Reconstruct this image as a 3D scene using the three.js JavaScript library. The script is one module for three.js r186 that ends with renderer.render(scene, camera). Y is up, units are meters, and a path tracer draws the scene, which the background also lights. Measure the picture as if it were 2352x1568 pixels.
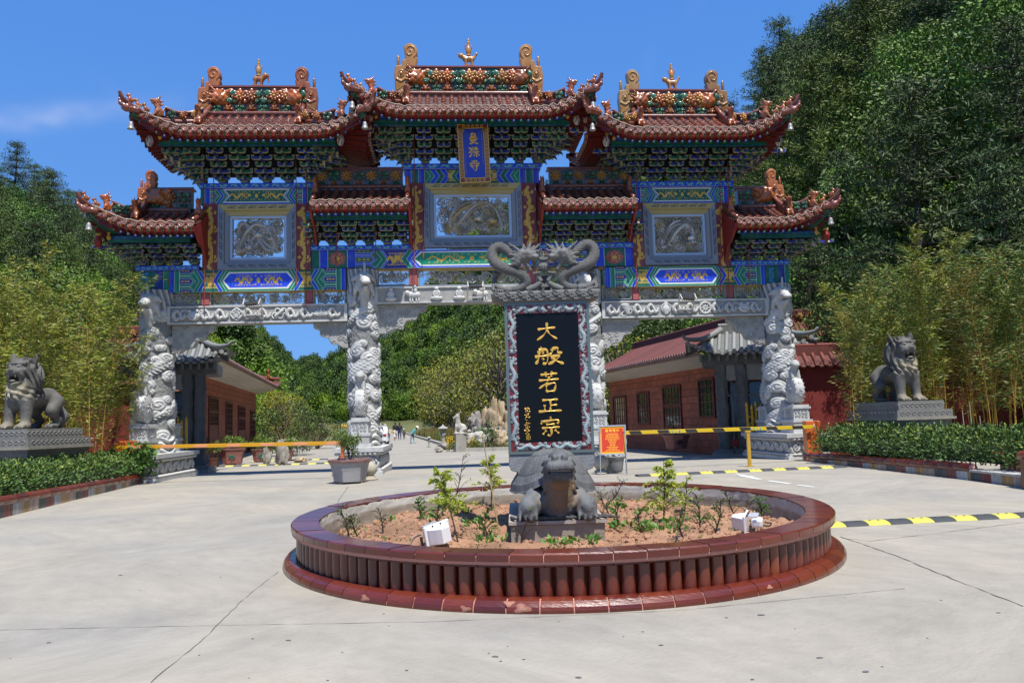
import * as THREE from 'three';
import { createNoise3D,createNoise2D } from 'simplex-noise';
import { RoundedBoxGeometry } from 'three/addons/geometries/RoundedBoxGeometry.js';
import { mergeVertices } from 'three/addons/utils/BufferGeometryUtils.js';

// ---------- camera, sky, sun, exposure ----------
const scene = new THREE.Scene();
const F = 1840,IMG_W = 2352,IMG_H = 1568;                 // focal length in the units of a 2352-wide picture
const camera = new THREE.PerspectiveCamera(2 * Math.atan(IMG_H / 2 / F) * 180 / Math.PI,IMG_W / IMG_H,0.1,3000);
camera.position.set(0,1.7,0);
camera.rotation.order = 'YXZ';
camera.rotation.set(Math.atan((965 - 784) / F),0,-1.75 * Math.PI / 180);
scene.add(camera);
camera.updateMatrixWorld(true);

const SUN_EL = 66 * Math.PI / 180,SUN_AZ = 24 * Math.PI / 180;       // azimuth measured from behind the camera towards the right
const sunDir = new THREE.Vector3(Math.sin(SUN_AZ) * Math.cos(SUN_EL),Math.sin(SUN_EL),Math.cos(SUN_AZ) * Math.cos(SUN_EL));
const sun = new THREE.DirectionalLight(new THREE.Color(1,0.955,0.88),5);
sun.position.copy(sunDir).multiplyScalar(120).add(new THREE.Vector3(0,0,-25));
sun.target.position.set(0,0,-25);
sun.castShadow = true; sun.shadow.mapSize.set(4096,4096); sun.shadow.radius = 1;
Object.assign(sun.shadow.camera,{ left: -70,right: 70,top: 70,bottom: -70,near: 1,far: 300 });
scene.add(sun,sun.target);

const EXPO = 1.3;                                                         // exposed for the painted gate
const noise3 = createNoise3D(rngOf(11)),noise2 = createNoise2D(rngOf(12));
function rngOf(s) { return () => { s |= 0; s = s + 0x6D2B79F5 | 0; let t = Math.imul(s ^ s >>> 15,1 | s); t = t + Math.imul(t ^ t >>> 7,61 | t) ^ t; return ((t ^ t >>> 14) >>> 0) / 4294967296; }; }
{
const W = 1024,H = 512,data = new Float32Array(W * H * 4),d = new THREE.Vector3();
for (let j = 0; j < H; j++) for (let i = 0; i < W; i++) {
const el = (j + 0.5) / H * Math.PI - Math.PI / 2,az = (i + 0.5) / W * 2 * Math.PI - Math.PI;   // u = atan2(z, x) / 2pi + 0.5
d.set(Math.cos(el) * Math.cos(az),Math.sin(el),Math.cos(el) * Math.sin(az));
const h = Math.max(0,d.y),k = Math.pow(1 - h,2.6),g = Math.max(0,d.dot(sunDir));
let r = 0.065 + 0.145 * k,gg = 0.235 + 0.24 * k,b = 0.74 + 0.2 * k;
const halo = 0.25 * Math.pow(g,8) + 1.2 * Math.pow(g,90);
r += halo * 0.9; gg += halo * 0.85; b += halo * 0.75;
if (d.y < 0) { const m = Math.min(1,-d.y * 8); r += (0.16 - r) * m; gg += (0.16 - gg) * m; b += (0.15 - b) * m; }
else {                                                            // a few faint wisps of cirrus
const s = 3.2 / (d.y + 0.25),n = noise3(d.x * s * 0.9 + 7.3,d.z * s * 0.35,2.2) + 0.5 * noise3(d.x * s * 3,d.z * s * 1.1,8.1);
const c = Math.max(0,n - 0.62) * 0.15 * Math.min(1,d.y * 3);
const wx = d.x / -d.z,wy = d.y / -d.z;                         // one soft streak low on the left
const st = d.z < 0 ? Math.exp(-Math.pow((wx + 0.6) / 0.13,2) - Math.pow((wy - 0.408 - 0.08 * (wx + 0.6)) / 0.014,2)) * (0.6 + 0.4 * noise3(wx * 22,wy * 60,1)) * 0.5 : 0;
r += (0.62 - r) * (c + st); gg += (0.7 - gg) * (c + st); b += (0.95 - b) * (c + st);
}
data.set([r / EXPO,gg / EXPO,b / EXPO,1],(j * W + i) * 4);
}
const t = new THREE.DataTexture(data,W,H,THREE.RGBAFormat,THREE.FloatType);
t.mapping = THREE.EquirectangularReflectionMapping; t.minFilter = t.magFilter = THREE.LinearFilter; t.wrapS = THREE.RepeatWrapping; t.needsUpdate = true;
scene.background = t; scene.environment = t;
}
const renderer = new THREE.WebGLRenderer({ antialias: true });
renderer.setSize(1024,682);
renderer.toneMapping = THREE.LinearToneMapping;
renderer.toneMappingExposure = EXPO;
renderer.shadowMap.enabled = true;

// ---------- helpers ----------
const V3 = (x,y,z) => new THREE.Vector3(x,y,z),lerp = THREE.MathUtils.lerp,clamp = THREE.MathUtils.clamp,sstep = (a,b,x) => { const t = clamp((x - a) / (b - a),0,1); return t * t * (3 - 2 * t); };
const rgb = (r,g,b) => new THREE.Color(r,g,b),hex = (h) => new THREE.Color(h);
// height of the ground: the forecourt climbs gently to the gate, the road behind it lies level
function G(z) { const d = -z; return d < 23.5 ? 0.0137 * d : d < 31 ? lerp(0.322,0.08,(d - 23.5) / 7.5) : 0.08; }
const camQ = camera.getWorldQuaternion(new THREE.Quaternion());
const ray = (px,py) => V3((px - 1176) / F,-(py - 784) / F,-1).applyQuaternion(camQ);
const at = (px,py,depth) => { const r = ray(px,py); return camera.position.clone().addScaledVector(r,depth / -r.z); };     // point of that direction `depth` metres ahead
const onGround = (px,py) => { let d = 10; const r = ray(px,py); for (let i = 0; i < 40; i++) d = d * 0.4 + 0.6 * (1.7 - G(-d)) / (-r.y) * -r.z; const p = at(px,py,d); p.y = G(p.z); return p; };
const used = {};
function numbered(n) { const k = used[n] = (used[n] ?? -1) + 1; return k ? n + '_' + String(k).padStart(3,'0') : n; }
function tag(o,label,category,group,kind) {
if (label) o.userData.label = label; if (category) o.userData.category = category; if (group) o.userData.group = group; if (kind) o.userData.kind = kind;
return o;
}
function thing(name,label,category,p = [0,0,0],turn = 0,group) {
const o = new THREE.Group(); o.name = numbered(name); o.position.set(...(p.isVector3 ? p.toArray() : p)); o.rotation.y = turn; scene.add(o);
return tag(o,label,category,group);
}
function dup(src,p,turn,label,scale) {
const o = src.clone(); o.userData = { ...src.userData }; o.name = numbered(src.name.replace(/_\d{3}$/,'')); if (p) o.position.copy(p.isVector3 ? p : V3(...p));
if (turn !== undefined) o.rotation.y = turn; if (label) o.userData.label = label; if (scale) o.scale.setScalar(scale); scene.add(o); return o;
}
function mesh(name,g,m,parent,kind) {
const o = new THREE.Mesh(g,m); o.name = parent === scene ? numbered(name) : name; o.castShadow = o.receiveShadow = true; (parent ?? scene).add(o);
if (kind) o.userData.kind = kind; return o;
}
const WHITE = rgb(1,1,1);
// collects geometries into one, each with a colour and a transform
class MB {
constructor() { this.p = []; this.n = []; this.t = []; this.c = []; this.i = []; this.count = 0; }
add(g,color = WHITE,m) {
const P = g.attributes.position,N = g.attributes.normal,T = g.attributes.uv,v = new THREE.Vector3(),nm = m ? new THREE.Matrix3().getNormalMatrix(m) : null,C = g.attributes.color;
for (let k = 0; k < P.count; k++) {
v.fromBufferAttribute(P,k); if (m) v.applyMatrix4(m); this.p.push(v.x,v.y,v.z);
v.fromBufferAttribute(N,k); if (nm) v.applyMatrix3(nm).normalize(); this.n.push(v.x,v.y,v.z);
T ? this.t.push(T.getX(k),T.getY(k)) : this.t.push(0,0);
C ? this.c.push(C.getX(k) * color.r,C.getY(k) * color.g,C.getZ(k) * color.b) : this.c.push(color.r,color.g,color.b);
}
const b = this.count,flip = m && m.determinant() < 0;
const ix = g.index ? g.index.array : null,L = ix ? ix.length : P.count;
for (let k = 0; k < L; k += 3) { const a = ix ? ix[k] : k,q = ix ? ix[k + 1] : k + 1,r = ix ? ix[k + 2] : k + 2; flip ? this.i.push(b + a,b + r,b + q) : this.i.push(b + a,b + q,b + r); }
this.count += P.count; return this;
}
box(x0,x1,y0,y1,z0,z1,color = WHITE,m) {
const g = new THREE.BoxGeometry(x1 - x0,y1 - y0,z1 - z0),T = g.attributes.uv,d = [[z1 - z0,y1 - y0],[z1 - z0,y1 - y0],[x1 - x0,z1 - z0],[x1 - x0,z1 - z0],[x1 - x0,y1 - y0],[x1 - x0,y1 - y0]];
for (let f = 0; f < 6; f++) for (let k = 0; k < 4; k++) T.setXY(f * 4 + k,T.getX(f * 4 + k) * d[f][0] + x0,T.getY(f * 4 + k) * d[f][1] + y0);
g.translate((x0 + x1) / 2,(y0 + y1) / 2,(z0 + z1) / 2); return this.add(g,color,m);
}
tri(a,b,c,color = WHITE,uv) {
const n = V3().copy(b).sub(a).cross(V3().copy(c).sub(a)).normalize();
for (const q of [a,b,c]) { this.p.push(q.x,q.y,q.z); this.n.push(n.x,n.y,n.z); this.c.push(color.r,color.g,color.b); }
this.t.push(...(uv ?? [0,0,1,0,1,1])); this.i.push(this.count,this.count + 1,this.count + 2); this.count += 3; return this;
}
quad(a,b,c,d,color = WHITE,uv = [0,0,1,0,1,1,0,1]) {
const n = V3().copy(b).sub(a).cross(V3().copy(d).sub(a)).normalize();
for (const q of [a,b,c,d]) { this.p.push(q.x,q.y,q.z); this.n.push(n.x,n.y,n.z); this.c.push(color.r,color.g,color.b); }
this.t.push(...uv); const o = this.count; this.i.push(o,o + 1,o + 2,o,o + 2,o + 3); this.count += 4; return this;
}
tube(pts,r,color = WHITE,sides = 6,closedEnds = true,flat = 1) { return this.add(tubeGeo(pts,r,sides,closedEnds,flat),color); }
geo() {
const g = new THREE.BufferGeometry();
g.setAttribute('position',new THREE.Float32BufferAttribute(this.p,3)); g.setAttribute('normal',new THREE.Float32BufferAttribute(this.n,3));
g.setAttribute('uv',new THREE.Float32BufferAttribute(this.t,2)); g.setAttribute('color',new THREE.Float32BufferAttribute(this.c,3)); g.setIndex(this.i);
return g;
}
build(name,m,parent,kind) { return mesh(name,this.geo(),m,parent,kind); }
}
const M4 = (x = 0,y = 0,z = 0,rx = 0,ry = 0,rz = 0,sx = 1,sy = sx,sz = sx) => new THREE.Matrix4().compose(V3(x,y,z),new THREE.Quaternion().setFromEuler(new THREE.Euler(rx,ry,rz)),V3(sx,sy,sz));
// tube of varying radius along a list of points; r is a number or r(t); flat squeezes it along z
function tubeGeo(pts,r,sides = 6,ends = true,flat = 1) {
const P = [],I = [],n = pts.length,rad = typeof r === 'function' ? r : () => r,up = V3(),T = V3(),B = V3(),N = V3(),U = [];
let len = 0;
for (let i = 0; i < n; i++) {
T.copy(pts[Math.min(n - 1,i + 1)]).sub(pts[Math.max(0,i - 1)]).normalize();
if (i === 0) { up.set(0,0,1); if (Math.abs(T.z) > 0.9) up.set(0,1,0); }
B.crossVectors(T,up).normalize(); N.crossVectors(B,T).normalize(); up.copy(N);
if (i) len += pts[i].distanceTo(pts[i - 1]);
const R = rad(i / (n - 1));
for (let k = 0; k <= sides; k++) { const a = k / sides * 2 * Math.PI,c = Math.cos(a) * R,s = Math.sin(a) * R * flat; P.push(pts[i].x + B.x * c + N.x * s,pts[i].y + B.y * c + N.y * s,pts[i].z + B.z * c + N.z * s); U.push(k / sides,len); }
}
for (let i = 0; i < n - 1; i++) for (let k = 0; k < sides; k++) { const a = i * (sides + 1) + k,b = a + sides + 1; I.push(a,a + 1,b,b,a + 1,b + 1); }
if (ends) for (const i of [0,n - 1]) { const c = P.length / 3; P.push(pts[i].x,pts[i].y,pts[i].z); U.push(0.5,i ? len : 0); for (let k = 0; k < sides; k++) { const a = i * (sides + 1) + k; i ? I.push(a,a + 1,c) : I.push(a + 1,a,c); } }
const g = new THREE.BufferGeometry(); g.setAttribute('position',new THREE.Float32BufferAttribute(P,3)); g.setAttribute('uv',new THREE.Float32BufferAttribute(U,2)); g.setIndex(I); g.computeVertexNormals();
const A = g.attributes.normal; for (let i = 0; i < n; i++) { const a = i * (sides + 1),b = a + sides; const x = A.getX(a) + A.getX(b),y = A.getY(a) + A.getY(b),z = A.getZ(a) + A.getZ(b),l = Math.hypot(x,y,z) || 1; A.setXYZ(a,x / l,y / l,z / l); A.setXYZ(b,x / l,y / l,z / l); }
return g;
}
const spline = (pts,n) => new THREE.CatmullRomCurve3(pts.map((p) => p.isVector3 ? p : V3(...p)),false,'centripetal').getPoints(n);
// a surface given by f(s, t) over [0,1]x[0,1]
function sheet(f,ns,nt,uvf) {
const P = [],I = [],U = [];
for (let j = 0; j <= nt; j++) for (let i = 0; i <= ns; i++) { const p = f(i / ns,j / nt); P.push(p.x,p.y,p.z); U.push(...(uvf ? uvf(i / ns,j / nt,p) : [i / ns,j / nt])); }
for (let j = 0; j < nt; j++) for (let i = 0; i < ns; i++) { const a = j * (ns + 1) + i,b = a + ns + 1; I.push(a,a + 1,b,b,a + 1,b + 1); }
const g = new THREE.BufferGeometry(); g.setAttribute('position',new THREE.Float32BufferAttribute(P,3)); g.setAttribute('uv',new THREE.Float32BufferAttribute(U,2)); g.setIndex(I); g.computeVertexNormals(); return g;
}
// outline (list of [x, y]) pulled out along z, edges chamfered
function prism(pts,depth,bevel = 0,z = 0,hole) {
const s = new THREE.Shape(pts.map((p) => new THREE.Vector2(p[0],p[1])));
if (hole) s.holes.push(new THREE.Path(hole.map((p) => new THREE.Vector2(p[0],p[1]))));
const g = new THREE.ExtrudeGeometry(s,{ depth: depth - 2 * bevel,bevelEnabled: bevel > 0,bevelSize: bevel,bevelOffset: -bevel,bevelThickness: bevel,bevelSegments: 1,curveSegments: 8 });
g.translate(0,0,z + bevel); return g;
}
function lathe(pts,seg = 16) { return new THREE.LatheGeometry(pts.map((p) => new THREE.Vector2(p[0],p[1])),seg); }
// mesh of the surface f = 0 (f negative inside)
function nets(f,lo,hi,h) {
const n = [0,1,2].map((k) => Math.ceil((hi[k] - lo[k]) / h) + 1),[X,Y,Z] = n,val = new Float32Array(X * Y * Z),id = new Int32Array(X * Y * Z).fill(-1),P = [],I = [];
for (let k = 0,o = 0; k < Z; k++) for (let j = 0; j < Y; j++) for (let i = 0; i < X; i++,o++) val[o] = f(lo[0] + i * h,lo[1] + j * h,lo[2] + k * h);
const XY = X * Y,E = [[0,1],[2,3],[4,5],[6,7],[0,2],[1,3],[4,6],[5,7],[0,4],[1,5],[2,6],[3,7]];
for (let k = 0; k < Z - 1; k++) for (let j = 0; j < Y - 1; j++) for (let i = 0; i < X - 1; i++) {
const o = i + j * X + k * XY; let m = 0; const c = [];
for (let q = 0; q < 8; q++) { const v = val[o + (q & 1) + (q >> 1 & 1) * X + (q >> 2) * XY]; c.push(v); if (v < 0) m++; }
if (m === 0 || m === 8) continue;
let x = 0,y = 0,z = 0,w = 0;
for (const [a,b] of E) if (c[a] < 0 !== c[b] < 0) { const t = c[a] / (c[a] - c[b]); x += lerp(a & 1,b & 1,t); y += lerp(a >> 1 & 1,b >> 1 & 1,t); z += lerp(a >> 2,b >> 2,t); w++; }
id[o] = P.length / 3; P.push(lo[0] + (i + x / w) * h,lo[1] + (j + y / w) * h,lo[2] + (k + z / w) * h);
}
const quad = (a,b,c,d,s) => { if (a < 0 || b < 0 || c < 0 || d < 0) return; s ? I.push(a,b,c,a,c,d) : I.push(a,c,b,a,d,c); };
for (let k = 1; k < Z - 1; k++) for (let j = 1; j < Y - 1; j++) for (let i = 1; i < X - 1; i++) {
const o = i + j * X + k * XY,s = val[o] < 0;
if (s !== val[o + 1] < 0) quad(id[o - X - XY],id[o - XY],id[o],id[o - X],s);
if (s !== val[o + X] < 0) quad(id[o - 1 - XY],id[o - 1],id[o],id[o - XY],s);
if (s !== val[o + XY] < 0) quad(id[o - 1 - X],id[o - X],id[o],id[o - 1],s);
}
const g = new THREE.BufferGeometry(); g.setAttribute('position',new THREE.Float32BufferAttribute(P,3)); g.setIndex(I); g.computeVertexNormals();
const U = new Float32Array(P.length / 3 * 2); for (let q = 0; q < P.length / 3; q++) { U[q * 2] = P[q * 3] + P[q * 3 + 2] * 0.7; U[q * 2 + 1] = P[q * 3 + 1] + P[q * 3 + 2] * 0.4; }
g.setAttribute('uv',new THREE.BufferAttribute(U,2)); return g;
}
const smin = (a,b,k) => { const h = Math.max(k - Math.abs(a - b),0) / k; return Math.min(a,b) - h * h * k * 0.25; };
const sCap = (x,y,z,a,b,ra,rb) => { const ax = b[0] - a[0],ay = b[1] - a[1],az = b[2] - a[2],px = x - a[0],py = y - a[1],pz = z - a[2],t = clamp((px * ax + py * ay + pz * az) / (ax * ax + ay * ay + az * az),0,1); return Math.hypot(px - ax * t,py - ay * t,pz - az * t) - (ra + (rb - ra) * t); };
const sEll = (x,y,z,c,r) => { const a = (x - c[0]) / r[0],b = (y - c[1]) / r[1],d = (z - c[2]) / r[2],k0 = Math.hypot(a,b,d),k1 = Math.hypot(a / r[0],b / r[1],d / r[2]); return k1 < 1e-6 ? -Math.min(...r) : k0 * (k0 - 1) / k1; };
// a body from a list of tapered limbs and ovals joined smoothly
function body(list,k,lo,hi,h,extra) {
return nets((x,y,z) => {
let d = 9; for (const q of list) d = smin(d,q.length === 2 ? sEll(x,y,z,q[0],q[1]) : sCap(x,y,z,q[0],q[1],q[2],q[3]),q.k ?? k);
return extra ? extra(d,x,y,z) : d;
},lo,hi,h);
}
function paint(g,f) { const P = g.attributes.position,N = g.attributes.normal,c = new Float32Array(P.count * 3),o = new THREE.Color(); for (let i = 0; i < P.count; i++) { f(o,P.getX(i),P.getY(i),P.getZ(i),N.getX(i),N.getY(i),N.getZ(i)); c.set([o.r,o.g,o.b],i * 3); } g.setAttribute('color',new THREE.BufferAttribute(c,3)); return g; }

// ---------- textures and materials ----------
function dataTex(w,h,f,srgb,rx = 1,ry = 1) {
const d = new Uint8Array(w * h * 4); for (let j = 0; j < h; j++) for (let i = 0; i < w; i++) { const c = f(i / w,j / h); d.set([c[0] * 255,c[1] * 255,c[2] * 255,255],(j * w + i) * 4); }
const t = new THREE.DataTexture(d,w,h); t.wrapS = t.wrapT = THREE.RepeatWrapping; t.magFilter = THREE.LinearFilter; t.minFilter = THREE.LinearMipmapLinearFilter; t.generateMipmaps = true; if (srgb) t.colorSpace = THREE.SRGBColorSpace; t.repeat.set(rx,ry); t.needsUpdate = true; return t;
}
// tiling noise, sum of octaves on a torus
const tn = (u,v,f,s) => { const a = u * 2 * Math.PI,b = v * 2 * Math.PI,R = f / (2 * Math.PI); return noise3(Math.cos(a) * R + s,Math.sin(a) * R + Math.cos(b) * R * 1.0 + s * 2,Math.sin(b) * R * 1.0 - s + Math.cos(a) * R * 0.3); };
const fbm = (u,v,f,s,o = 4) => { let a = 0,w = 0.5; for (let k = 0; k < o; k++) { a += w * tn(u,v,f * (1 << k),s + k * 5.1); w *= 0.55; } return a; };
function canvasTex(w,h,draw,rx = 1,ry = 1) {
const c = document.createElement('canvas'); c.width = w; c.height = h; draw(c.getContext('2d'),w,h);
const t = new THREE.CanvasTexture(c); t.colorSpace = THREE.SRGBColorSpace; t.wrapS = t.wrapT = THREE.RepeatWrapping; t.repeat.set(rx,ry); t.anisotropy = 8; return t;
}
const grain = dataTex(512,512,(u,v) => { const n = 0.5 + 0.42 * fbm(u,v,9,3,5) ; return [n,n,n]; },false);
const wearTex = dataTex(512,512,(u,v) => { const n = 0.86 + 0.16 * fbm(u,v,5,9,5) - 0.1 * Math.max(0,fbm(u,v,16,21,3) - 0.25); return [n,n,n * 0.985]; },false);
const S = (o) => new THREE.MeshStandardMaterial(o),PH = (o) => new THREE.MeshPhysicalMaterial(o);
function rep(t,x,y = x) { const c = t.clone(); c.repeat.set(x,y); c.needsUpdate = true; return c; }
const M = {
get glazeAny() { return glazeVar[Math.floor(varR() * 4)]; },get paintAny() { return paintVar[Math.floor(varR() * 4)]; },
vcol: S({ vertexColors: true,roughness: 0.7 }),
paint: S({ vertexColors: true,roughness: 0.55,map: rep(wearTex,0.7) }),
glaze: PH({ vertexColors: true,roughness: 0.36,clearcoat: 0.7,clearcoatRoughness: 0.16,map: rep(wearTex,1.3),bumpMap: rep(grain,2),bumpScale: 0.004 }),
gold: S({ color: rgb(0.72,0.43,0.08),roughness: 0.38,metalness: 0.35 }),
whiteStone: S({ vertexColors: true,roughness: 0.85,map: rep(wearTex,0.9),bumpMap: rep(grain,3),bumpScale: 0.004 }),
greyStone: S({ vertexColors: true,roughness: 0.72,map: rep(wearTex,1.1),bumpMap: rep(grain,4),bumpScale: 0.006 }),
carved: S({ vertexColors: true,roughness: 0.42,metalness: 0.25 }),
leaf: S({ vertexColors: true,roughness: 0.62,side: THREE.DoubleSide }),
leafThin: PH({ vertexColors: true,roughness: 0.6,side: THREE.DoubleSide,transmission: 0.3,thickness: 0 }),
bark: S({ vertexColors: true,roughness: 0.9,bumpMap: rep(grain,2),bumpScale: 0.02 }),
};
// alike pieces weather differently: a few tones of the glaze and of the paint
const varR = rngOf(404),toned = (m,list) => list.map(([r,g,b,rough]) => { const c = m.clone(); c.color.setRGB(r,g,b); c.roughness = rough; return c; });
const glazeVar = toned(M.glaze,[[1,1,1,0.36],[0.72,0.7,0.72,0.5],[1.15,1.1,1.05,0.3],[0.95,1.05,1.1,0.6]]),paintVar = toned(M.paint,[[1,1,1,0.55],[0.75,0.78,0.8,0.7],[1.15,1.12,1.05,0.6],[0.88,0.86,0.84,0.65]]);
// ---------- terrain, forecourt, road ----------
const roadR = (d) => d < 44 ? -3 : -3 - 0.172 * (d - 44);                // right kerb of the road behind the gate
const valleyR = (d) => d < 26 ? 18 : d < 45 ? lerp(18,14.5,(d - 26) / 19) : d < 80 ? lerp(14.5,8.5,(d - 45) / 35) : 8.5 - 0.2 * (d - 80);
const valleyL = (d) => d < 120 ? -(17 + 0.15 * d) : -(35 + 0.27 * (d - 120));
function terrain(x,z) {
const d = -z; let h = G(z) - 0.12;
const r = Math.max(0,x - valleyR(d)),l = Math.max(0,valleyL(d) - x);
h += 72 * (1 - Math.exp(-(1.3 * r + 0.01 * r * r) / 72)) * sstep(-20,12,d + Math.max(0,x - 20));
h += 78 * (1 - Math.exp(-0.98 * l / 78)) * sstep(22,46,d);
const far = sstep(250,440,d); h += far * (26 + 24 * sstep(-120,-20,x) + 7 * noise2(x / 60,3)) ;
if (h > 3) h += 2.2 * noise2(x / 21,z / 21) * sstep(3,14,h) + 1.2 * noise2(x / 8 + 40,z / 8) * sstep(3,12,h);
return h;
}
{
// coarse sheet to the horizon, finer where hills are near
const xs = [],zs = []; for (let x = -900; x <= 900; x += Math.abs(x) < 130 ? 3.5 : 30) xs.push(x); for (let z = 120; z >= -1500; z -= z > -260 ? 4 : 30) zs.push(z);
const g = sheet((s,t) => { const x = xs[Math.round(s * (xs.length - 1))],z = zs[Math.round(t * (zs.length - 1))]; return V3(x,terrain(x,z),z); },xs.length - 1,zs.length - 1,(s,t,p) => [p.x / 6,p.z / 6]);
paint(g,(c,x,y,z) => { const n = 0.5 + 0.5 * noise2(x / 5,z / 5); y > 2.5 ? c.setRGB(0.028 + 0.02 * n,0.04 + 0.025 * n,0.016) : c.setRGB(0.11 + 0.04 * n,0.12 + 0.04 * n,0.05); });
tag(mesh('hills',g,S({ vertexColors: true,roughness: 1,bumpMap: rep(grain,1),bumpScale: 0.3 }),scene),'wooded valley floor and hillsides around the gate',null,null,'structure');
}
const PXG = 0.58;
const concreteMap = dataTex(1024,1024,(u,v) => {
const a = fbm(u,v,3,2,4),b = fbm(u,v,22,7,3),c = tn(u,v,180,4),streak = tn(u * 1,v,9,30);
const warm = 0.5 + 0.5 * Math.tanh(a * 2.2),sp = c > 0.83 ? -0.05 : 0;
const k = 0.87 + 0.13 * a + 0.1 * b + 0.03 * c + sp + 0.03 * streak; const q = clamp(k * 0.92,0,1); return [q,q * (0.985 - 0.012 * warm),q * (0.945 - 0.045 * warm)];
},false);
M.concrete = S({ color: rgb(0.378,0.357,0.318),vertexColors: true,roughness: 0.88,map: rep(concreteMap,1 / 7),bumpMap: rep(grain,1.3),bumpScale: 0.006 });
{
const zs = [14,4,0,-4,-8,-12,-16,-20,-23.5,-27,-31,-36,-44];
const g = sheet((s,t) => { const k = t * 12,i = Math.min(11,Math.floor(k + 1e-9)),z = lerp(zs[i],zs[i + 1],k - i),x = lerp(-26,30,s); return V3(x,G(z),z); },160,144,(s,t,p) => [p.x,p.z]);
paint(g,(c,x,y,z) => { const n = noise2(x / 4.5,z / 3.2),m = noise2(x / 1.6 + 9,z / 1.1),k = 1 + 0.07 * n + 0.05 * m - 0.07 * Math.exp(-Math.pow((Math.abs(x + 5.5 + 0.06 * z) - 0.8) / 0.25,2)) * (0.5 + 0.5 * noise2(x,z * 0.4)) - 0.06 * Math.exp(-Math.pow((Math.hypot(x - PXG,z + 10.1) - 3.5) / 0.2,2)); c.setRGB(k,k * (1 - 0.02 * n),k * (0.99 - 0.06 * n)); });
tag(mesh('forecourt',g,M.concrete,scene),'pale concrete forecourt in front of the gate',null,null,'structure');
// road beyond, turning left up the valley
const r = sheet((s,t) => { const d = lerp(43.9,330,t * t),xr = roadR(d),w = 11 - 3.5 * sstep(50,90,d); return V3(xr - w * (1 - s) - (d < 60 ? 9 * (1 - s) * (1 - sstep(44,60,d)) : 0),G(-d) + 0.004,-d); },4,60,(s,t,p) => [p.x,p.z]);
paint(r,(c) => c.setRGB(1,0.99,0.97));
tag(mesh('road',r,M.concrete,scene),'concrete road running up the valley behind the gate',null,null,'structure');
// kerb on the right of the road, in stones
const k = new MB();
const pts = [[7,43.2],[4,43.4],[1,43.6],[-1.2,43.8]]; for (let d = 44; d < 130; d += 3) pts.push([roadR(d) + 0.1,d]);
for (let i = 0; i < pts.length - 1; i++) { const [x0,d0] = pts[i],[x1,d1] = pts[i + 1],L = Math.hypot(x1 - x0,d1 - d0),a = Math.atan2(d1 - d0,x1 - x0); k.box(-L / 2 + 0.015,L / 2 - 0.015,0,0.2,-0.13,0.13,rgb(0.42,0.41,0.37),M4((x0 + x1) / 2,G(-d0),-(d0 + d1) / 2,0,a,0)); }
tag(k.build('kerb',M.whiteStone,scene),'pale stone kerb along the right of the road',null,null,'structure');
const kl = new MB();
for (let d = 52; d < 150; d += 4) { const f = (q) => roadR(q) - 11 + 3.5 * sstep(50,90,q) + 0.0; const x0 = f(d),x1 = f(d + 4),L = Math.hypot(x1 - x0,4),a = Math.atan2(4,x1 - x0); kl.box(-L / 2,L / 2,0,0.17,-0.12,0.12,rgb(0.42,0.41,0.37),M4((x0 + x1) / 2,G(-d),-d - 2,0,a,0)); }
tag(kl.build('kerb',M.whiteStone,scene),'pale stone kerb along the left of the road',null,null,'structure');
}
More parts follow.
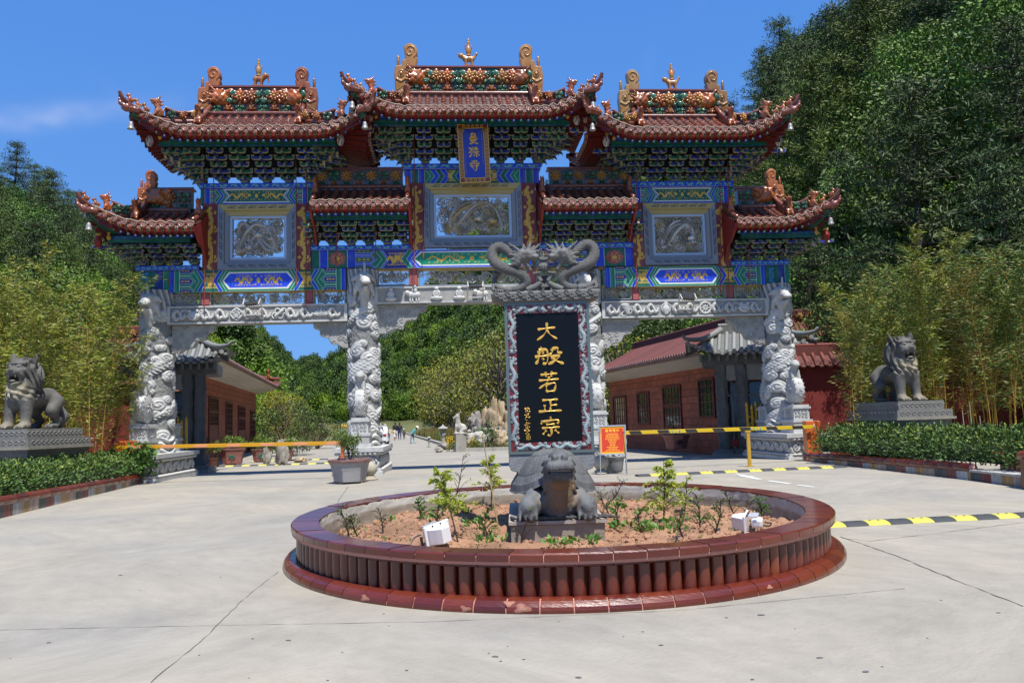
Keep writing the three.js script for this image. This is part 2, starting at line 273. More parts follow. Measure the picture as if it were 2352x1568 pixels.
// joints and cracks cut in the concrete: sunk dark seams along measured lines
{
const seam = (list,w,wob,seed) => {
const P = list.map((q) => onGround(...q)),r = rngOf(seed),pts = [];
for (let i = 0; i < P.length - 1; i++) { const n = Math.max(2,Math.ceil(P[i].distanceTo(P[i + 1]) / 0.12)); for (let k = 0; k < n; k++) pts.push(P[i].clone().lerp(P[i + 1],k / n)); } pts.push(P[P.length - 1]);
const m = new MB(); let prev = null;
pts.forEach((p,i) => { const t = pts[Math.min(i + 1,pts.length - 1)].clone().sub(pts[Math.max(0,i - 1)]).normalize(),s = V3(-t.z,0,t.x),o = (r() - 0.5) * wob,ww = w * (0.25 + 0.9 * r()) * (r() < 0.12 ? 0.3 : 1),c = p.clone().addScaledVector(s,o); c.y = G(c.z) + 0.004; const a = c.clone().addScaledVector(s,-ww / 2),b = c.clone().addScaledVector(s,ww / 2); if (prev) m.quad(prev[1],prev[0],a,b,rgb(0.12,0.11,0.095)); prev = [a,b]; });
tag(m.build('ground_joint',M.vcol,scene),'dark joint in the concrete forecourt',null,null,'structure');
};
seam([[1930,1232],[2060,1277],[2190,1330],[2352,1393]],0.02,0.02,1);
seam([[1935,1236],[2000,1243],[2150,1225],[2352,1200]],0.013,0.015,2);
seam([[640,1312],[560,1375],[470,1465],[345,1568]],0.008,0.014,3);
seam([[800,1117],[780,1145],[768,1170]],0.018,0.012,4);
seam([[0,1447],[470,1437],[1000,1428],[1560,1402],[2080,1352]],0.009,0.01,5);
seam([[480,1107],[620,1103],[790,1099]],0.02,0.01,6);
seam([[1440,1098],[1560,1094],[1850,1066]],0.015,0.01,7);
// small dark stains, wear
const r = rngOf(77),st = new MB();
for (let i = 0; i < 46; i++) { const p = onGround(r() * 2352,1300 + r() * 268),q = 0.006 + 0.016 * r() * r(); const n = 8,ring = []; for (let k = 0; k < n; k++) { const a = k / n * 6.283,R = q * (0.6 + 0.6 * r()); ring.push(V3(p.x + Math.cos(a) * R * 1.5,G(p.z) + 0.004,p.z + Math.sin(a) * R)); } for (let k = 1; k < n - 1; k++) st.tri(ring[0],ring[k + 1],ring[k],rgb(0.12,0.12,0.12)); }
tag(st.build('ground_stain',M.vcol,scene),'small dark stains on the concrete forecourt',null,null,'structure');
// worn white arrow painted on the ground at the right
const ar = new MB(),ln = (a,b,w) => { const p = onGround(...a),q = onGround(...b),s = V3(-(q.z - p.z),0,q.x - p.x).normalize().multiplyScalar(w / 2); for (const v of [p,q]) v.y = G(v.z) + 0.006; ar.quad(p.clone().sub(s),p.clone().add(s),q.clone().add(s),q.clone().sub(s),rgb(0.62,0.62,0.6)); };
ln([1700,1092],[1747,1101],0.14); ln([1765,1104],[1815,1111],0.12); ln([1832,1114],[1872,1119],0.1); ln([1690,1089],[1735,1096],0.1);
tag(ar.build('road_marking',M.vcol,scene),'worn white arrow painted on the concrete',null,null,'structure');
}
// ---------- vegetation ----------
// leaf: a pointed folded blade of four points
function leafAt(mb,p,dir,side,len,wid,col) {
const a = p,b = V3().copy(p).addScaledVector(dir,len * 0.45).addScaledVector(side,wid / 2),c = V3().copy(p).addScaledVector(dir,len),d = V3().copy(p).addScaledVector(dir,len * 0.45).addScaledVector(side,-wid / 2);
mb.quad(a,d,c,b,col);
}
const rdir = (r) => { const z = r() * 2 - 1,a = r() * 6.2832,s = Math.sqrt(1 - z * z); return V3(s * Math.cos(a),z,s * Math.sin(a)); };
function leafBall(mb,r,c,rad,n,len,wid,col,vary,droop = 0) {
const side = V3();
for (let i = 0; i < n; i++) {
const u = rdir(r),q = Math.pow(r(),0.45),p = V3(c.x + u.x * rad.x * q,c.y + u.y * rad.y * q,c.z + u.z * rad.z * q);
const dir = rdir(r).addScaledVector(u,0.8); dir.y -= droop; dir.normalize(); side.crossVectors(dir,rdir(r)).normalize();
const k = 1 + vary * (r() * 2 - 1),w = r() * 0.25;
leafAt(mb,p,dir,side,len * (0.6 + 0.7 * r()),wid * (0.7 + 0.6 * r()),new THREE.Color(col.r * k * (1 + w * 0.6),col.g * k,col.b * k * (1 - w)));
}
}
const tint = (c,k,w = 0) => new THREE.Color(c.r * k * (1 + w),c.g * k,c.b * k * (1 - w));
function limb(mb,a,b,ra,rb,r,col,wob = 0.12) { const L = a.distanceTo(b),pts = []; for (let i = 0; i <= 5; i++) { const t = i / 5,p = a.clone().lerp(b,t); if (i && i < 5) p.add(rdir(r).multiplyScalar(L * wob * 0.5)); pts.push(p); } mb.tube(pts,(t) => lerp(ra,rb,t),col,5,true); }
function broadTree(seed,H,W,col,opt = {}) {
const r = rngOf(seed),crown = new MB(),trunk = new MB(),bark = opt.bark ?? rgb(0.09,0.075,0.06),n = opt.clumps ?? 34,base = opt.base ?? 0.22;
const top = V3((r() - 0.5) * W * 0.1,H * 0.62,(r() - 0.5) * W * 0.1);
limb(trunk,V3(0,-0.6,0),top,H * 0.026 + 0.03,H * 0.01,r,bark,0.05);
for (let i = 0; i < n; i++) {
const a = i * 2.4 + r(),t = (i + 0.5) / n,y = lerp(base,0.93,t),w = Math.pow(Math.sin(Math.PI * clamp((y - base * 0.5) / (1.02 - base * 0.5),0.02,0.99)),0.75) * (0.55 + 0.6 * r());
const c = V3(Math.cos(a) * w * W * 0.36,y * H + (r() - 0.5) * H * 0.06,Math.sin(a) * w * W * 0.36),R = W * (0.1 + 0.09 * r());
if (i % 2 === 0 || opt.branches) limb(trunk,V3(top.x * y * 0.8,Math.min(top.y,c.y * 0.62),top.z * y * 0.8),c,H * 0.01,H * 0.003,r,bark);
leafBall(crown,r,c,V3(R,R * 0.72,R),opt.leaves ?? 330,opt.len ?? 0.18,opt.wid ?? 0.1,tint(col,0.72 + 0.55 * r(),(r() - 0.5) * 0.3),0.3,0.15);
}
return { trunk: trunk.geo(),crown: crown.geo() };
}
function pineTree(seed,H,W,col) {
const r = rngOf(seed),crown = new MB(),trunk = new MB(),bark = rgb(0.075,0.06,0.05),tiers = 12;
limb(trunk,V3(0,-0.8,0),V3(0,H * 0.97,0),H * 0.022 + 0.03,0.03,r,bark,0.02);
for (let t = 0; t < tiers; t++) {
const y = lerp(0.2,0.96,t / (tiers - 1)) * H,L = W * 0.5 * Math.pow(1 - t / (tiers + 0.5),0.62) * (0.8 + 0.35 * r()),nb = t > tiers - 3 ? 4 : 6;
for (let b = 0; b < nb; b++) {
const a = (b + (t % 2) * 0.5) / nb * 6.283 + (r() - 0.5) * 0.7,l = L * (0.65 + 0.5 * r()),e = V3(Math.cos(a) * l,y + l * (0.14 - 0.26 * r()),Math.sin(a) * l),s = V3(0,y - l * 0.1,0);
limb(trunk,s,e,0.05,0.015,r,bark,0.06);
const tone = tint(col,0.65 + 0.6 * r(),(r() - 0.5) * 0.2),k = Math.max(2,Math.round(l / 0.75));
for (let q = 0; q < k; q++) { const f = lerp(0.35,1.02,q / (k - 1)),c = s.clone().lerp(e,f); c.y += 0.12; leafBall(crown,r,c,V3(0.55,0.24,0.55).multiplyScalar(0.8 + 0.35 * r()),72,0.26,0.05,tone,0.28,-0.15); }
}
}
leafBall(crown,r,V3(0,H * 0.97,0),V3(0.3,0.7,0.3),50,0.3,0.07,col,0.3,-0.5);
return { trunk: trunk.geo(),crown: crown.geo() };
}
const GREEN = { fresh: rgb(0.15,0.28,0.012),mid: rgb(0.08,0.165,0.013),dark: rgb(0.045,0.1,0.014),olive: rgb(0.17,0.19,0.016),pine: rgb(0.06,0.115,0.02),pineBlue: rgb(0.066,0.118,0.032),bambooYellow: rgb(0.24,0.22,0.045),bamboo: rgb(0.13,0.17,0.03) };
const protos = {
pine: [1,2,3].map((s) => pineTree(100 + s,9.5 + s,6.4,s === 2 ? GREEN.pineBlue : GREEN.pine)),
dark: [1,2].map((s) => broadTree(200 + s,8,7,GREEN.dark)),
mid: [1,2].map((s) => broadTree(300 + s,7.5,6.8,GREEN.mid)),
fresh: [1,2].map((s) => broadTree(400 + s,6,5.2,GREEN.fresh)),
olive: [1,2,3].map((s) => broadTree(500 + s,7.5,6.5,GREEN.olive,{ bark: rgb(0.16,0.14,0.11),branches: true,leaves: 70,len: 0.2,wid: 0.12,clumps: 40,base: 0.2 })),
};
const KINDS = {
pine: ['dark pine tree with drooping needle tufts','pine_tree','dark pines'],dark: ['dark green broadleaf tree','broadleaf_tree','dark broadleaf trees'],mid: ['mid green broadleaf tree','broadleaf_tree','mid green broadleaf trees'],
fresh: ['bright fresh green young tree','young_tree','bright young trees'],olive: ['olive tinted tree just coming into leaf','budding_tree'],
};
const treeFirst = {},leafTones = [[1,1,1],[0.62,0.66,0.62],[1.5,1.32,0.85],[0.85,0.95,1]].map(([r,g,b]) => { const m = M.leaf.clone(); m.color.setRGB(r,g,b); return m; });
function plantTree(kind,v,x,y,z,scale,turn,where,group) {
const tone = Math.floor(Math.abs(x * 7.13 + z * 3.71)) % 4,key = kind + v + tone,label = KINDS[kind][0] + ' ' + where; let o = treeFirst[key];
if (!o) {
o = treeFirst[key] = thing(KINDS[kind][1],label,'tree',[x,y,z],turn,group);
const q = protos[kind][v % protos[kind].length]; mesh('trunk',q.trunk,M.bark,o); mesh('crown',q.crown,leafTones[tone],o);
} else o = dup(o,[x,y,z],turn,label);
o.userData.group = group; o.scale.setScalar(scale); return o;
}
const toPx = (p) => { const q = p.clone().project(camera); return [(q.x + 1) / 2 * IMG_W,(1 - q.y) / 2 * IMG_H]; };
{
// trees of the steep right hillside, those one can tell apart
const r = rngOf(5); let n = 0;
for (let d = 30; d < 124 && n < 240; d += 4.8) for (let x = valleyR(d) + 1.5; x < d * 0.72 + 8; x += 5) {
const X = x + (r() - 0.5) * 3,D = d + (r() - 0.5) * 3,y = terrain(X,-D),[px,py] = toPx(V3(X,y + 5,-D));
const pick = r(),v = Math.floor(r() * 3),sc = 0.75 + 0.7 * r(),tu = r() * 6.28;
if (px < 1330 || px > 2420 || py < -120 || (px < 1700 && D < 62)) continue;
const kind = pick < 0.5 ? 'pine' : pick < 0.7 ? 'dark' : pick < 0.88 ? 'mid' : 'fresh';
plantTree(kind,v,X,y - 0.3,-D,sc * (kind === 'fresh' ? 0.85 : 1),tu,'on the steep hillside right of the gate',KINDS[kind][2] + ' on the right hillside'); n++;
}
const rl = rngOf(6); let m = 0;
for (let d = 44; d < 175 && m < 280; d += 6.2) for (let x = valleyL(d) - 2; x > -d * 0.72; x -= 5.6) {
const X = x + (rl() - 0.5) * 4,D = d + (rl() - 0.5) * 4,y = terrain(X,-D),[px,py] = toPx(V3(X,y + 4,-D));
const pick = rl(),v = Math.floor(rl() * 3),sc = 0.8 + 0.45 * rl(),tu = rl() * 6.28;
if (px < -70 || px > 660 || (py > 1000)) continue;
const kind = pick < 0.34 ? 'pine' : pick < 0.55 ? 'dark' : pick < 0.86 ? 'mid' : 'fresh';
plantTree(kind,v,X,y - 0.3,-D,sc,tu,'on the hillside left of the gate',KINDS[kind][2] + ' on the left hillside'); m++;
}
// bare-branched, olive trees in the valley to the right of the road
const ro = rngOf(7);
for (let i = 0; i < 84; i++) { const D = 60 + ro() * 78,X = roadR(D) + 4 + ro() * (3 + 0.17 * D),y = terrain(X,-D); plantTree('olive',Math.floor(ro() * 3),X,y,-D,0.75 + 0.45 * ro() + D / 400,ro() * 6.28,'in the valley right of the road','olive tinted trees in the valley right of the road'); }
for (let i = 0; i < 14; i++) { const D = 62 + ro() * 50,X = roadR(D) - 13 - ro() * 12; plantTree(i % 3 ? 'olive' : 'fresh',Math.floor(ro() * 3),X,terrain(X,-D),-D,0.5 + 0.25 * ro(),ro() * 6.28,'behind the left brick gatehouse','trees in the valley left of the road'); }
// the far wood, one mass
const rf = rngOf(8),far = [0,1].map((k) => { const mb = new MB(),q = rngOf(900 + k); for (let i = 0; i < 24; i++) { const a = q() * 6.28,y = q(),w = q() * (k ? 1.15 - y : 1); leafBall(mb,q,V3(Math.cos(a) * w * 2.2,1.5 + y * (k ? 7.5 : 5),Math.sin(a) * w * 2.2),V3(1.25,0.95,1.25),75,0.42,0.24,tint(k ? GREEN.dark : GREEN.mid,0.75 + 0.5 * q()),0.3); } return mb.geo(); });
far.forEach((g,k) => {
const N = 3300,im = new THREE.InstancedMesh(g,M.leaf,N),o = new THREE.Object3D(),c = new THREE.Color(); let i = 0,guard = 0;
while (i < N && guard++ < 60000) {
const D = 118 + Math.pow(rf(),1.4) * 400,X = -0.5 * D + rf() * (0.72 * D),y = terrain(X,-D);
if (y < 2.2 || (X > valleyL(D) && X < valleyR(D) && D < 250)) continue;
o.position.set(X,y - 0.6,-D); o.rotation.set(0,rf() * 6.28,0); o.scale.setScalar(0.55 + 0.75 * rf() + D / 900); o.updateMatrix(); im.setMatrixAt(i,o.matrix); const w = rf(); c.setRGB(0.85 + 1.5 * w * w,0.9 + 1.05 * w * w,0.8 + 0.5 * rf()); im.setColorAt(i,c); i++;
}
im.count = i; im.name = numbered('far_woodland'); tag(im,k ? 'dark wood covering the far hills beyond the gate' : 'lighter green wood covering the far hills beyond the gate','woodland',null,'stuff'); scene.add(im);
});
// undergrowth on the near slopes
const ru = rngOf(9),ub = new MB(); for (let i = 0; i < 16; i++) leafBall(ub,ru,V3((ru() - 0.5) * 2.4,0.3 + ru() * 0.9,(ru() - 0.5) * 2.4),V3(0.7,0.5,0.7),110,0.17,0.09,tint(GREEN.mid,0.6 + 0.8 * ru()),0.3);
const N = 1500,im = new THREE.InstancedMesh(ub.geo(),M.leaf,N),o = new THREE.Object3D(); let i = 0,g = 0;
while (i < N && g++ < 30000) { const right = ru() < 0.6,D = right ? 26 + ru() * 95 : 62 + ru() * 110,X = right ? valleyR(D) + ru() * (0.75 * D + 8 - valleyR(D)) : valleyL(D) - ru() * 0.6 * D,y = terrain(X,-D); if (y < 0.3) continue; o.position.set(X,y - 0.2,-D); o.rotation.set(0,ru() * 6.28,0); o.scale.setScalar(0.9 + ru() * 1.2); o.updateMatrix(); im.setMatrixAt(i++,o.matrix); }
im.count = i; im.name = 'undergrowth'; tag(im,'leafy undergrowth between the trees on both hillsides','undergrowth',null,'stuff'); scene.add(im);
}
// ---------- memorial gate: frame of reference and building blocks ----------
const GATE_Z = -24.6,GATE_YAW = 0.08;
const gate = thing('memorial_gate','great temple gate with seven tiled roofs, painted beams and four carved stone columns','gate',[0,G(GATE_Z),GATE_Z],GATE_YAW);
gate.updateMatrixWorld(true);
const gateInv = gate.matrixWorld.clone().invert(),gateN = V3(Math.sin(GATE_YAW),0,Math.cos(GATE_YAW));
// measured direction -> place on the plane `off` metres in front of the gate's centre plane, in the gate's own metres
function fac(px,py,off = 0) { const r = ray(px,py),p0 = gate.position.clone().addScaledVector(gateN,off),t = p0.sub(camera.position).dot(gateN) / r.dot(gateN); return camera.position.clone().addScaledVector(r,t).applyMatrix4(gateInv); }
function rect(x0,x1,y0,y1,off = 0) { const ym = (y0 + y1) / 2,xm = (x0 + x1) / 2; return [fac(x0,ym,off).x,fac(x1,ym,off).x,fac(xm,y1,off).y,fac(xm,y0,off).y]; }
const group = (name,parent) => { const o = new THREE.Group(); o.name = name; parent.add(o); return o; };
const C = { blue: rgb(0.012,0.04,0.36),blueDeep: rgb(0.008,0.02,0.2),green: rgb(0.0,0.135,0.085),greenDeep: rgb(0.0,0.075,0.05),cream: rgb(0.4,0.36,0.21),red: rgb(0.26,0.016,0.01),redDull: rgb(0.26,0.04,0.035),gold: rgb(0.55,0.33,0.06),brown: rgb(0.2,0.052,0.03),brownDark: rgb(0.09,0.026,0.018),brownLight: rgb(0.34,0.14,0.095),orange: rgb(0.42,0.115,0.018),amber: rgb(0.5,0.23,0.03),leaf: rgb(0.025,0.12,0.06),white: rgb(0.62,0.62,0.6),stone: rgb(0.56,0.56,0.545),stoneDim: rgb(0.4,0.395,0.375) };
// boat-shaped bracket arm with a pale outline, centred on x, standing on y
function boat(mb,w,h,d,col,m) {
const P = (W,H,o) => [[-W,H],[-W,H * 0.42 + o],[-W * 0.93,H * 0.2 + o],[-W * 0.78,o],[W * 0.78,o],[W * 0.93,H * 0.2 + o],[W,H * 0.42 + o],[W,H]];
mb.add(prism(P(w / 2,h,0),d,0,-d / 2),C.cream,m); const i = 0.011;
mb.add(prism(P(w / 2 - i,h + 0.004,i),d + 0.012,0,-d / 2 - 0.006),col,m);
}
function dou(mb,s,h,col,m) { mb.add(prism([[-s / 2,h],[-s / 2,h * 0.5],[-s * 0.34,0],[s * 0.34,0],[s / 2,h * 0.5],[s / 2,h]],s,0,-s / 2),C.cream,m); mb.box(-s / 2 + 0.014,s / 2 - 0.014,h * 0.42,h - 0.012,-s / 2 - 0.005,s / 2 + 0.005,col,m); }
function ang(mb,l,h,w,col,m) {          // projecting beak, outwards along +z, its nose turned down
const pts = [[0,h],[0,0],[l * 0.7,-h * 0.1],[l,-h * 0.75],[l * 1.02,-h * 0.62],[l * 0.86,h * 0.35],[l * 0.6,h]];
const q = m.clone().multiply(new THREE.Matrix4().makeRotationY(-Math.PI / 2));
mb.add(prism(pts,w,0,-w / 2),C.cream,q); const c = [[0.01,h - 0.012],[0.01,0.014],[l * 0.68,0.012 - h * 0.08],[l * 0.93,-h * 0.5],[l * 0.83,h * 0.3],[l * 0.58,h - 0.012]];
mb.add(prism(c,w + 0.01,0,-w / 2 - 0.005),col,q);
}
// one column of bracket arms climbing outwards; `from` skips the lower tiers (corner rows)
function bracketSet(tiers,from,dy,dz,alt,wide) {
const mb = new MB(),c = alt ? [C.blue,C.green] : [C.green,C.blue];
if (from === 0) { dou(mb,0.26,0.13,c[1],M4(0,0,0.02)); }
for (let i = from; i < tiers; i++) {
const y = 0.1 + i * dy,z = 0.08 + i * dz,h = dy * 0.62;
boat(mb,wide * (i % 2 ? 0.92 : 0.72),h,0.075,c[i % 2 ? 0 : (i % 4 === 0 ? 0 : 1)],M4(0,y,z));
boat(mb,wide * 0.5,h * 0.8,0.07,c[1],M4(0,y + dy * 0.2,z - dz * 0.5));
for (const s of [-1,0,1]) dou(mb,0.085,dy * 0.4,s ? c[1] : c[0],M4(s * wide * (i % 2 ? 0.41 : 0.31),y + h,z));
mb.box(-0.035,0.035,y - 0.02,y + h * 0.9,z - dz * 1.1,z + 0.05,c[0]);
ang(mb,dz * 1.0,h * 0.9,0.06,c[(i + 1) % 2],M4(0,y + h * 0.1,z + 0.03));
}
return mb.geo();
}
// ---- tiled roof, built round its own centre: x along the gate, z out of it, y up ----
const discGeo = (() => { const mb = new MB(),q = new THREE.Matrix4().makeRotationX(Math.PI / 2); mb.add(lathe([[0.0001,0.03],[0.03,0.034],[0.052,0.026],[0.06,0.028],[0.07,0.04],[0.082,0.036],[0.086,0.02],[0.086,-0.06]],18),C.brownLight,q); for (let k = 0; k < 6; k++) { const a = k * 1.047; mb.add(new THREE.SphereGeometry(0.014,6,4),C.brownLight,M4(Math.cos(a) * 0.036,Math.sin(a) * 0.036,0.03)); } mb.add(new THREE.TorusGeometry(0.083,0.007,4,20),rgb(0.45,0.36,0.3),M4(0,0,0.03)); return mb.geo(); })();
const dripGeo = (() => { const o = [[-0.105,0.05],[-0.1,-0.01],[-0.085,-0.05],[-0.05,-0.078],[-0.02,-0.09],[0,-0.105],[0.02,-0.09],[0.05,-0.078],[0.085,-0.05],[0.1,-0.01],[0.105,0.05],[0.05,0.022],[0,0.012],[-0.05,0.022]]; const mb = new MB(); mb.add(prism(o,0.028,0.006),rgb(0.3,0.12,0.085)); for (let k = 0; k < 4; k++) mb.add(new THREE.TorusGeometry(0.018,0.006,4,8),C.brownLight,M4(-0.05 + k * 0.033,-0.03 - (k === 1 || k === 2 ? 0.02 : 0),0.03)); return mb.geo(); })();
function flowerGeo(col,core,petals,R) {
const mb = new MB(); for (const [n,r,z,s] of [[petals,R * 0.62,0.03,1],[petals,R * 0.34,0.075,0.7]]) for (let k = 0; k < n; k++) { const a = (k + (z > 0.05 ? 0.5 : 0)) / n * 6.283; mb.add(new THREE.SphereGeometry(1,8,5),tint(col,0.85 + 0.3 * ((k * 7) % 5) / 5),M4(Math.cos(a) * r,Math.sin(a) * r,z,0,-0.5 * Math.cos(a),a,R * 0.42 * s,R * 0.24 * s,0.035)); }
mb.add(new THREE.SphereGeometry(R * 0.2,8,6),core,M4(0,0,0.09)); return mb.geo();
}
function padGeo(col,R) { const mb = new MB(); for (const [x,y,s,a] of [[-0.5,0.25,0.8,0.3],[0.45,0.3,1,-0.4],[0.1,-0.45,0.75,0.1],[-0.6,-0.5,0.5,0.8],[0.75,-0.5,0.45,0]]) { mb.add(new THREE.SphereGeometry(1,10,6),tint(col,0.8 + 0.5 * s),M4(x * R,y * R,0.04,0.25,a,a,R * 0.5 * s,R * 0.42 * s,0.04)); for (let k = 0; k < 5; k++) mb.add(new THREE.SphereGeometry(1,5,3),tint(col,1.1),M4(x * R + Math.cos(k * 1.26) * R * 0.25 * s,y * R + Math.sin(k * 1.26) * R * 0.2 * s,0.075,0,0,k * 1.26,R * 0.2 * s,0.012,0.012)); } for (let k = 0; k < 4; k++) { const a = k * 1.7; mb.tube(spline([[Math.cos(a) * R * 0.9,Math.sin(a) * R * 0.7,0.03],[Math.cos(a + 0.5) * R * 0.5,Math.sin(a + 0.5) * R * 0.5,0.06],[0,0,0.03]],6),0.014,col,4); } return mb.geo(); }
const ORN = { orange: flowerGeo(C.orange,C.amber,8,0.19),amber: flowerGeo(C.amber,C.orange,8,0.19),pad: padGeo(C.leaf,0.21),small: flowerGeo(C.orange,C.amber,6,0.09),leafS: padGeo(C.leaf,0.1) };
// ridge-end dragon: a slab outline with a curled tail, finial and carved face; mouth towards +x
const ridgeEnd = (col) => {
const o = []; for (let k = 0; k <= 22; k++) { const a = -0.6 + k / 22 * 4.4,r = 0.2; o.push([0.13 + Math.cos(a) * r,0.93 + Math.sin(a) * r]); }
const out = [[-0.28,0],[0.3,0],[0.34,0.1],[0.22,0.2],[0.26,0.45],[0.33,0.78],...o.slice(0,17),[0.0,0.76],[-0.08,0.74],[-0.1,0.62],[-0.28,0.6],[-0.31,0.4]];
const mb = new MB(); mb.add(prism(out,0.26,0.025,-0.13),col);
for (const s of [-1,1]) {
const z = 0.13 * s,spi = []; for (let k = 0; k <= 26; k++) { const a = -0.9 + k * 0.34,r = 0.17 * (1 - k / 30); spi.push(V3(0.13 + Math.cos(a) * r,0.93 + Math.sin(a) * r,z)); } mb.tube(spi,0.022,tint(col,1.15),5);
mb.add(new THREE.SphereGeometry(0.05,8,6),tint(col,1.2),M4(-0.12,0.42,z)); mb.add(new THREE.TorusGeometry(0.075,0.02,5,12),tint(col,0.8),M4(-0.12,0.42,z));
mb.tube(spline([[-0.26,0.3,z],[-0.12,0.24,z],[0.0,0.3,z],[0.12,0.22,z],[0.24,0.26,z]],12),0.03,tint(col,1.1),5);
for (let k = 0; k < 5; k++) mb.tube(spline([[-0.02 + k * 0.05,0.5 - k * 0.02,z],[0.04 + k * 0.05,0.6,z],[0.03 + k * 0.055,0.72,z]],6),(t) => 0.024 * (1 - t * 0.7),tint(col,0.9 + 0.08 * k),4);
for (let k = 0; k < 6; k++) mb.tube([V3(-0.24,0.02,z),V3(-0.26 + k * 0.05,0.2 + 0.03 * Math.sin(k),z)],0.013,tint(C.amber,0.9),4);
}
mb.add(lathe([[0.0001,0.3],[0.02,0.27],[0.045,0.23],[0.03,0.19],[0.05,0.17],[0.04,0.14],[0.045,0],[0.0001,0]],10),tint(col,0.9),M4(-0.2,0.6,0));
return mb.geo();
};
const ENDS = { amber: ridgeEnd(rgb(0.4,0.2,0.05)),orange: ridgeEnd(C.orange) };
// gaping dragon head that bites the ridge, mouth to +x
const dragonBite = (() => { const g = body([[[0,0,0],[0.2,0.17,0.15]],[[-0.02,0.08,0],[0.26,0.16,0],0.1,0.06],[[-0.02,-0.08,0],[0.24,-0.12,0],0.08,0.045],[[0.26,0.17,0],[0.07,0.05,0.07]],[[0.05,0.16,0.08],[0.05,0.05,0.05]],[[0.05,0.16,-0.08],[0.05,0.05,0.05]],[[-0.05,0.12,0.08],[-0.24,0.3,0.12],0.035,0.012],[[-0.05,0.12,-0.08],[-0.24,0.3,-0.12],0.035,0.012],[[-0.1,0,0.1],[-0.28,0.08,0.16],0.06,0.02],[[-0.1,-0.1,0.1],[-0.26,-0.08,0.16],0.05,0.02]],0.06,[-0.34,-0.24,-0.24],[0.4,0.4,0.24],0.025,(d,x,y,z) => d - 0.012 * Math.sin(x * 46) * Math.sin(y * 40 + z * 30)); const mb = new MB(); mb.add(g,C.orange); for (let k = 0; k < 5; k++) mb.add(new THREE.ConeGeometry(0.014,0.05,5),C.amber,M4(0.06 + k * 0.04,0.05,0.06,Math.PI,0,0)); return mb.geo(); })();
// little seated beast that rides the hip, facing +x
const hipBeast = (() => { const mb = new MB(); mb.add(body([[[0,0.09,0],[0.09,0.1,0.07]],[[0.02,0.12,0],[0.07,0.24,0],0.07,0.05],[[0.08,0.29,0],[0.065,0.06,0.055]],[[0.1,0.28,0],[0.16,0.26,0],0.04,0.028],[[0.06,0.17,0.05],[0.11,0.0,0.05],0.032,0.024],[[0.06,0.17,-0.05],[0.11,0.0,-0.05],0.032,0.024],[[-0.07,0.06,0],[-0.12,0.2,0],0.03,0.02],[[0.05,0.34,0.03],[0.03,0.39,0.04],0.018,0.01],[[0.05,0.34,-0.03],[0.03,0.39,-0.04],0.018,0.01]],0.03,[-0.18,-0.03,-0.12],[0.22,0.43,0.12],0.02),C.orange); return mb.geo(); })();
// rearing dragon figure with raised mane, facing +x (end of the steep ridges)
const ridgeDragon = (() => { const mb = new MB(); mb.add(body([[[0,0.15,0],[0.14,0.19,0.1]],[[0,0.25,0],[0.07,0.5,0],0.11,0.08],[[0.08,0.58,0],[0.11,0.1,0.09]],[[0.1,0.58,0],[0.25,0.6,0],0.07,0.045],[[0.1,0.53,0],[0.22,0.49,0],0.05,0.03],[[0.02,0.64,0.05],[-0.12,0.82,0.07],0.035,0.012],[[0.02,0.64,-0.05],[-0.12,0.82,-0.07],0.035,0.012],[[0.0,0.56,0],[-0.17,0.62,0],0.07,0.02],[[-0.02,0.46,0],[-0.18,0.48,0],0.06,0.02],[[0.06,0.2,0.08],[0.17,0.02,0.09],0.05,0.035],[[0.06,0.2,-0.08],[0.17,0.02,-0.09],0.05,0.035],[[-0.1,0.1,0],[-0.2,0.34,0],0.06,0.03]],0.05,[-0.3,-0.05,-0.2],[0.34,0.9,0.2],0.026,(d,x,y,z) => d - 0.01 * Math.sin(x * 55) * Math.sin(y * 48)),rgb(0.36,0.09,0.018)); return mb.geo(); })();
// beast carrying a vase of treasure, the middle figure of a ridge
const midFigure = (horned) => { const mb = new MB(),list = [[[-0.1,0.3,0],[0.12,0.3,0],0.11,0.1],[[0.14,0.34,0],[0.25,0.42,0],0.08,0.075],[[0.27,0.42,0],[0.1,0.09,0.085]]]; for (const x of [-0.12,0.1]) for (const z of [-0.06,0.06]) list.push([[x,0.25,z],[x,0.03,z],0.05,0.04]); if (horned) list.push([[0.3,0.46,0],[0.38,0.5,0],0.035,0.02],[[-0.2,0.34,0],[-0.28,0.5,0],0.04,0.05]); else list.push([[0.33,0.4,0],[0.37,0.16,0],0.035,0.02],[[0.22,0.42,0.08],[0.07,0.09,0.02]],[[0.22,0.42,-0.08],[0.07,0.09,0.02]]);
mb.add(body(list,0.05,[-0.36,-0.02,-0.18],[0.48,0.62,0.18],0.024),horned ? rgb(0.38,0.2,0.06) : rgb(0.36,0.12,0.03));
mb.box(-0.2,0.2,-0.03,0.04,-0.12,0.12,C.orange); mb.add(lathe([[0.0001,0.66],[0.04,0.64],[0.05,0.6],[0.03,0.56],[0.055,0.53],[0.05,0.46],[0.04,0.4],[0.075,0.33],[0.1,0.22],[0.085,0.1],[0.05,0.04],[0.1,0.02],[0.1,0],[0.0001,0]],12),C.amber,M4(0,0.4,0)); for (const s of [-1,1]) mb.tube(spline([[0.05 * s,0.82,0],[0.12 * s,0.78,0],[0.1 * s,0.66,0]],6),0.018,C.orange,5); return mb.geo(); };
const MID = { horned: midFigure(true),plain: midFigure(false) };
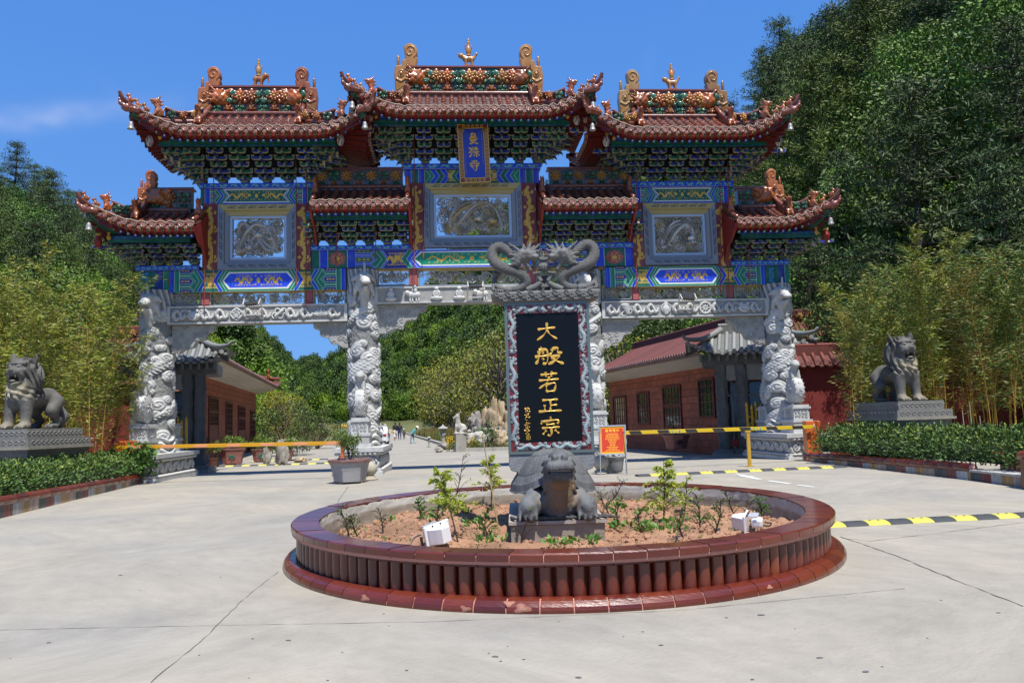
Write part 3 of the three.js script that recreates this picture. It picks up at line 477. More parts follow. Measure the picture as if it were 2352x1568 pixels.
// upturned beast head at the very corner
const cornerHead = (() => { const mb = new MB(); mb.add(body([[[-0.25,-0.02,0],[0.05,0,0],0.09,0.1],[[0.06,0.02,0],[0.22,0.12,0],0.09,0.05],[[0.22,0.12,0],[0.25,0.26,0],0.05,0.035],[[0.06,-0.06,0],[0.18,-0.02,0],0.05,0.03],[[0.0,0.1,0.06],[0.05,0.05,0.04]],[[0.0,0.1,-0.06],[0.05,0.05,0.04]]],0.05,[-0.36,-0.2,-0.17],[0.36,0.36,0.17],0.025,(d,x,y) => d - 0.008 * Math.sin(x * 60) * Math.sin(y * 60)),rgb(0.22,0.05,0.025)); return mb.geo(); })();

function tiledRoof(o) {
const R = group('roof',gate); R.position.set(o.u,0,0);
const { xl,xr,gl,gr,b,vE,vR,hipL,hipR } = o,TH = 0.5,L = o.lift ?? 0.6,rnd = rngOf(o.seed);
const reach = 1.5,cornerAt = (x) => Math.max(hipL ? clamp((xl + reach - x) / reach,0,1) : 0,hipR ? clamp((x - xr + reach) / reach,0,1) : 0);
const prof = (t) => vE + (vR - vE) * t * (0.72 + 0.28 * t);
const tmax = (x) => x < gl && hipL ? TH * clamp((x - xl) / (gl - xl),0,1) : x > gr && hipR ? TH * clamp((xr - x) / (xr - gr),0,1) : 1;
const front = (x,t) => { const c = cornerAt(x); return V3(x,prof(t) + L * c * c * Math.pow(1 - t,2),b * (1 - t) + 0.2 * c * c * (1 - t)); };
const side = (z,t,s) => { const c = clamp((Math.abs(z) / (b * (1 - t) + 1e-6) * b - b + 1.2) / 1.2,0,1),e = s < 0 ? xl : xr,g = s < 0 ? gl : gr; return V3(e + (g - e) * t / TH + s * 0.2 * c * c * (1 - t),prof(t) + L * c * c * Math.pow(1 - t,2),z); };
// pan tiles: stepped courses
const pan = new MB(),K = 9,course = (f) => (s,t) => { const k = t * 2 * K,i = Math.floor(k / 2 + 1e-6),odd = Math.round(k) % 2; const p = f(s,clamp((i + odd) / K,0,1)); p.y += odd ? 0.0 : 0.022; return p; };
pan.add(sheet(course((s,t) => { const x = lerp(xl,xr,s); return front(x,t * tmax(x)); }),40,2 * K,(s,t,p) => [p.x,p.z]),C.brownDark);
pan.add(sheet((s,t) => { const x = lerp(xr,xl,s),p = front(x,t * tmax(x)); p.z = -p.z; return p; },40,8),C.brownDark);
for (const s of [-1,1]) if (s < 0 ? hipL : hipR) { pan.add(sheet((q,t) => { const z = lerp(b,-b,q) * (1 - t * TH) * -s * -1; return side(s > 0 ? z : -z,t * TH,s); },20,6),C.brownDark); const gx = s < 0 ? gl : gr; pan.tri(V3(gx,prof(TH),b * (1 - TH)),V3(gx,prof(TH),-b * (1 - TH)),V3(gx,prof(1),0),C.red); }
pan.build('pan_tiles',M.glaze,R);
// barrel-tile rows, discs and drips
const n = Math.round((xr - xl - 0.2) / 0.245),p = (xr - xl - 0.24) / (n - 1);
const row = (pts,mb,col) => { let acc = 0; for (let i = 0; i < pts.length - 1; i++) { const a = pts[i],c = pts[i + 1],Lg = a.distanceTo(c),m = Math.max(1,Math.round(Lg / 0.3)); for (let k = 0; k < m; k++) { const q0 = a.clone().lerp(c,k / m),q1 = a.clone().lerp(c,(k + 1) / m),t = q1.clone().sub(q0).normalize(),sx = V3(0,1,0).cross(t).normalize(),up = t.clone().cross(sx).normalize(),cc = tint(col,0.7 + 0.6 * rnd(),(rnd() - 0.5) * 0.2),ring = (q,r) => [0,1,2,3,4,5].map((w) => { const A = Math.PI * w / 5; return q.clone().addScaledVector(sx,Math.cos(A) * r).addScaledVector(up,Math.sin(A) * r); }); const A0 = ring(q0,0.086),A1 = ring(q1,0.074); for (let w = 0; w < 5; w++) mb.quad(A0[w],A1[w],A1[w + 1],A0[w + 1],cc); mb.quad(A0[0],A0[1],A0[4],A0[5],cc).quad(A0[1],A0[2],A0[3],A0[4],cc); } acc += Lg; } };
const frontEdge = [];
for (let i = 0; i < n; i++) {
const x = xl + 0.12 + i * p,tm = tmax(x),pts = []; for (let k = 0; k <= 6; k++) pts.push(front(x,tm * k / 6));
const q = front(x,0); frontEdge.push(q);
const slant = x < 0 ? -cornerAt(x) : cornerAt(x);
const r = new MB(); row(pts,r,C.brown); const k1 = front(x,Math.min(tm,0.1)); r.add(new THREE.SphereGeometry(0.024,6,5),C.brownDark,M4(k1.x,k1.y + 0.1,k1.z));
r.build('barrel_tile_row',M.glazeAny,R);
const e = mesh('eave_disc',discGeo,M.glazeAny,R); e.position.set(q.x,q.y + 0.01,q.z + 0.03); e.rotation.set(-0.12 + (rnd() - 0.5) * 0.12,slant * 0.35,(rnd() - 0.5) * 0.3);
if (i < n - 1) { const m = front(x + p / 2,0),d = mesh('drip_tile',dripGeo,M.glazeAny,R); d.position.set(m.x,m.y - 0.035,m.z + 0.01); d.rotation.set(-0.2 + (rnd() - 0.5) * 0.1,slant * 0.3,Math.atan2(front(x + p,0).y - q.y,p)); }
}
const rest = new MB(); for (let i = 0; i < n; i++) { const x = xl + 0.12 + i * p,tm = tmax(x),pts = []; for (let k = 0; k <= 3; k++) { const q = front(x,tm * k / 3); q.z = -q.z; pts.push(q); } row(pts,rest,C.brown); rest.add(discGeo,WHITE,M4(pts[0].x,pts[0].y,pts[0].z - 0.03,0,Math.PI,0)); }
for (const s of [-1,1]) if (s < 0 ? hipL : hipR) for (let z = -b + 0.15; z < b; z += 0.245) { const tm = Math.min(TH,1 - Math.abs(z) / b),pts = []; for (let k = 0; k <= 3; k++) pts.push(side(z,tm * k / 3,s)); row(pts,rest,C.brown); rest.add(discGeo,WHITE,M4(pts[0].x + s * 0.03,pts[0].y,pts[0].z,0,s * Math.PI / 2,0)); rest.add(dripGeo,WHITE,M4(pts[0].x,pts[0].y - 0.04,pts[0].z + 0.12,0,s * Math.PI / 2,0)); }
rest.build('rear_tiles',M.glaze,R,'stuff');
// pale cord of lights strung along the discs
const cord = []; frontEdge.forEach((q,i) => { cord.push(V3(q.x - 0.05,q.y + 0.1 + rnd() * 0.03,q.z + 0.06),V3(q.x + p * 0.45,q.y + 0.06 + (rnd() - 0.5) * 0.03,q.z + 0.07)); });
mesh('light_cord',tubeGeo(spline(cord,cord.length * 2),0.011,4),S({ color: rgb(0.5,0.42,0.32),roughness: 0.7 }),R);
// eave boards, rafters and soffit
const bd = new MB(),NB = 36;
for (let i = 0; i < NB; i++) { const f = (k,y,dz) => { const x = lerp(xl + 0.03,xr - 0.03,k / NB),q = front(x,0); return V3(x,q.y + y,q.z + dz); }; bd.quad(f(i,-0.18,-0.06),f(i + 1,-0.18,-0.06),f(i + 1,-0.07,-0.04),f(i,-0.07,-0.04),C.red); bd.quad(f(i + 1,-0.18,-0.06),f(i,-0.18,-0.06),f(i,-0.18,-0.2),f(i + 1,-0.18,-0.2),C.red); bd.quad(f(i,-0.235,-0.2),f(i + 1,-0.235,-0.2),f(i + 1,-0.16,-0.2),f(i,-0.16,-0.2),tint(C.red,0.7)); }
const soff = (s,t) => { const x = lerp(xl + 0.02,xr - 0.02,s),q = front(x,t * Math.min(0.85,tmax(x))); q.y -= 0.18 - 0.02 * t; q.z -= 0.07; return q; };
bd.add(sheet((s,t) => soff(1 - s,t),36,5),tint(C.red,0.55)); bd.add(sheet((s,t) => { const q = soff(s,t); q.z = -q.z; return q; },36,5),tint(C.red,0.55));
for (const s of [-1,1]) if (s < 0 ? hipL : hipR) { bd.add(sheet((q,t) => { const z = lerp(b,-b,s > 0 ? 1 - q : q) * (1 - t * TH),w = side(z,t * TH,s); w.y -= 0.18; w.x -= s * 0.07; return w; },24,5),tint(C.red,0.55)); for (let i = 0; i < 24; i++) { const f = (k,y,dx) => { const z = lerp(-b,b,k / 24),q = side(z,0,s); return V3(q.x - s * dx,q.y + y,q.z); }; const A = f(i,-0.19,0.06),B = f(i + 1,-0.19,0.06),Cc = f(i + 1,-0.08,0.04),D = f(i,-0.08,0.04); s > 0 ? bd.quad(B,A,D,Cc,C.red) : bd.quad(A,B,Cc,D,C.red); } }
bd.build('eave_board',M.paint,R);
const rf = new MB(),nr = Math.round((xr - xl) / 0.225);
for (let i = 0; i <= nr; i++) {
const x = lerp(xl + 0.15,xr - 0.15,i / nr),q = front(x,0),c = cornerAt(x),sl = (x < (xl + xr) / 2 ? -1 : 1) * c * 0.5,q2 = front(x - sl * 0.9,Math.min(0.42,tmax(x) * 0.9));
const bar = (a,e,w,col) => { const l = a.distanceTo(e),mid = a.clone().add(e).multiplyScalar(0.5),dir = e.clone().sub(a).normalize(),m = new THREE.Matrix4().lookAt(e,a,V3(0,1,0)).setPosition(mid); rf.box(-w,w,-w,w,-l / 2,l / 2,col,m); };
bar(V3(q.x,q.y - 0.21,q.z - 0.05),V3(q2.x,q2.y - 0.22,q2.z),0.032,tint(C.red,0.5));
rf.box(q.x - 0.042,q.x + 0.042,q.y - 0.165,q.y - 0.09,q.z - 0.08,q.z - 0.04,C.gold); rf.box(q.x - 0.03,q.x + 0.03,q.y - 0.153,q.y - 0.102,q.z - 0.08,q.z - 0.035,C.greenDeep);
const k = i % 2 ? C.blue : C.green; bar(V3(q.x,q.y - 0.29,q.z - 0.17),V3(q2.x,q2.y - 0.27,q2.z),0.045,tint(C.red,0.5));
rf.add(new THREE.CylinderGeometry(0.05,0.05,0.03,10),k,M4(q.x,q.y - 0.29,q.z - 0.16,Math.PI / 2,0,0)); rf.add(new THREE.CylinderGeometry(0.026,0.026,0.036,8),C.white,M4(q.x,q.y - 0.28,q.z - 0.157,Math.PI / 2,0,0));
}
for (const s of [-1,1]) if (s < 0 ? hipL : hipR) for (let z = -b + 0.1; z < b; z += 0.2) { const a = side(z,0,s),e = side(z * 0.6,TH * 0.8,s); a.y -= 0.3; e.y -= 0.3; a.x -= s * 0.06; const l = a.distanceTo(e),m = new THREE.Matrix4().lookAt(e,a,V3(0,1,0)).setPosition(a.clone().add(e).multiplyScalar(0.5)); rf.box(-0.035,0.035,-0.035,0.035,-l / 2,l / 2,tint(C.red,0.7),m); rf.box(-0.03,0.03,-0.03,0.03,-l / 2 - 0.01,l / 2 - 0.2,tint(C.red,0.4),m.clone().multiply(M4(0,-0.07,0))); }
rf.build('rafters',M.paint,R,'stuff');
// eave purlin and bracket clusters
const hb = o.hb,vB = o.vB,dz = o.dz,tiers = o.tiers,vP = o.vP,top = vP - 0.02,dy = (top - vB - 0.12) / tiers,zP = 0.1 + dz * tiers,pw = hb + (hipL ? dz * (tiers - 1) : 0),pe = o.hbR ?? hb,pwR = pe + (hipR ? dz * (tiers - 1) : 0);
const purl = (x0,x1,y0,y1,z0,z1,nm) => { const g = new THREE.BoxGeometry(x1 - x0,y1 - y0,z1 - z0),T = g.attributes.uv; for (let k = 0; k < T.count; k++) T.setX(k,T.getX(k) * (Math.max(x1 - x0,z1 - z0) / 1.2)); const q = mesh(nm,g,PAINT.purlin,R); q.position.set((x0 + x1) / 2,(y0 + y1) / 2,(z0 + z1) / 2); return q; };
purl(-pw - 0.1,pwR + 0.1,vP,o.vPT,zP - 0.16,zP + 0.02,'eave_purlin'); purl(-pw - 0.1,pwR + 0.1,vP,o.vPT,-zP - 0.02,-zP + 0.16,'eave_purlin');
if (hipL) purl(-pw - 0.12,-pw + 0.06,vP + 0.003,o.vPT - 0.003,-zP + 0.17,zP - 0.17,'eave_purlin'); if (hipR) purl(pwR - 0.06,pwR + 0.12,vP + 0.003,o.vPT - 0.003,-zP + 0.17,zP - 0.17,'eave_purlin');
const sp = o.sp ?? 0.6,cnt = Math.max(1,Math.round((hb + pe) / sp)),step = (hb + pe) / cnt,geos = {};
const setAt = (x,from,alt,ry,z) => { const k = from + (alt ? 'a' : 'b'),g = geos[k] ??= bracketSet(tiers,from,dy,dz,alt,step * 0.98),q = mesh('bracket_set',g,M.paintAny,R); q.position.set(x,vB,z); q.rotation.y = ry; };
for (let i = 0; i <= cnt; i++) setAt(-hb + i * step,0,i % 2,0,0.06);
for (const s of [-1,1]) if (s < 0 ? hipL : hipR) {
const e = s < 0 ? hb : pe; for (let j = 1; j * step < dz * tiers + 0.3; j++) { const from = Math.min(tiers - 1,Math.ceil(j * step / dz)); setAt(s * (e + j * step * 0.95),from,(j + cnt) % 2,0,0.06); }
for (const z of [-0.15,0.35,-0.6]) setAt(s * e,z === -0.15 ? 0 : 2,z > 0,s * Math.PI / 2,z); setAt(s * e,0,true,s * Math.PI / 4,0.05);
setAt(s * e,1,false,s * 0.42,0.05); setAt(s * e,1,false,s * 1.15,0.0); 
// hanging vase-shaped ornament and yellow bob at the corner
const cx = s * ((s < 0 ? pw : pwR) + 0.28),pp = [cx,o.vPT - 0.02,zP + 0.2];
const pd = new MB(),prf = [[0.02,0.06],[0.075,0.05],[0.08,0.0],[0.06,-0.03],[0.1,-0.12],[0.11,-0.2],[0.085,-0.3],[0.05,-0.35],[0.0001,-0.36]],lg = lathe(prf,24); paint(lg,(c,x,y,z) => { const a = Math.atan2(z,x) + Math.sin(y * 14) * 0.35,k = ((Math.floor(a / 6.283 * 14) % 7) + 7) % 7; if (y > -0.01) c.copy(C.gold); else if (o.redPendant) c.copy(C.red); else c.copy([C.white,C.blue,C.white,C.red,C.white,C.green,C.white][k]); }); pd.add(lg); pd.build('corner_pendant',M.paint,R).position.set(...pp);
const bb = new MB(); bb.add(lathe([[0.03,0.12],[0.05,0.06],[0.03,0.02],[0.065,-0.05],[0.06,-0.1],[0.02,-0.15],[0.0001,-0.16]],12),C.gold); const bm = bb.build('bob',M.paint,R); bm.position.set(cx - s * 0.26,o.vPT,zP + 0.12);
}
// closing board behind the brackets (upper part), with red fields
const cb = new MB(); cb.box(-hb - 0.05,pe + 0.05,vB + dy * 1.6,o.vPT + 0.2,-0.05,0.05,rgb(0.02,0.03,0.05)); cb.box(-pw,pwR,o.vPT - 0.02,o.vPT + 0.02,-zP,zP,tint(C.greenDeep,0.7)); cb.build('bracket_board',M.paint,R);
// ridges
const rh = o.ridgeH,rd = new MB(),r0 = vR - 0.03;
rd.box(gl - 0.05,gr + 0.05,r0 - 0.28,r0,-0.3,0.3,C.brownDark); rd.box(gl - 0.02,gr + 0.02,r0,r0 + rh,-0.13,0.13,tint(C.brown,0.7)); rd.box(gl - 0.08,gr + 0.08,r0 + rh,r0 + rh + 0.05,-0.18,0.18,C.brown);
for (const s of [-1,1]) { const g = new THREE.CylinderGeometry(0.07,0.07,gr - gl,8); rd.add(g,C.brown,M4((gl + gr) / 2,r0 - 0.06,0.28 * s,0,0,Math.PI / 2)); rd.box(gl,gr,r0 + 0.0,r0 + 0.03,0.2 * s - 0.03,0.2 * s + 0.03,C.brown); for (let x = gl + 0.15; x < gr; x += 0.3) rd.add(new THREE.CylinderGeometry(0.074,0.074,0.018,8),C.brownLight,M4(x,r0 - 0.06,0.28 * s,0,0,Math.PI / 2)); }
rd.add(new THREE.CylinderGeometry(0.06,0.06,gr - gl + 0.1,8),rgb(0.22,0.09,0.08),M4((gl + gr) / 2,r0 + rh + 0.06,0,0,0,Math.PI / 2));
const ridge = rd.build('main_ridge',M.glaze,R);
const orn = (g,x,y,z,s = 1,ry = 0,nm = 'ridge_flower') => { const q = mesh(nm,g,M.glazeAny,R); q.position.set(x,y,z); q.scale.setScalar(s); q.rotation.y = ry; return q; };
const nf = Math.max(3,Math.round((gr - gl) / 0.36)); for (let i = 0; i < nf; i++) { const x = lerp(gl,gr,(i + 0.5) / nf),w = (gr - gl) / nf; orn(o.flowers[i % o.flowers.length],x,r0 + rh * 0.62,0.13,rh * 1.75); orn(i % 2 ? ORN.small : ORN.leafS,x,r0 + rh * 0.15,0.135,rh * 1.9); const pl = new MB(); pl.box(x - w / 2 + 0.008,x + w / 2 - 0.008,r0 + rh * 0.3,r0 + rh - 0.01,0.12,0.142,i % 3 === 1 ? rgb(0.02,0.06,0.04) : rgb(0.2,0.055,0.012)); pl.box(x - w / 2 + 0.008,x + w / 2 - 0.008,r0 + 0.03,r0 + rh * 0.285,0.12,0.146,i % 2 ? rgb(0.2,0.07,0.03) : rgb(0.02,0.075,0.05)); pl.build('ridge_tile',M.glaze,R); }
if (o.ends) for (const s of o.ends) { const q = orn(ENDS[o.endCol],s < 0 ? gl - 0.1 : gr + 0.1,r0 + 0.06,0,o.endS ?? 1,0,'ridge_end_dragon'); q.scale.set(q.scale.x * 1.16,q.scale.y * 1.4,q.scale.z * 1.1); if (s > 0) q.rotation.y = Math.PI; const h = orn(dragonBite,s < 0 ? gl + 0.26 : gr - 0.26,r0 + rh * 0.58,0.14,1.3,0,'ridge_dragon_head'); if (s > 0) h.rotation.y = Math.PI; }
if (o.mid) orn(MID[o.mid],o.midX ?? (gl + gr) / 2,r0 + rh + 0.08,0,o.midS ?? 1,o.mid === 'horned' ? Math.PI : 0,'ridge_beast');
for (const s of [-1,1]) {
const hip = s < 0 ? hipL : hipR,g = s < 0 ? gl : gr,e = s < 0 ? xl : xr;
if (hip) {
// steep ridge down the gable, then the hip swinging out to the corner
const vr = [],hp = []; for (let k = 0; k <= 8; k++) { const t = lerp(1,TH - 0.1,k / 8),q = front(g,t); vr.push(V3(g + s * 0.05 * k / 8,q.y + 0.2 + 0.16 * (1 - k / 8),q.z)); }
const HB = new MB(); HB.tube(vr,0.075,C.brown,8); for (let k = 0; k < 8; k++) { const a = vr[k],c = vr[k + 1]; for (const d of [-0.06,0.06]) { const A = V3(a.x + d,a.y,a.z),B = V3(c.x + d,c.y,c.z),Cc = V3(c.x + d,c.y - 0.28,c.z),D = V3(a.x + d,a.y - 0.4,a.z); d > 0 ? HB.quad(D,Cc,B,A,C.brownDark) : HB.quad(A,B,Cc,D,C.brownDark); } HB.quad(V3(a.x - 0.06,a.y - 0.4,a.z),V3(a.x + 0.06,a.y - 0.4,a.z),V3(a.x + 0.06,a.y,a.z),V3(a.x - 0.06,a.y,a.z),C.brownDark); }
HB.build('steep_ridge',M.glaze,R);
const end = vr[8]; const dg = orn(ridgeDragon,end.x,end.y - 0.22,end.z + 0.12,0.85,-Math.PI / 2,'ridge_dragon');
for (let k = 0; k <= 12; k++) { const t = TH * (1 - k / 12),x = g + (e - g) * (1 - t / TH),q = front(x,t * 0.999); hp.push(V3(q.x + s * 0.02 * k,q.y + 0.1 + 0.12 * Math.pow(k / 12,3),q.z + 0.02 * k / 12)); }
const tip = hp[12].clone().sub(hp[11]).setY(0).normalize(); hp.push(hp[12].clone().addScaledVector(tip,0.1).add(V3(0,0.17,0)));
const HP = new MB(); HP.tube(hp,(t) => lerp(0.085,0.05,t),C.brown,8,true,1.0); HP.tube(hp.map((q) => V3(q.x,q.y - 0.1,q.z)),(t) => lerp(0.075,0.04,t),C.brownDark,6); HP.build('hip_ridge',M.glaze,R);
// flower wall on the upper part of the hip, dragon at its foot, beasts beyond
const fw = new MB(),hf = 0.36,k1 = 6; for (let k = 0; k < k1; k++) { const A = hp[k],B = hp[k + 1],top = (q,i) => V3(q.x,q.y + hf * (1.0 - 0.3 * Math.sin(i / k1 * Math.PI)),q.z); fw.quad(A,B,top(B,k + 1),top(A,k),tint(C.brown,0.6)); fw.quad(B,A,top(A,k),top(B,k + 1),tint(C.brown,0.6)); } const cap = []; for (let k = 0; k <= k1; k++) cap.push(V3(hp[k].x,hp[k].y + hf * (1.0 - 0.3 * Math.sin(k / k1 * Math.PI)) + 0.02,hp[k].z)); fw.tube(cap,0.05,rgb(0.24,0.09,0.07),6); fw.build('hip_wall',M.glaze,R);
for (const [k,f,sc] of [[1.2,ORN.amber,0.85],[3,o.flowers[0],0.85],[4.8,ORN.pad,0.8]]) { const q = hp[Math.floor(k)].clone().lerp(hp[Math.floor(k) + 1],k % 1); orn(f,q.x,q.y + 0.17,q.z + 0.06,sc,s * 0.35,'hip_flower'); }
const ry = s > 0 ? -0.45 : Math.PI + 0.45; orn(ridgeDragon,hp[7].x,hp[7].y + 0.05,hp[7].z,o.small ? 0.72 : 0.8,ry,'hip_dragon');
for (const k of o.small ? [9,11] : [8.7,9.8,10.9]) { const q = hp[Math.floor(k)].clone().lerp(hp[Math.floor(k) + 1],k % 1); orn(hipBeast,q.x,q.y + 0.06,q.z,0.75,ry,'hip_beast'); }
const c = front(e,0); const ch = orn(cornerHead,c.x + s * 0.06,c.y - 0.1,c.z + 0.08,0.95,ry,'corner_beast_head');
const cbm = new MB(); const a0 = V3(s * ((s < 0 ? pw : pwR) - 0.2),o.vPT + 0.1,zP - 0.3),a1 = V3(c.x + s * 0.02,c.y - 0.2,c.z - 0.02),mid = a0.clone().lerp(a1,0.6).add(V3(0,-0.08,0)),bp = spline([a0,mid,a1],10); cbm.tube(bp,(t) => lerp(0.13,0.085,t),C.green,4); cbm.tube(bp.map((q) => V3(q.x,q.y - 0.02,q.z + 0.03)),(t) => lerp(0.1,0.06,t),C.cream,4); cbm.tube(bp.map((q) => V3(q.x,q.y - 0.03,q.z + 0.05)),(t) => lerp(0.09,0.052,t),C.greenDeep,4); cbm.build('corner_beam',M.paint,R);
// bell under the corner
o.bells.push([R.position.x + a1.x,a1.y - 0.12,a1.z + 0.02]);
} else {
const vr = []; for (let k = 0; k <= 8; k++) { const q = front(e,lerp(1,0.06,k / 8)); vr.push(V3(e - s * 0.1,q.y + 0.13,q.z)); }
const HB = new MB(); HB.tube(vr,0.07,C.brown,6); HB.build('steep_ridge',M.glaze,R); orn(ridgeDragon,vr[5].x,vr[5].y + 0.02,vr[5].z,0.7,-Math.PI / 2,'ridge_dragon');
const bb = new MB(),pr = [[0.1,o.vB - 0.05],[0.42,o.vB - 0.04],[0.5,o.vB + 0.12],[0.62,o.vB + 0.2],[0.7,o.vB + 0.36],[b * 0.72,vE - 0.42],[b * 0.9,vE - 0.22],[b - 0.02,vE - 0.05],[b * 0.5,prof(0.5) + 0.02],[0,vR]];
bb.add(prism(pr,0.07,0.01,0),tint(C.red,0.9),new THREE.Matrix4().makeTranslation(e + (s < 0 ? 0.07 : 0),0,0).multiply(new THREE.Matrix4().makeRotationY(-Math.PI / 2))); bb.build('barge_board',M.paint,R);
}
}
return R;
}
// ---------- painted decoration of the gate's timber (flat print on the beams) ----------
const PC = { blue: '#1c3cc8',blueD: '#13258c',green: '#0c7a5c',greenD: '#0a5a48',white: '#d8dcd0',gold: '#d9ac3c',red: '#7a3034',cream: '#cfc18a',sky: '#3c8fd8' };
function poly(c,pts,fill,stroke,w = 3) { c.beginPath(); pts.forEach((p,i) => i ? c.lineTo(...p) : c.moveTo(...p)); c.closePath(); if (fill) { c.fillStyle = fill; c.fill(); } if (stroke) { c.strokeStyle = stroke; c.lineWidth = w; c.stroke(); } }
function curl(c,x,y,r,dir,col,w,turns = 1.3) { c.strokeStyle = col; c.lineWidth = w; c.lineCap = 'round'; c.beginPath(); for (let k = 0; k <= 24; k++) { const a = k / 24 * turns * 6.283 * dir,q = r * (1 - k / 28); c.lineTo(x + Math.cos(a) * q,y + Math.sin(a) * q); } c.stroke(); }
// a writhing gold dragon facing right (or left with flip)
function goldDragon(c,x,y,w,h,flip,col = PC.gold) {
c.save(); c.translate(x + (flip ? w : 0),y); c.scale(flip ? -1 : 1,1); c.strokeStyle = c.fillStyle = col; c.lineCap = 'round'; c.lineJoin = 'round';
const P = (t) => [w * (0.02 + 0.84 * t),h * (0.5 - 0.24 * Math.sin(t * 13.5 - 0.6) * (0.6 + 0.4 * t))];
for (let k = 0; k < 60; k++) { const t = k / 60,a = P(t),b = P((k + 1) / 60); c.lineWidth = h * (0.06 + 0.12 * Math.sin(Math.PI * Math.min(1,t * 1.15 + 0.06))); c.beginPath(); c.moveTo(...a); c.lineTo(...b); c.stroke(); if (k % 3 === 0) { c.lineWidth = h * 0.03; const nx = -(b[1] - a[1]),ny = b[0] - a[0],l = Math.hypot(nx,ny) || 1; c.beginPath(); c.moveTo(...a); c.lineTo(a[0] - nx / l * h * 0.13,a[1] - ny / l * h * 0.13); c.stroke(); } }
for (const [t,s] of [[0.25,1],[0.42,-1],[0.62,1],[0.75,-1]]) { const p = P(t); c.lineWidth = h * 0.05; c.beginPath(); c.moveTo(...p); c.quadraticCurveTo(p[0] + w * 0.05,p[1] + s * h * 0.2,p[0] + w * 0.02,p[1] + s * h * 0.34); c.stroke(); for (let q = -1; q < 3; q++) { c.lineWidth = h * 0.025; c.beginPath(); c.moveTo(p[0] + w * 0.02,p[1] + s * h * 0.34); c.lineTo(p[0] + w * 0.02 + q * w * 0.018,p[1] + s * h * 0.44); c.stroke(); } }
const e = P(1); c.beginPath(); c.ellipse(e[0],e[1],w * 0.05,h * 0.13,0,0,6.283); c.fill(); c.beginPath(); c.moveTo(e[0],e[1] - h * 0.1); c.lineTo(e[0] + w * 0.11,e[1] - h * 0.04); c.lineTo(e[0] + w * 0.05,e[1] + h * 0.03); c.lineTo(e[0] + w * 0.1,e[1] + h * 0.1); c.lineTo(e[0],e[1] + h * 0.12); c.fill();
for (let k = 0; k < 5; k++) { c.lineWidth = h * 0.025; c.beginPath(); c.moveTo(e[0],e[1]); c.quadraticCurveTo(e[0] - w * 0.05,e[1] - h * (0.1 + 0.05 * k),e[0] - w * (0.1 + 0.01 * k),e[1] - h * (0.34 - 0.12 * k)); c.stroke(); }
for (let k = 0; k < 13; k++) { const q = [w * (0.05 + 0.075 * k),h * (k % 2 ? 0.1 : 0.88)]; curl(c,q[0],q[1],h * 0.075,k % 2 ? 1 : -1,col,h * 0.03,1); }
c.restore();
}
function scrolls(c,x,y,w,h,col,lw,n) { for (let i = 0; i < n; i++) { const cx = x + (i + 0.5) / n * w,s = i % 2 ? 1 : -1; c.strokeStyle = col; c.lineWidth = lw; c.beginPath(); c.moveTo(cx - w / n * 0.5,y + h * (0.5 + 0.25 * s)); c.bezierCurveTo(cx - w / n * 0.2,y + h * (0.5 - 0.5 * s),cx,y + h * (0.5 - 0.4 * s),cx + w / n * 0.1,y + h * 0.5); c.stroke(); curl(c,cx + w / n * 0.02,y + h * (0.5 + 0.05 * s),h * 0.2,s,col,lw,1.2); curl(c,cx - w / n * 0.3,y + h * (0.5 - 0.12 * s),h * 0.14,-s,col,lw,1.1); } }
function goldScrollBand(c,x,y,w,h) { c.fillStyle = c.strokeStyle = PC.gold; for (let i = 0; i < 4; i++) { const a = y + h * (0.12 + 0.25 * i); curl(c,x + w * (0.5 + 0.22 * (i % 2 ? 1 : -1)),a,w * 0.3,i % 2 ? 1 : -1,PC.gold,w * 0.13,1.1); c.lineWidth = w * 0.24; c.beginPath(); c.moveTo(x + w * 0.5,a - h * 0.1); c.bezierCurveTo(x + w * (i % 2 ? 0.9 : 0.1),a,x + w * (i % 2 ? 0.1 : 0.9),a + h * 0.08,x + w * 0.5,a + h * 0.17); c.stroke(); for (let k = 0; k < 3; k++) { c.beginPath(); c.ellipse(x + w * (0.2 + 0.3 * k),a + h * 0.06 * (k % 2 ? 1 : -0.4),w * 0.15,h * 0.024,k,0,6.283); c.fill(); } } }
const chev = (c,x,w,h,s,fill) => { const t = h * 0.3 * s; poly(c,[[x,0],[x + w,0],[x + w + t,h / 2],[x + w,h],[x,h],[x + t,h / 2]],fill,PC.white,3); };
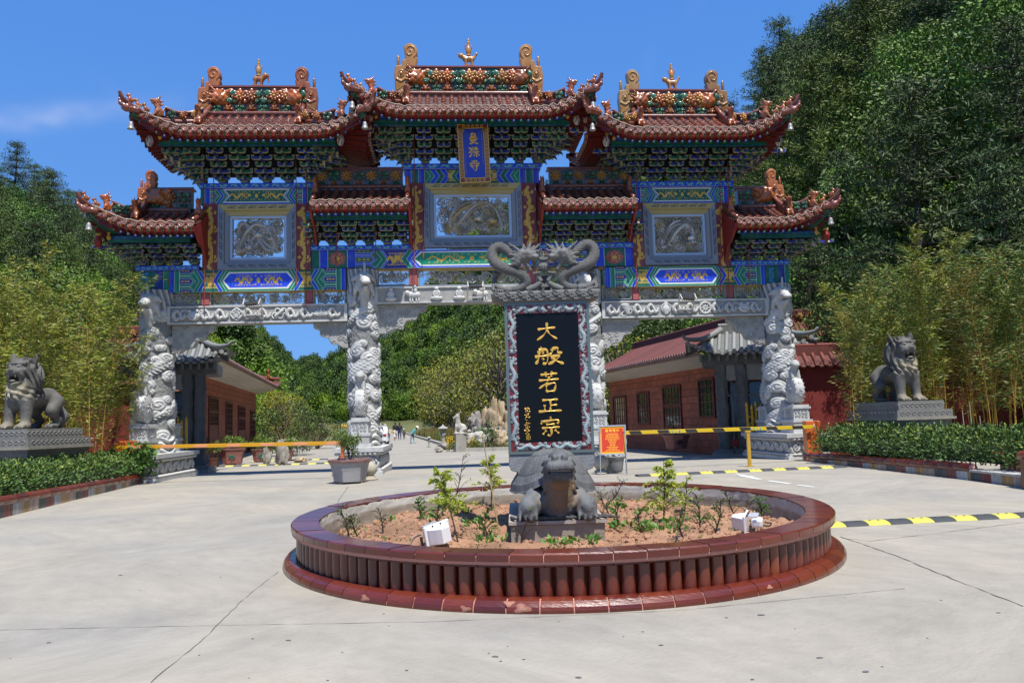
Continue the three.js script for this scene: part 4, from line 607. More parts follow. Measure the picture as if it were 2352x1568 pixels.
// painted beam: end bands, comb field, chevrons, dragon field; mirrored about the middle. `field`: colours of the middle
function drawBeam(c,W,H,o) {
c.fillStyle = PC.green; c.fillRect(0,0,W,H);
const half = (flip) => { c.save(); if (flip) { c.translate(W,0); c.scale(-1,1); }
let x = 0; for (const [w,col] of o.bands) { c.fillStyle = col; c.fillRect(x,0,w,H); c.fillStyle = PC.white; c.fillRect(x + w - 3,0,3,H); c.fillStyle = 'rgba(255,255,255,0.12)'; c.fillRect(x + 4,0,w * 0.3,H); x += w; }
if (o.comb) { const w = o.comb; for (let k = -1; k < 2; k++) { const y = H / 2 + k * H * 0.5,g = o.combCol ?? [PC.green,PC.blueD]; for (const [d,col] of [[0.24,g[0]],[0.13,g[1]]]) poly(c,[[x,y - H * d],[x + w * 0.8,y - H * d],[x + w * 0.8 + H * d,y],[x + w * 0.8,y + H * d],[x,y + H * d]],col,PC.white,3); c.strokeStyle = PC.gold; c.lineWidth = 4; c.beginPath(); c.moveTo(x + 6,y); c.lineTo(x + w * 0.75,y); c.stroke(); for (const q of [0.2,0.45,0.65]) { curl(c,x + w * q,y - H * 0.05,H * 0.045,1,PC.gold,4,0.8); curl(c,x + w * q,y + H * 0.05,H * 0.045,-1,PC.gold,4,0.8); } } x += w; }
for (const [w,col] of o.chev) { chev(c,x,w,H,1,col); x += w; }
if (o.dragonBay) { poly(c,[[x,0],[x + o.dragonBay,0],[x + o.dragonBay - H * 0.25,H / 2],[x + o.dragonBay,H],[x,H],[x + H * 0.3,H / 2]],o.bayCol ?? PC.greenD,PC.white,3); c.save(); c.translate(x + H * 0.22,H * 0.08); goldDragon(c,0,0,o.dragonBay - H * 0.3,H * 0.84,false); c.restore(); x += o.dragonBay; for (const [w,col] of o.chev2 ?? []) { chev(c,x - H * 0.0,w,H,-1,col); x += w; } }
c.restore(); return x; };
half(false); const x = half(true),t = o.chev2 ? -H * 0.3 : H * 0.3;
poly(c,[[x,0],[W - x,0],[W - x - t,H / 2],[W - x,H],[x,H],[x + t,H / 2]],o.field[0],PC.white,4);
const q = (d,col) => poly(c,[[x + d,d],[W - x - d,d],[W - x - t - d,H / 2],[W - x - d,H - d],[x + d,H - d],[x + t + d,H / 2]],col,PC.white,4);
q(H * 0.1,o.field[1]); q(H * 0.16,o.field[2]);
const fx = x + H * 0.38,fw = W / 2 - fx - H * 0.22; goldDragon(c,fx,H * 0.2,fw,H * 0.6,false); goldDragon(c,W / 2 + H * 0.22,H * 0.2,fw,H * 0.6,true);
c.fillStyle = PC.gold; c.beginPath(); c.ellipse(W / 2,H / 2,H * 0.09,H * 0.13,0,0,6.283); c.fill(); for (let k = 0; k < 4; k++) curl(c,W / 2 + (k % 2 ? 1 : -1) * H * 0.14,H * (k < 2 ? 0.3 : 0.7),H * 0.05,k % 2 ? 1 : -1,PC.gold,4);
}
const weather = (c,W,H,s) => { const r = rngOf(s); for (let i = 0; i < 420; i++) { c.fillStyle = `rgba(${r() < 0.5 ? '10,10,20' : '225,220,205'},${0.03 + 0.07 * r()})`; c.fillRect(r() * W,r() * H,2 + r() * 6,6 + r() * r() * H * 0.6); } for (let i = 0; i < 26; i++) { const x = r() * W,y = r() * H,q = 15 + r() * 60,g = c.createRadialGradient(x,y,0,x,y,q); g.addColorStop(0,`rgba(190,185,170,${0.05 + 0.12 * r()})`); g.addColorStop(1,'rgba(190,185,170,0)'); c.fillStyle = g; c.fillRect(x - q,y - q,2 * q,2 * q); } };
const PM = (w,h,draw,seed,rough = 0.42) => S({ map: canvasTex(w,h,(c,W,H) => { draw(c,W,H); weather(c,W,H,seed); }),roughness: rough });
const PAINT = {
sideBeam: PM(1600,190,(c,W,H) => drawBeam(c,W,H,{ bands: [[44,PC.blue],[46,PC.green]],comb: 120,chev: [[34,PC.green],[34,PC.blue]],dragonBay: 170,bayCol: PC.greenD,chev2: [[34,PC.blue],[30,PC.green]],field: [PC.green,PC.white,'#2148d8'] }),1),
centreBeam: PM(1800,180,(c,W,H) => drawBeam(c,W,H,{ bands: [],comb: 150,combCol: [PC.blue,PC.greenD],chev: [[40,PC.green],[16,PC.blue]],dragonBay: 200,bayCol: PC.blueD,chev2: [[40,PC.green],[36,'#2c58e0']],field: ['#2148d8',PC.white,'#12896a'] }),2),
upperSide: PM(1100,180,(c,W,H) => drawBeam(c,W,H,{ bands: [[44,PC.greenD],[50,PC.blue]],comb: 56,chev: [[28,PC.blue],[30,PC.green]],field: [PC.blue,PC.white,PC.greenD] }),3),
upperCentre: PM(1300,180,(c,W,H) => { drawBeam(c,W,H,{ bands: [[60,PC.blue],[70,PC.greenD],[60,PC.blue]],comb: 0,chev: [[40,PC.green],[50,PC.blue],[50,PC.greenD],[50,PC.blue]],dragonBay: 120,chev2: [[40,PC.green],[40,PC.blue]],field: [PC.greenD,PC.white,PC.blueD] }); },4),
endBand: PM(512,256,(c,W,H) => { c.fillStyle = PC.greenD; c.fillRect(0,0,W,H); c.fillStyle = PC.blueD; c.fillRect(W * 0.56,0,W * 0.26,H); c.fillStyle = PC.white; c.fillRect(W * 0.82,0,5,H); c.fillStyle = PC.green; c.fillRect(W * 0.83,0,W * 0.17,H); for (let k = 0; k < 4; k++) for (const s of [-1,1]) curl(c,W * 0.26 + s * W * 0.055,H * (0.2 + 0.2 * k),W * 0.05,s * (k % 2 ? 1 : -1),PC.sky,9,0.9); c.strokeStyle = PC.sky; c.lineWidth = 8; c.strokeRect(W * 0.2,H * 0.2,W * 0.12,H * 0.62); c.fillStyle = 'rgba(0,0,0,0.0)'; },5),
medallion: PM(512,256,(c,W,H) => { c.fillStyle = PC.greenD; c.fillRect(0,0,W,H); c.fillStyle = PC.blue; c.fillRect(W * 0.19,0,W * 0.18,H); c.fillRect(W * 0.83,0,W * 0.17,H); c.fillStyle = PC.white; for (const x of [0.185,0.37,0.82]) c.fillRect(W * x,0,5,H); const cx = W * 0.595,cy = H / 2; c.fillStyle = '#9c4a40'; for (let k = 0; k < 8; k++) { const a = k * 0.785; c.beginPath(); c.arc(cx + Math.cos(a) * H * 0.26,cy + Math.sin(a) * H * 0.26,H * 0.14,0,6.283); c.fill(); } c.beginPath(); c.arc(cx,cy,H * 0.3,0,6.283); c.fill(); c.fillStyle = PC.gold; c.beginPath(); c.arc(cx,cy,H * 0.11,0,6.283); c.fill(); for (let k = 0; k < 8; k++) { const a = k * 0.785 + 0.39; curl(c,cx + Math.cos(a) * H * 0.22,cy + Math.sin(a) * H * 0.22,H * 0.06,k % 2 ? 1 : -1,PC.gold,5,1); } },6),
strip: PM(1024,96,(c,W,H) => { c.fillStyle = PC.blue; c.fillRect(0,0,W,H); scrolls(c,0,H * 0.08,W,H * 0.84,'#2aa08c',12,11); scrolls(c,0,H * 0.08,W,H * 0.84,PC.white,2,11); c.fillStyle = PC.white; c.fillRect(0,H - 4,W,4); },7),
purlin: PM(512,256,(c,W,H) => { c.fillStyle = PC.blueD; c.fillRect(0,0,W,H * 0.55); c.fillStyle = PC.greenD; c.fillRect(0,H * 0.55,W,H * 0.45); scrolls(c,0,H * 0.05,W,H * 0.48,'#178a74',9,6); c.fillStyle = '#1b6a62'; c.fillRect(0,H * 0.53,W,6); },8),
post: PM(160,768,(c,W,H) => { c.fillStyle = PC.red; c.fillRect(0,0,W,H); goldScrollBand(c,W * 0.04,H * 0.05,W * 0.92,H * 0.9); },9,0.6),
postRed: S({ color: rgb(0.42,0.1,0.1),roughness: 0.6,map: rep(wearTex,1) }),
};
// ---------- openwork carving: curls and writhing bodies that leave gaps ----------
function openwork(mb,r,x0,x1,y0,y1,z,n,size,dragons,cols,thick = 0.09) {
const W = x1 - x0,H = y1 - y0,pick = () => tint(cols[Math.floor(r() * cols.length)],0.75 + 0.5 * r());
for (let i = 0; i < n; i++) {
const R = size * (0.6 + 0.8 * r()),cx = lerp(x0 + R,x1 - R,r()),cy = lerp(y0 + R,y1 - R,r()),d = r() < 0.5 ? 1 : -1,a0 = r() * 6.28,zz = z + (r() - 0.5) * thick,pts = [],turn = 1 + r() * 0.9;
for (let k = 0; k <= 13; k++) { const t = k / 13,a = a0 + d * t * turn * 6.283,q = R * (1 - 0.85 * t); pts.push(V3(cx + Math.cos(a) * q,cy + Math.sin(a) * q,zz + 0.05 * t)); }
mb.tube(pts,(t) => size * (0.19 - 0.1 * t),pick(),5,true);
if (r() < 0.8) { const a = a0 + 3.1,e = V3(clamp(cx + Math.cos(a) * R * 2.1,x0,x1),clamp(cy + Math.sin(a) * R * 2.1,y0,y1),zz); mb.tube(spline([pts[0],V3(cx + Math.cos(a0 + 0.9 * -d) * R * 1.1,cy + Math.sin(a0 + 0.9 * -d) * R * 1.1,zz),e],6),(t) => size * (0.16 - 0.1 * t),pick(),4); }
}
for (let q = 0; q < dragons; q++) {
const pts = [],s = q % 2 ? 1 : -1,nn = 11,ph = r() * 6; for (let k = 0; k <= nn; k++) { const t = k / nn * 5.2; pts.push(V3((x0 + x1) / 2 + s * W * (0.4 - 0.012 * k) * Math.cos(t + ph),(y0 + y1) / 2 + H * (0.4 - 0.014 * k) * Math.sin(t * (q ? 1.6 : 2.1) + ph * 1.7),z + thick * 0.5 + 0.03 * Math.sin(k * 2))); }
const sp = spline(pts,60),rad = H * 0.038,col = pick(); mb.tube(sp,(t) => rad * (0.35 + 0.75 * Math.sin(Math.PI * Math.min(1,t * 0.95 + 0.05))),col,7);
for (let k = 2; k < 58; k += 1) { const a = sp[k],b = sp[k + 1],t = b.clone().sub(a).normalize(),nrm = V3(-t.y,t.x,0).multiplyScalar(rad * 1.0); for (const u of [-1,0,1]) mb.add(new THREE.SphereGeometry(rad * 0.38,5,3),tint(col,1.0 + 0.2 * r()),M4(a.x + nrm.x * u * 0.6,a.y + nrm.y * u * 0.6,a.z + rad * (u ? 0.72 : 0.98) * (0.35 + 0.75 * Math.sin(Math.PI * k / 60)))); if (k % 2) mb.add(new THREE.ConeGeometry(rad * 0.25,rad * 0.9,4),col,M4(a.x + nrm.x * 1.1,a.y + nrm.y * 1.1,a.z + rad * 0.3,0,0,Math.atan2(nrm.y,nrm.x) - Math.PI / 2)); }
const h = sp[60],hc = tint(col,1.1); mb.add(new THREE.SphereGeometry(rad * 1.9,10,7),hc,M4(h.x,h.y,h.z + rad)); mb.add(new THREE.SphereGeometry(rad * 1.2,8,6),hc,M4(h.x + s * rad * 1.9,h.y - rad * 0.3,h.z + rad * 1.3)); for (let k = 0; k < 6; k++) mb.tube(spline([[h.x,h.y,h.z + rad],[h.x - s * rad * 2,h.y + rad * (k - 2),h.z + rad * 1.4],[h.x - s * rad * 3.6,h.y + rad * (k - 2.5) * 1.5,h.z + rad]],6),(t) => rad * 0.45 * (1 - 0.8 * t),hc,4);
for (const k of [14,30,45]) { const a = sp[k]; for (let f = 0; f < 4; f++) mb.tube(spline([[a.x,a.y,a.z],[a.x + (f - 1.5) * rad * 0.6,a.y - rad * 2.2,a.z + rad],[a.x + (f - 1.5) * rad * 1.5,a.y - rad * 3.2,a.z + rad * 0.6]],5),(t) => rad * 0.5 * (1 - 0.7 * t),col,4); }
}
}
// ---------- the gate itself ----------
const bellSpots = [];
const box3 = (name,x0,x1,y0,y1,z0,z1,m,parent = gate) => { const q = mesh(name,new RoundedBoxGeometry(x1 - x0,y1 - y0,z1 - z0,1,0.008),m,parent); q.position.set((x0 + x1) / 2,(y0 + y1) / 2,(z0 + z1) / 2); return q; };
const boxUV = (name,x0,x1,y0,y1,z0,z1,m,parent = gate) => { const q = mesh(name,new THREE.BoxGeometry(x1 - x0,y1 - y0,z1 - z0),m,parent); q.position.set((x0 + x1) / 2,(y0 + y1) / 2,(z0 + z1) / 2); return q; };

// carved stone columns
function columnGeo() {
const Hc = 6.6,R = 0.44,r = rngOf(41),clouds = [];
for (let i = 0; i < 84; i++) clouds.push([r() * 6.283,0.3 + r() * 5.5,0.13 + 0.15 * r(),r() < 0.5 ? 1 : -1,r() * 6.28]);
const pitch = 2.05,relief = (th,y) => {
let h = 0.012 * noise3(Math.cos(th) * 5,y * 5,Math.sin(th) * 5);
for (const [a,cy,q,d,ph] of clouds) { let dt = th - a; dt -= Math.round(dt / 6.283) * 6.283; const dx = dt * R,dy = y - cy,rr = Math.hypot(dx,dy) / q; if (rr < 1) { const sp = Math.sin((rr * 2.1 - d * Math.atan2(dy,dx) / 6.283 + ph) * 6.283); h = Math.max(h,0.068 * Math.sqrt(1 - rr * rr) * (0.68 + 0.32 * sstep(-0.5,0.4,sp)) + 0.014); } }
let k = th / 6.283 - y / pitch; k -= Math.round(k); const d = k * pitch * 0.87,bw = 0.27 * (0.62 + 0.38 * Math.sin(y * 2.3 + 1));
if (y > 0.35 && y < 5.6 && Math.abs(d) < bw) { const q = d / bw,along = (th * R * 0.8 + y * 1.2),sc = 0.012 * Math.max(0,Math.sin(along * 42 + (Math.floor(d / 0.07) % 2) * 3.14)) * Math.sin(d * 45); h = Math.max(h,0.07 * Math.sqrt(1 - q * q) + sc); if (Math.abs(q) > 0.8) h += 0.03 * (Math.sin(along * 34) > 0.2 ? 1 : 0) * (q > 0 ? 1 : 0.4); }
else if (Math.abs(d) < bw + 0.07 && y > 0.35 && y < 5.6 && d > 0) { const along = th * R * 0.8 + y * 1.2; h = Math.max(h,Math.sin(along * 34) > -0.1 ? 0.06 : 0.01); }
if (y > 5.3) h = Math.max(h,sstep(5.3,5.5,y) * (0.03 + 0.03 * Math.sin(th * 16 + 3 * Math.sin(y * 3))) );
if (y < 0.75) { const w = Math.sin(y * 26 + 2.2 * Math.sin(th * 5)); h = Math.max(h,(0.06 + 0.05 * w) * sstep(0.8,0.5,y)); }
return h;
};
const g = sheet((s,t) => { const th = s * 6.283185,y = t * Hc,q = R * (1 - 0.02 * t) + relief(th === 6.283185 ? 0 : th,y); return V3(Math.cos(th) * q,y,-Math.sin(th) * q); },150,330,(s,t) => [s * 2.7,t * Hc]);
const q = mergeVertices(g,1e-4); q.computeVertexNormals();
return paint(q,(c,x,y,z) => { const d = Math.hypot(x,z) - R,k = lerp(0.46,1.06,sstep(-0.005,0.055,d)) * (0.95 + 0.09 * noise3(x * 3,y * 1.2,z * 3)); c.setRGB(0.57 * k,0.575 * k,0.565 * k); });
}
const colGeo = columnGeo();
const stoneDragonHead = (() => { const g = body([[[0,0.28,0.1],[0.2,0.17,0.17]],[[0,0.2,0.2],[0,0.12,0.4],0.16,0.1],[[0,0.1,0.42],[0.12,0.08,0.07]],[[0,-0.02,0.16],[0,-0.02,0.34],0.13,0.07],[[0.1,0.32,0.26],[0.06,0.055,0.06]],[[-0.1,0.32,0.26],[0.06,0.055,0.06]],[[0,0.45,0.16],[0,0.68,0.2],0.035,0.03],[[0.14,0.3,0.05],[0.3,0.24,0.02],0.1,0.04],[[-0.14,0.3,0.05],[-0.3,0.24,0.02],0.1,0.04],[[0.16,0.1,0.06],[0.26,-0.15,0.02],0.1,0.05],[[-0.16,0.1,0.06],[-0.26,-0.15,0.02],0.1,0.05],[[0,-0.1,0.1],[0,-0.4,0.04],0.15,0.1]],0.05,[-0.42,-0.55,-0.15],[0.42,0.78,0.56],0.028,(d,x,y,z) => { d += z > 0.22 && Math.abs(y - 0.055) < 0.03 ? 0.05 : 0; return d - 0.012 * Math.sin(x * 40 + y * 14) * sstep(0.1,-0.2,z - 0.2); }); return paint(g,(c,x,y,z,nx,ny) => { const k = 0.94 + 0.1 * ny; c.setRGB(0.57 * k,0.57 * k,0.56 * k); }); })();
const lionletGeo = (() => { const g = body([[[0,0.13,0],[0.15,0.15,0.17]],[[0,0.2,0.05],[0,0.34,0.1],0.13,0.12],[[0,0.42,0.14],[0.14,0.13,0.13]],[[0,0.38,0.24],[0.09,0.07,0.07]],[[0.08,0.2,0.1],[0.1,0.0,0.16],0.06,0.05],[[-0.08,0.2,0.1],[-0.1,0.0,0.16],0.06,0.05]],0.05,[-0.24,-0.06,-0.22],[0.24,0.62,0.34],0.026,(d,x,y,z) => d - (y > 0.25 && z < 0.2 ? 0.016 * Math.sin(x * 50) * Math.sin(y * 50) : 0)); return paint(g,(c) => c.setRGB(0.46,0.46,0.45)); })();
const drumGeo = (() => { const mb = new MB(),c = C.stone; // drum standing on its edge, faces left and right
mb.add(lathe([[0.0001,0.17],[0.2,0.18],[0.24,0.15],[0.34,0.15],[0.4,0.12],[0.42,0],[0.4,-0.12],[0.34,-0.15],[0.24,-0.15],[0.2,-0.18],[0.0001,-0.17]],26),c,M4(0,0.45,0,0,0,Math.PI / 2));
for (const s of [-1,1]) { for (let k = 0; k < 7; k++) mb.tube(spline([[s * 0.18,0.45,0],[s * 0.185,0.45 + Math.cos(k * 0.9) * 0.1,Math.sin(k * 0.9) * 0.1],[s * 0.18,0.45 + Math.cos(k * 0.9 + 0.4) * 0.18,Math.sin(k * 0.9 + 0.4) * 0.18]],6),0.02,c,4); for (let k = 0; k < 18; k++) mb.add(new THREE.SphereGeometry(0.022,6,4),c,M4(s * 0.13,0.45 + Math.cos(k * 0.349) * 0.4,Math.sin(k * 0.349) * 0.4)); }
const r = rngOf(3); for (let k = 0; k < 9; k++) { const a = k * 0.5 - 2,cv = []; for (let q = 0; q < 10; q++) { const w = q * 0.7,R = 0.05 * (1 - q / 12); cv.push(V3((r() - 0.5) * 0.02 + Math.cos(w) * R,0.45 + Math.cos(a) * 0.415 + Math.sin(w) * R * -Math.sin(a),Math.sin(a) * 0.415 + Math.sin(w) * R * Math.cos(a))); } mb.tube(cv,0.014,c,4); }
mb.box(-0.24,0.24,-0.42,0.02,-0.36,0.36,c); mb.box(-0.28,0.28,-0.1,-0.04,-0.4,0.4,c); mb.box(-0.3,0.3,-0.5,-0.42,-0.44,0.44,c); mb.box(-0.27,0.27,-0.72,-0.5,-0.42,0.42,C.stoneDim); mb.box(-0.32,0.32,-0.82,-0.72,-0.46,0.46,c);
for (let k = 0; k < 16; k++) { const x = -0.16 + (k % 4) * 0.105,y = -0.32 + Math.floor(k / 4) * 0.07,cv = []; for (let q = 0; q < 8; q++) { const w = q * 0.8 + k,R = 0.045 * (1 - q / 10); cv.push(V3(x + Math.cos(w) * R,y + Math.sin(w) * R,0.37)); } mb.tube(cv,0.013,c,4); mb.tube(cv.map((p) => V3(-0.25,p.y,p.x)),0.013,c,4); mb.tube(cv.map((p) => V3(0.25,p.y,p.x)),0.013,c,4); }
return mb.geo(); })();
const colBaseGeo = (() => { // long pedestal, waisted, with lotus petals and wave scrolls
const mb = new MB(),c = C.stone,W = 0.62,Lz = 1.78,st = [[0,0.12,0.05],[0.12,0.2,0.0],[0.58,0.66,0.0],[0.66,0.78,0.07]];
for (const [a,b,e] of st) mb.box(-W - e,W + e,a,b,-Lz - e,Lz + e,c); mb.box(-W + 0.07,W - 0.07,0.2,0.58,-Lz + 0.07,Lz - 0.07,C.stoneDim);
const face = (fn,n) => { for (let k = 0; k < n; k++) { const cv = []; for (let q = 0; q < 12; q++) { const w = q * 0.75,R = 0.11 * (1 - q / 14); cv.push(fn((k + 0.5) / n,Math.cos(w) * R,0.38 + Math.sin(w) * R * 1.1 * (k % 2 ? 1 : -1),0.02)); } mb.tube(cv,0.034,c,5); const wv = []; for (let q = 0; q <= 6; q++) wv.push(fn((k + 0.5) / n,-0.16 + q * 0.055,0.38 + 0.16 * Math.sin(q * 1.05) * (k % 2 ? 1 : -1),0.0)); mb.tube(wv,0.04,c,5); mb.add(new THREE.SphereGeometry(1,8,5),c,new THREE.Matrix4().makeTranslation(...fn((k + 0.25) / n,0,0.61,0.06).toArray()).scale(V3(0.07,0.045,0.07))); mb.add(new THREE.SphereGeometry(1,8,5),c,new THREE.Matrix4().makeTranslation(...fn((k + 0.75) / n,0,0.61,0.06).toArray()).scale(V3(0.07,0.045,0.07))); mb.add(new THREE.SphereGeometry(1,8,5),c,new THREE.Matrix4().makeTranslation(...fn((k + 0.25) / n,0,0.17,0.06).toArray()).scale(V3(0.08,0.045,0.08))); mb.add(new THREE.SphereGeometry(1,8,5),c,new THREE.Matrix4().makeTranslation(...fn((k + 0.75) / n,0,0.17,0.06).toArray()).scale(V3(0.08,0.045,0.08))); } };
face((s,a,y,o) => V3(lerp(-W + 0.1,W - 0.1,s) + a,y,Lz - 0.06 + o),4); for (const k of [-1,1]) face((s,a,y,o) => V3(k * (W - 0.06 + o),y,lerp(-Lz + 0.1,Lz - 0.1,s) + a),10);
return mb.geo(); })();
const colU = [360,836,1352,1790].map((x) => fac(x,x > 1500 ? 830 : 850).x),colTop = [665,617,617,650].map((y,i) => fac([352,830,1350,1783][i],y,0.4).y);
colU.forEach((u,i) => {
const q = group('stone_column',gate); q.position.set(u,0,0);
const base = mesh('column_base',colBaseGeo,M.whiteStone,q);
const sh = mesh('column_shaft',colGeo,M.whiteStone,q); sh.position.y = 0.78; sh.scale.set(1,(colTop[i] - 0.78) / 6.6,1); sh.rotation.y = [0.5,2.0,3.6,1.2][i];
for (const s of [1,-1]) { const d = mesh('drum_stone',drumGeo,M.whiteStone,q); d.position.set(0,1.6,s * 1.02); const l = mesh('drum_lion',lionletGeo,M.whiteStone,q); l.position.set(0,2.42,s * 1.0); l.rotation.y = s > 0 ? 0 : Math.PI; }
const h = mesh('dragon_head',stoneDragonHead,M.whiteStone,q); h.position.set([-0.06,0.06,0,-0.02][i],colTop[i] - 0.62,0.4); h.rotation.y = [-0.15,0.25,0,0.12][i]; h.scale.setScalar(1.12);
});
const ribbons = (mb,r,x0,x1,y0,y1,z,n,col) => { const H = y1 - y0; for (let i = 0; i < n; i++) { const cx = lerp(x0,x1,(i + 0.5) / n),s = i % 2 ? 1 : -1,w = (x1 - x0) / n; for (const o of [-1,1]) mb.tube(spline([[cx - w * 0.5,y0 + H * (0.5 + 0.2 * s * o),z],[cx - w * 0.25,y0 + H * (0.5 + 0.36 * o),z + 0.03],[cx - w * 0.05,y0 + H * (0.5 - 0.2 * o * s),z],[cx + w * 0.2,y0 + H * (0.5 + 0.3 * s),z + 0.03],[cx + w * 0.42,y0 + H * (0.5 - 0.1 * o),z]],16),(t) => 0.058 * (1.1 - 0.6 * t),col,5); } };
// low-relief emblems on the stone lintels
function emblem(mb,kind,x,y,z,s,col) {
const add = (g,m) => mb.add(g,col,new THREE.Matrix4().makeTranslation(x,y,z).scale(V3(s,s,s)).multiply(m ?? new THREE.Matrix4()));
if (kind === 'wheel') { add(new THREE.TorusGeometry(0.2,0.04,6,24)); add(new THREE.TorusGeometry(0.07,0.03,6,14)); for (let k = 0; k < 8; k++) add(new THREE.CapsuleGeometry(0.022,0.26,3,6),M4(Math.cos(k * 0.785) * 0.13,Math.sin(k * 0.785) * 0.13,0,0,0,k * 0.785 - 1.571)); }
else if (kind === 'knot') { for (const [a,b] of [[-0.1,0],[0.1,0],[0,0.1],[0,-0.1]]) add(new THREE.TorusGeometry(0.1,0.032,5,16),M4(a,b,0,0,0,0)); for (const k of [0.785,2.356]) add(new THREE.TorusGeometry(0.18,0.03,5,18),M4(0,0,0.02,0,0,k,1,0.45,1)); }
else if (kind === 'shell') { for (let k = 0; k < 6; k++) add(new THREE.SphereGeometry(0.12 - k * 0.012,10,7),M4(0.02 * k - 0.06,0.16 - k * 0.06,0.02,0,0,0,1.4,0.5,0.6)); add(new THREE.TorusGeometry(0.16,0.03,5,16),M4(0,-0.12,0,0,0,0.4,1.3,0.6,1)); }
else if (kind === 'lotus') { for (let k = -3; k <= 3; k++) add(new THREE.SphereGeometry(0.1,8,6),M4(k * 0.07,0.04 - Math.abs(k) * 0.03,0,0,0,-k * 0.4,0.5,1.5,0.5)); }
else if (kind === 'vase') { add(lathe([[0.0001,0.26],[0.06,0.24],[0.05,0.16],[0.13,0.06],[0.14,-0.05],[0.07,-0.18],[0.1,-0.22],[0.0001,-0.23]],12),M4(0,0,0,0,0,0,1,1,0.5)); add(new THREE.TorusGeometry(0.17,0.025,5,16),M4(0,0.02,0)); }
else if (kind === 'monk') { add(new THREE.SphereGeometry(0.075,9,7),M4(0,0.19,0.02)); add(new THREE.SphereGeometry(0.14,10,8),M4(0,0.03,0,0,0,0,0.95,1.05,0.6)); add(new THREE.SphereGeometry(0.2,10,7),M4(0,-0.13,0,0,0,0,1.05,0.42,0.55)); add(new THREE.TorusGeometry(0.1,0.03,5,12),M4(0,0.0,0.06,0,0,0,1,0.9,1)); }
else if (kind === 'beast') { add(new THREE.CapsuleGeometry(0.11,0.22,4,9),M4(0,0.0,0,0,0,1.571,1,1,0.6)); add(new THREE.SphereGeometry(0.09,8,6),M4(-0.22,0.06,0.02)); for (const k of [-0.13,-0.05,0.08,0.16]) add(new THREE.CapsuleGeometry(0.035,0.14,3,6),M4(k,-0.15,0)); add(new THREE.SphereGeometry(0.07,8,6),M4(0.02,0.26,0.02)); add(new THREE.SphereGeometry(0.1,8,6),M4(0.02,0.14,0.02,0,0,0,1,1,0.6)); }
else if (kind === 'mask') { add(new THREE.SphereGeometry(0.2,12,9),M4(0,-0.03,0,0,0,0,1.1,0.85,0.5)); for (const k of [-1,1]) { add(new THREE.SphereGeometry(0.06,8,6),M4(k * 0.12,0.13,0.05)); add(new THREE.TorusGeometry(0.14,0.03,5,14),M4(k * 0.3,0.06,0,0,0,0,1,0.8,1)); } add(new THREE.TorusGeometry(0.13,0.025,5,14,3.14),M4(0,-0.03,0.1,0,0,3.14)); }
else { add(new THREE.CapsuleGeometry(0.05,0.3,4,8),M4(0,0,0.03,0,0,-0.9)); for (let k = 0; k < 4; k++) add(new THREE.TorusGeometry(0.09,0.03,5,12),M4(-0.15 + k * 0.1,(k % 2 ? 0.08 : -0.08),0)); }
}
const swirlPanel = (mb,r,pts,z,n,R,col) => { const xs = pts.map((p) => p[0]),ys = pts.map((p) => p[1]),x0 = Math.min(...xs),x1 = Math.max(...xs),y0 = Math.min(...ys),y1 = Math.max(...ys),inside = (x,y) => { let c = false; for (let i = 0,j = pts.length - 1; i < pts.length; j = i++) if (pts[i][1] > y !== pts[j][1] > y && x < (pts[j][0] - pts[i][0]) * (y - pts[i][1]) / (pts[j][1] - pts[i][1]) + pts[i][0]) c = !c; return c; }; for (let i = 0,g = 0; i < n && g < 900; g++) { const x = lerp(x0,x1,r()),y = lerp(y0,y1,r()); if (!inside(x,y)) continue; i++; const cv = [],d = r() < 0.5 ? 1 : -1,a = r() * 6; for (let k = 0; k < 11; k++) { const w = a + d * k * 0.75,q = R * (1 - k / 13); cv.push(V3(x + Math.cos(w) * q,y + Math.sin(w) * q,z)); } mb.tube(cv,R * 0.2,col,4); } };
// one bay: stone lintel with relief, corbels under it
function lintel(x0,x1,y0,y1,emblems,seed) {
const [a,b,c,d] = rect(x0,x1,y0,y1,0.3),q = group('stone_lintel',gate),r = rngOf(seed),mb = new MB();
mb.box(a,b,c,d,-0.27,0.27,tint(C.stoneDim,0.95)); mb.box(a,b,d - 0.05,d,0.27,0.31,C.stone); mb.box(a,b,c,c + 0.05,0.27,0.31,C.stone); mb.box(a,a + 0.09,c + 0.05,d - 0.05,0.27,0.31,C.stone); mb.box(b - 0.09,b,c + 0.05,d - 0.05,0.27,0.31,C.stone); mb.build('lintel_block',M.whiteStone,q);
const n = emblems.length; emblems.forEach((k,i) => { const e = new MB(),x = lerp(a + 0.15,b - 0.15,(i + 0.5) / n); emblem(e,k,x,(c + d) / 2,0.3,(d - c) * (k === 'monk' || k === 'beast' ? 1.75 : 1.6),tint(C.stone,1.12)); e.build('relief_emblem',M.whiteStone,q); });
if (n < 7) { const e = new MB(),w = (b - a) / n; for (let i = 0; i < n; i++) { const x = lerp(a + 0.15,b - 0.15,(i + 0.5) / n); ribbons(e,r,x - w * 0.46,x - w * 0.16,c + 0.08,d - 0.08,0.29,1,C.stone); ribbons(e,r,x + w * 0.16,x + w * 0.46,c + 0.08,d - 0.08,0.29,1,C.stone); } e.build('relief_ribbon',M.whiteStone,q); }
return [a,b,c,d];
}
const L1 = lintel(383,797,700,741,['mask','knot','conch','lotus'],1),L2 = lintel(860,1348,655,693,['monk','beast','monk','monk','beast','monk','monk','beast','monk'],2),L3 = lintel(1383,1765,688,727,['shell','vase','wheel','mask'],3);
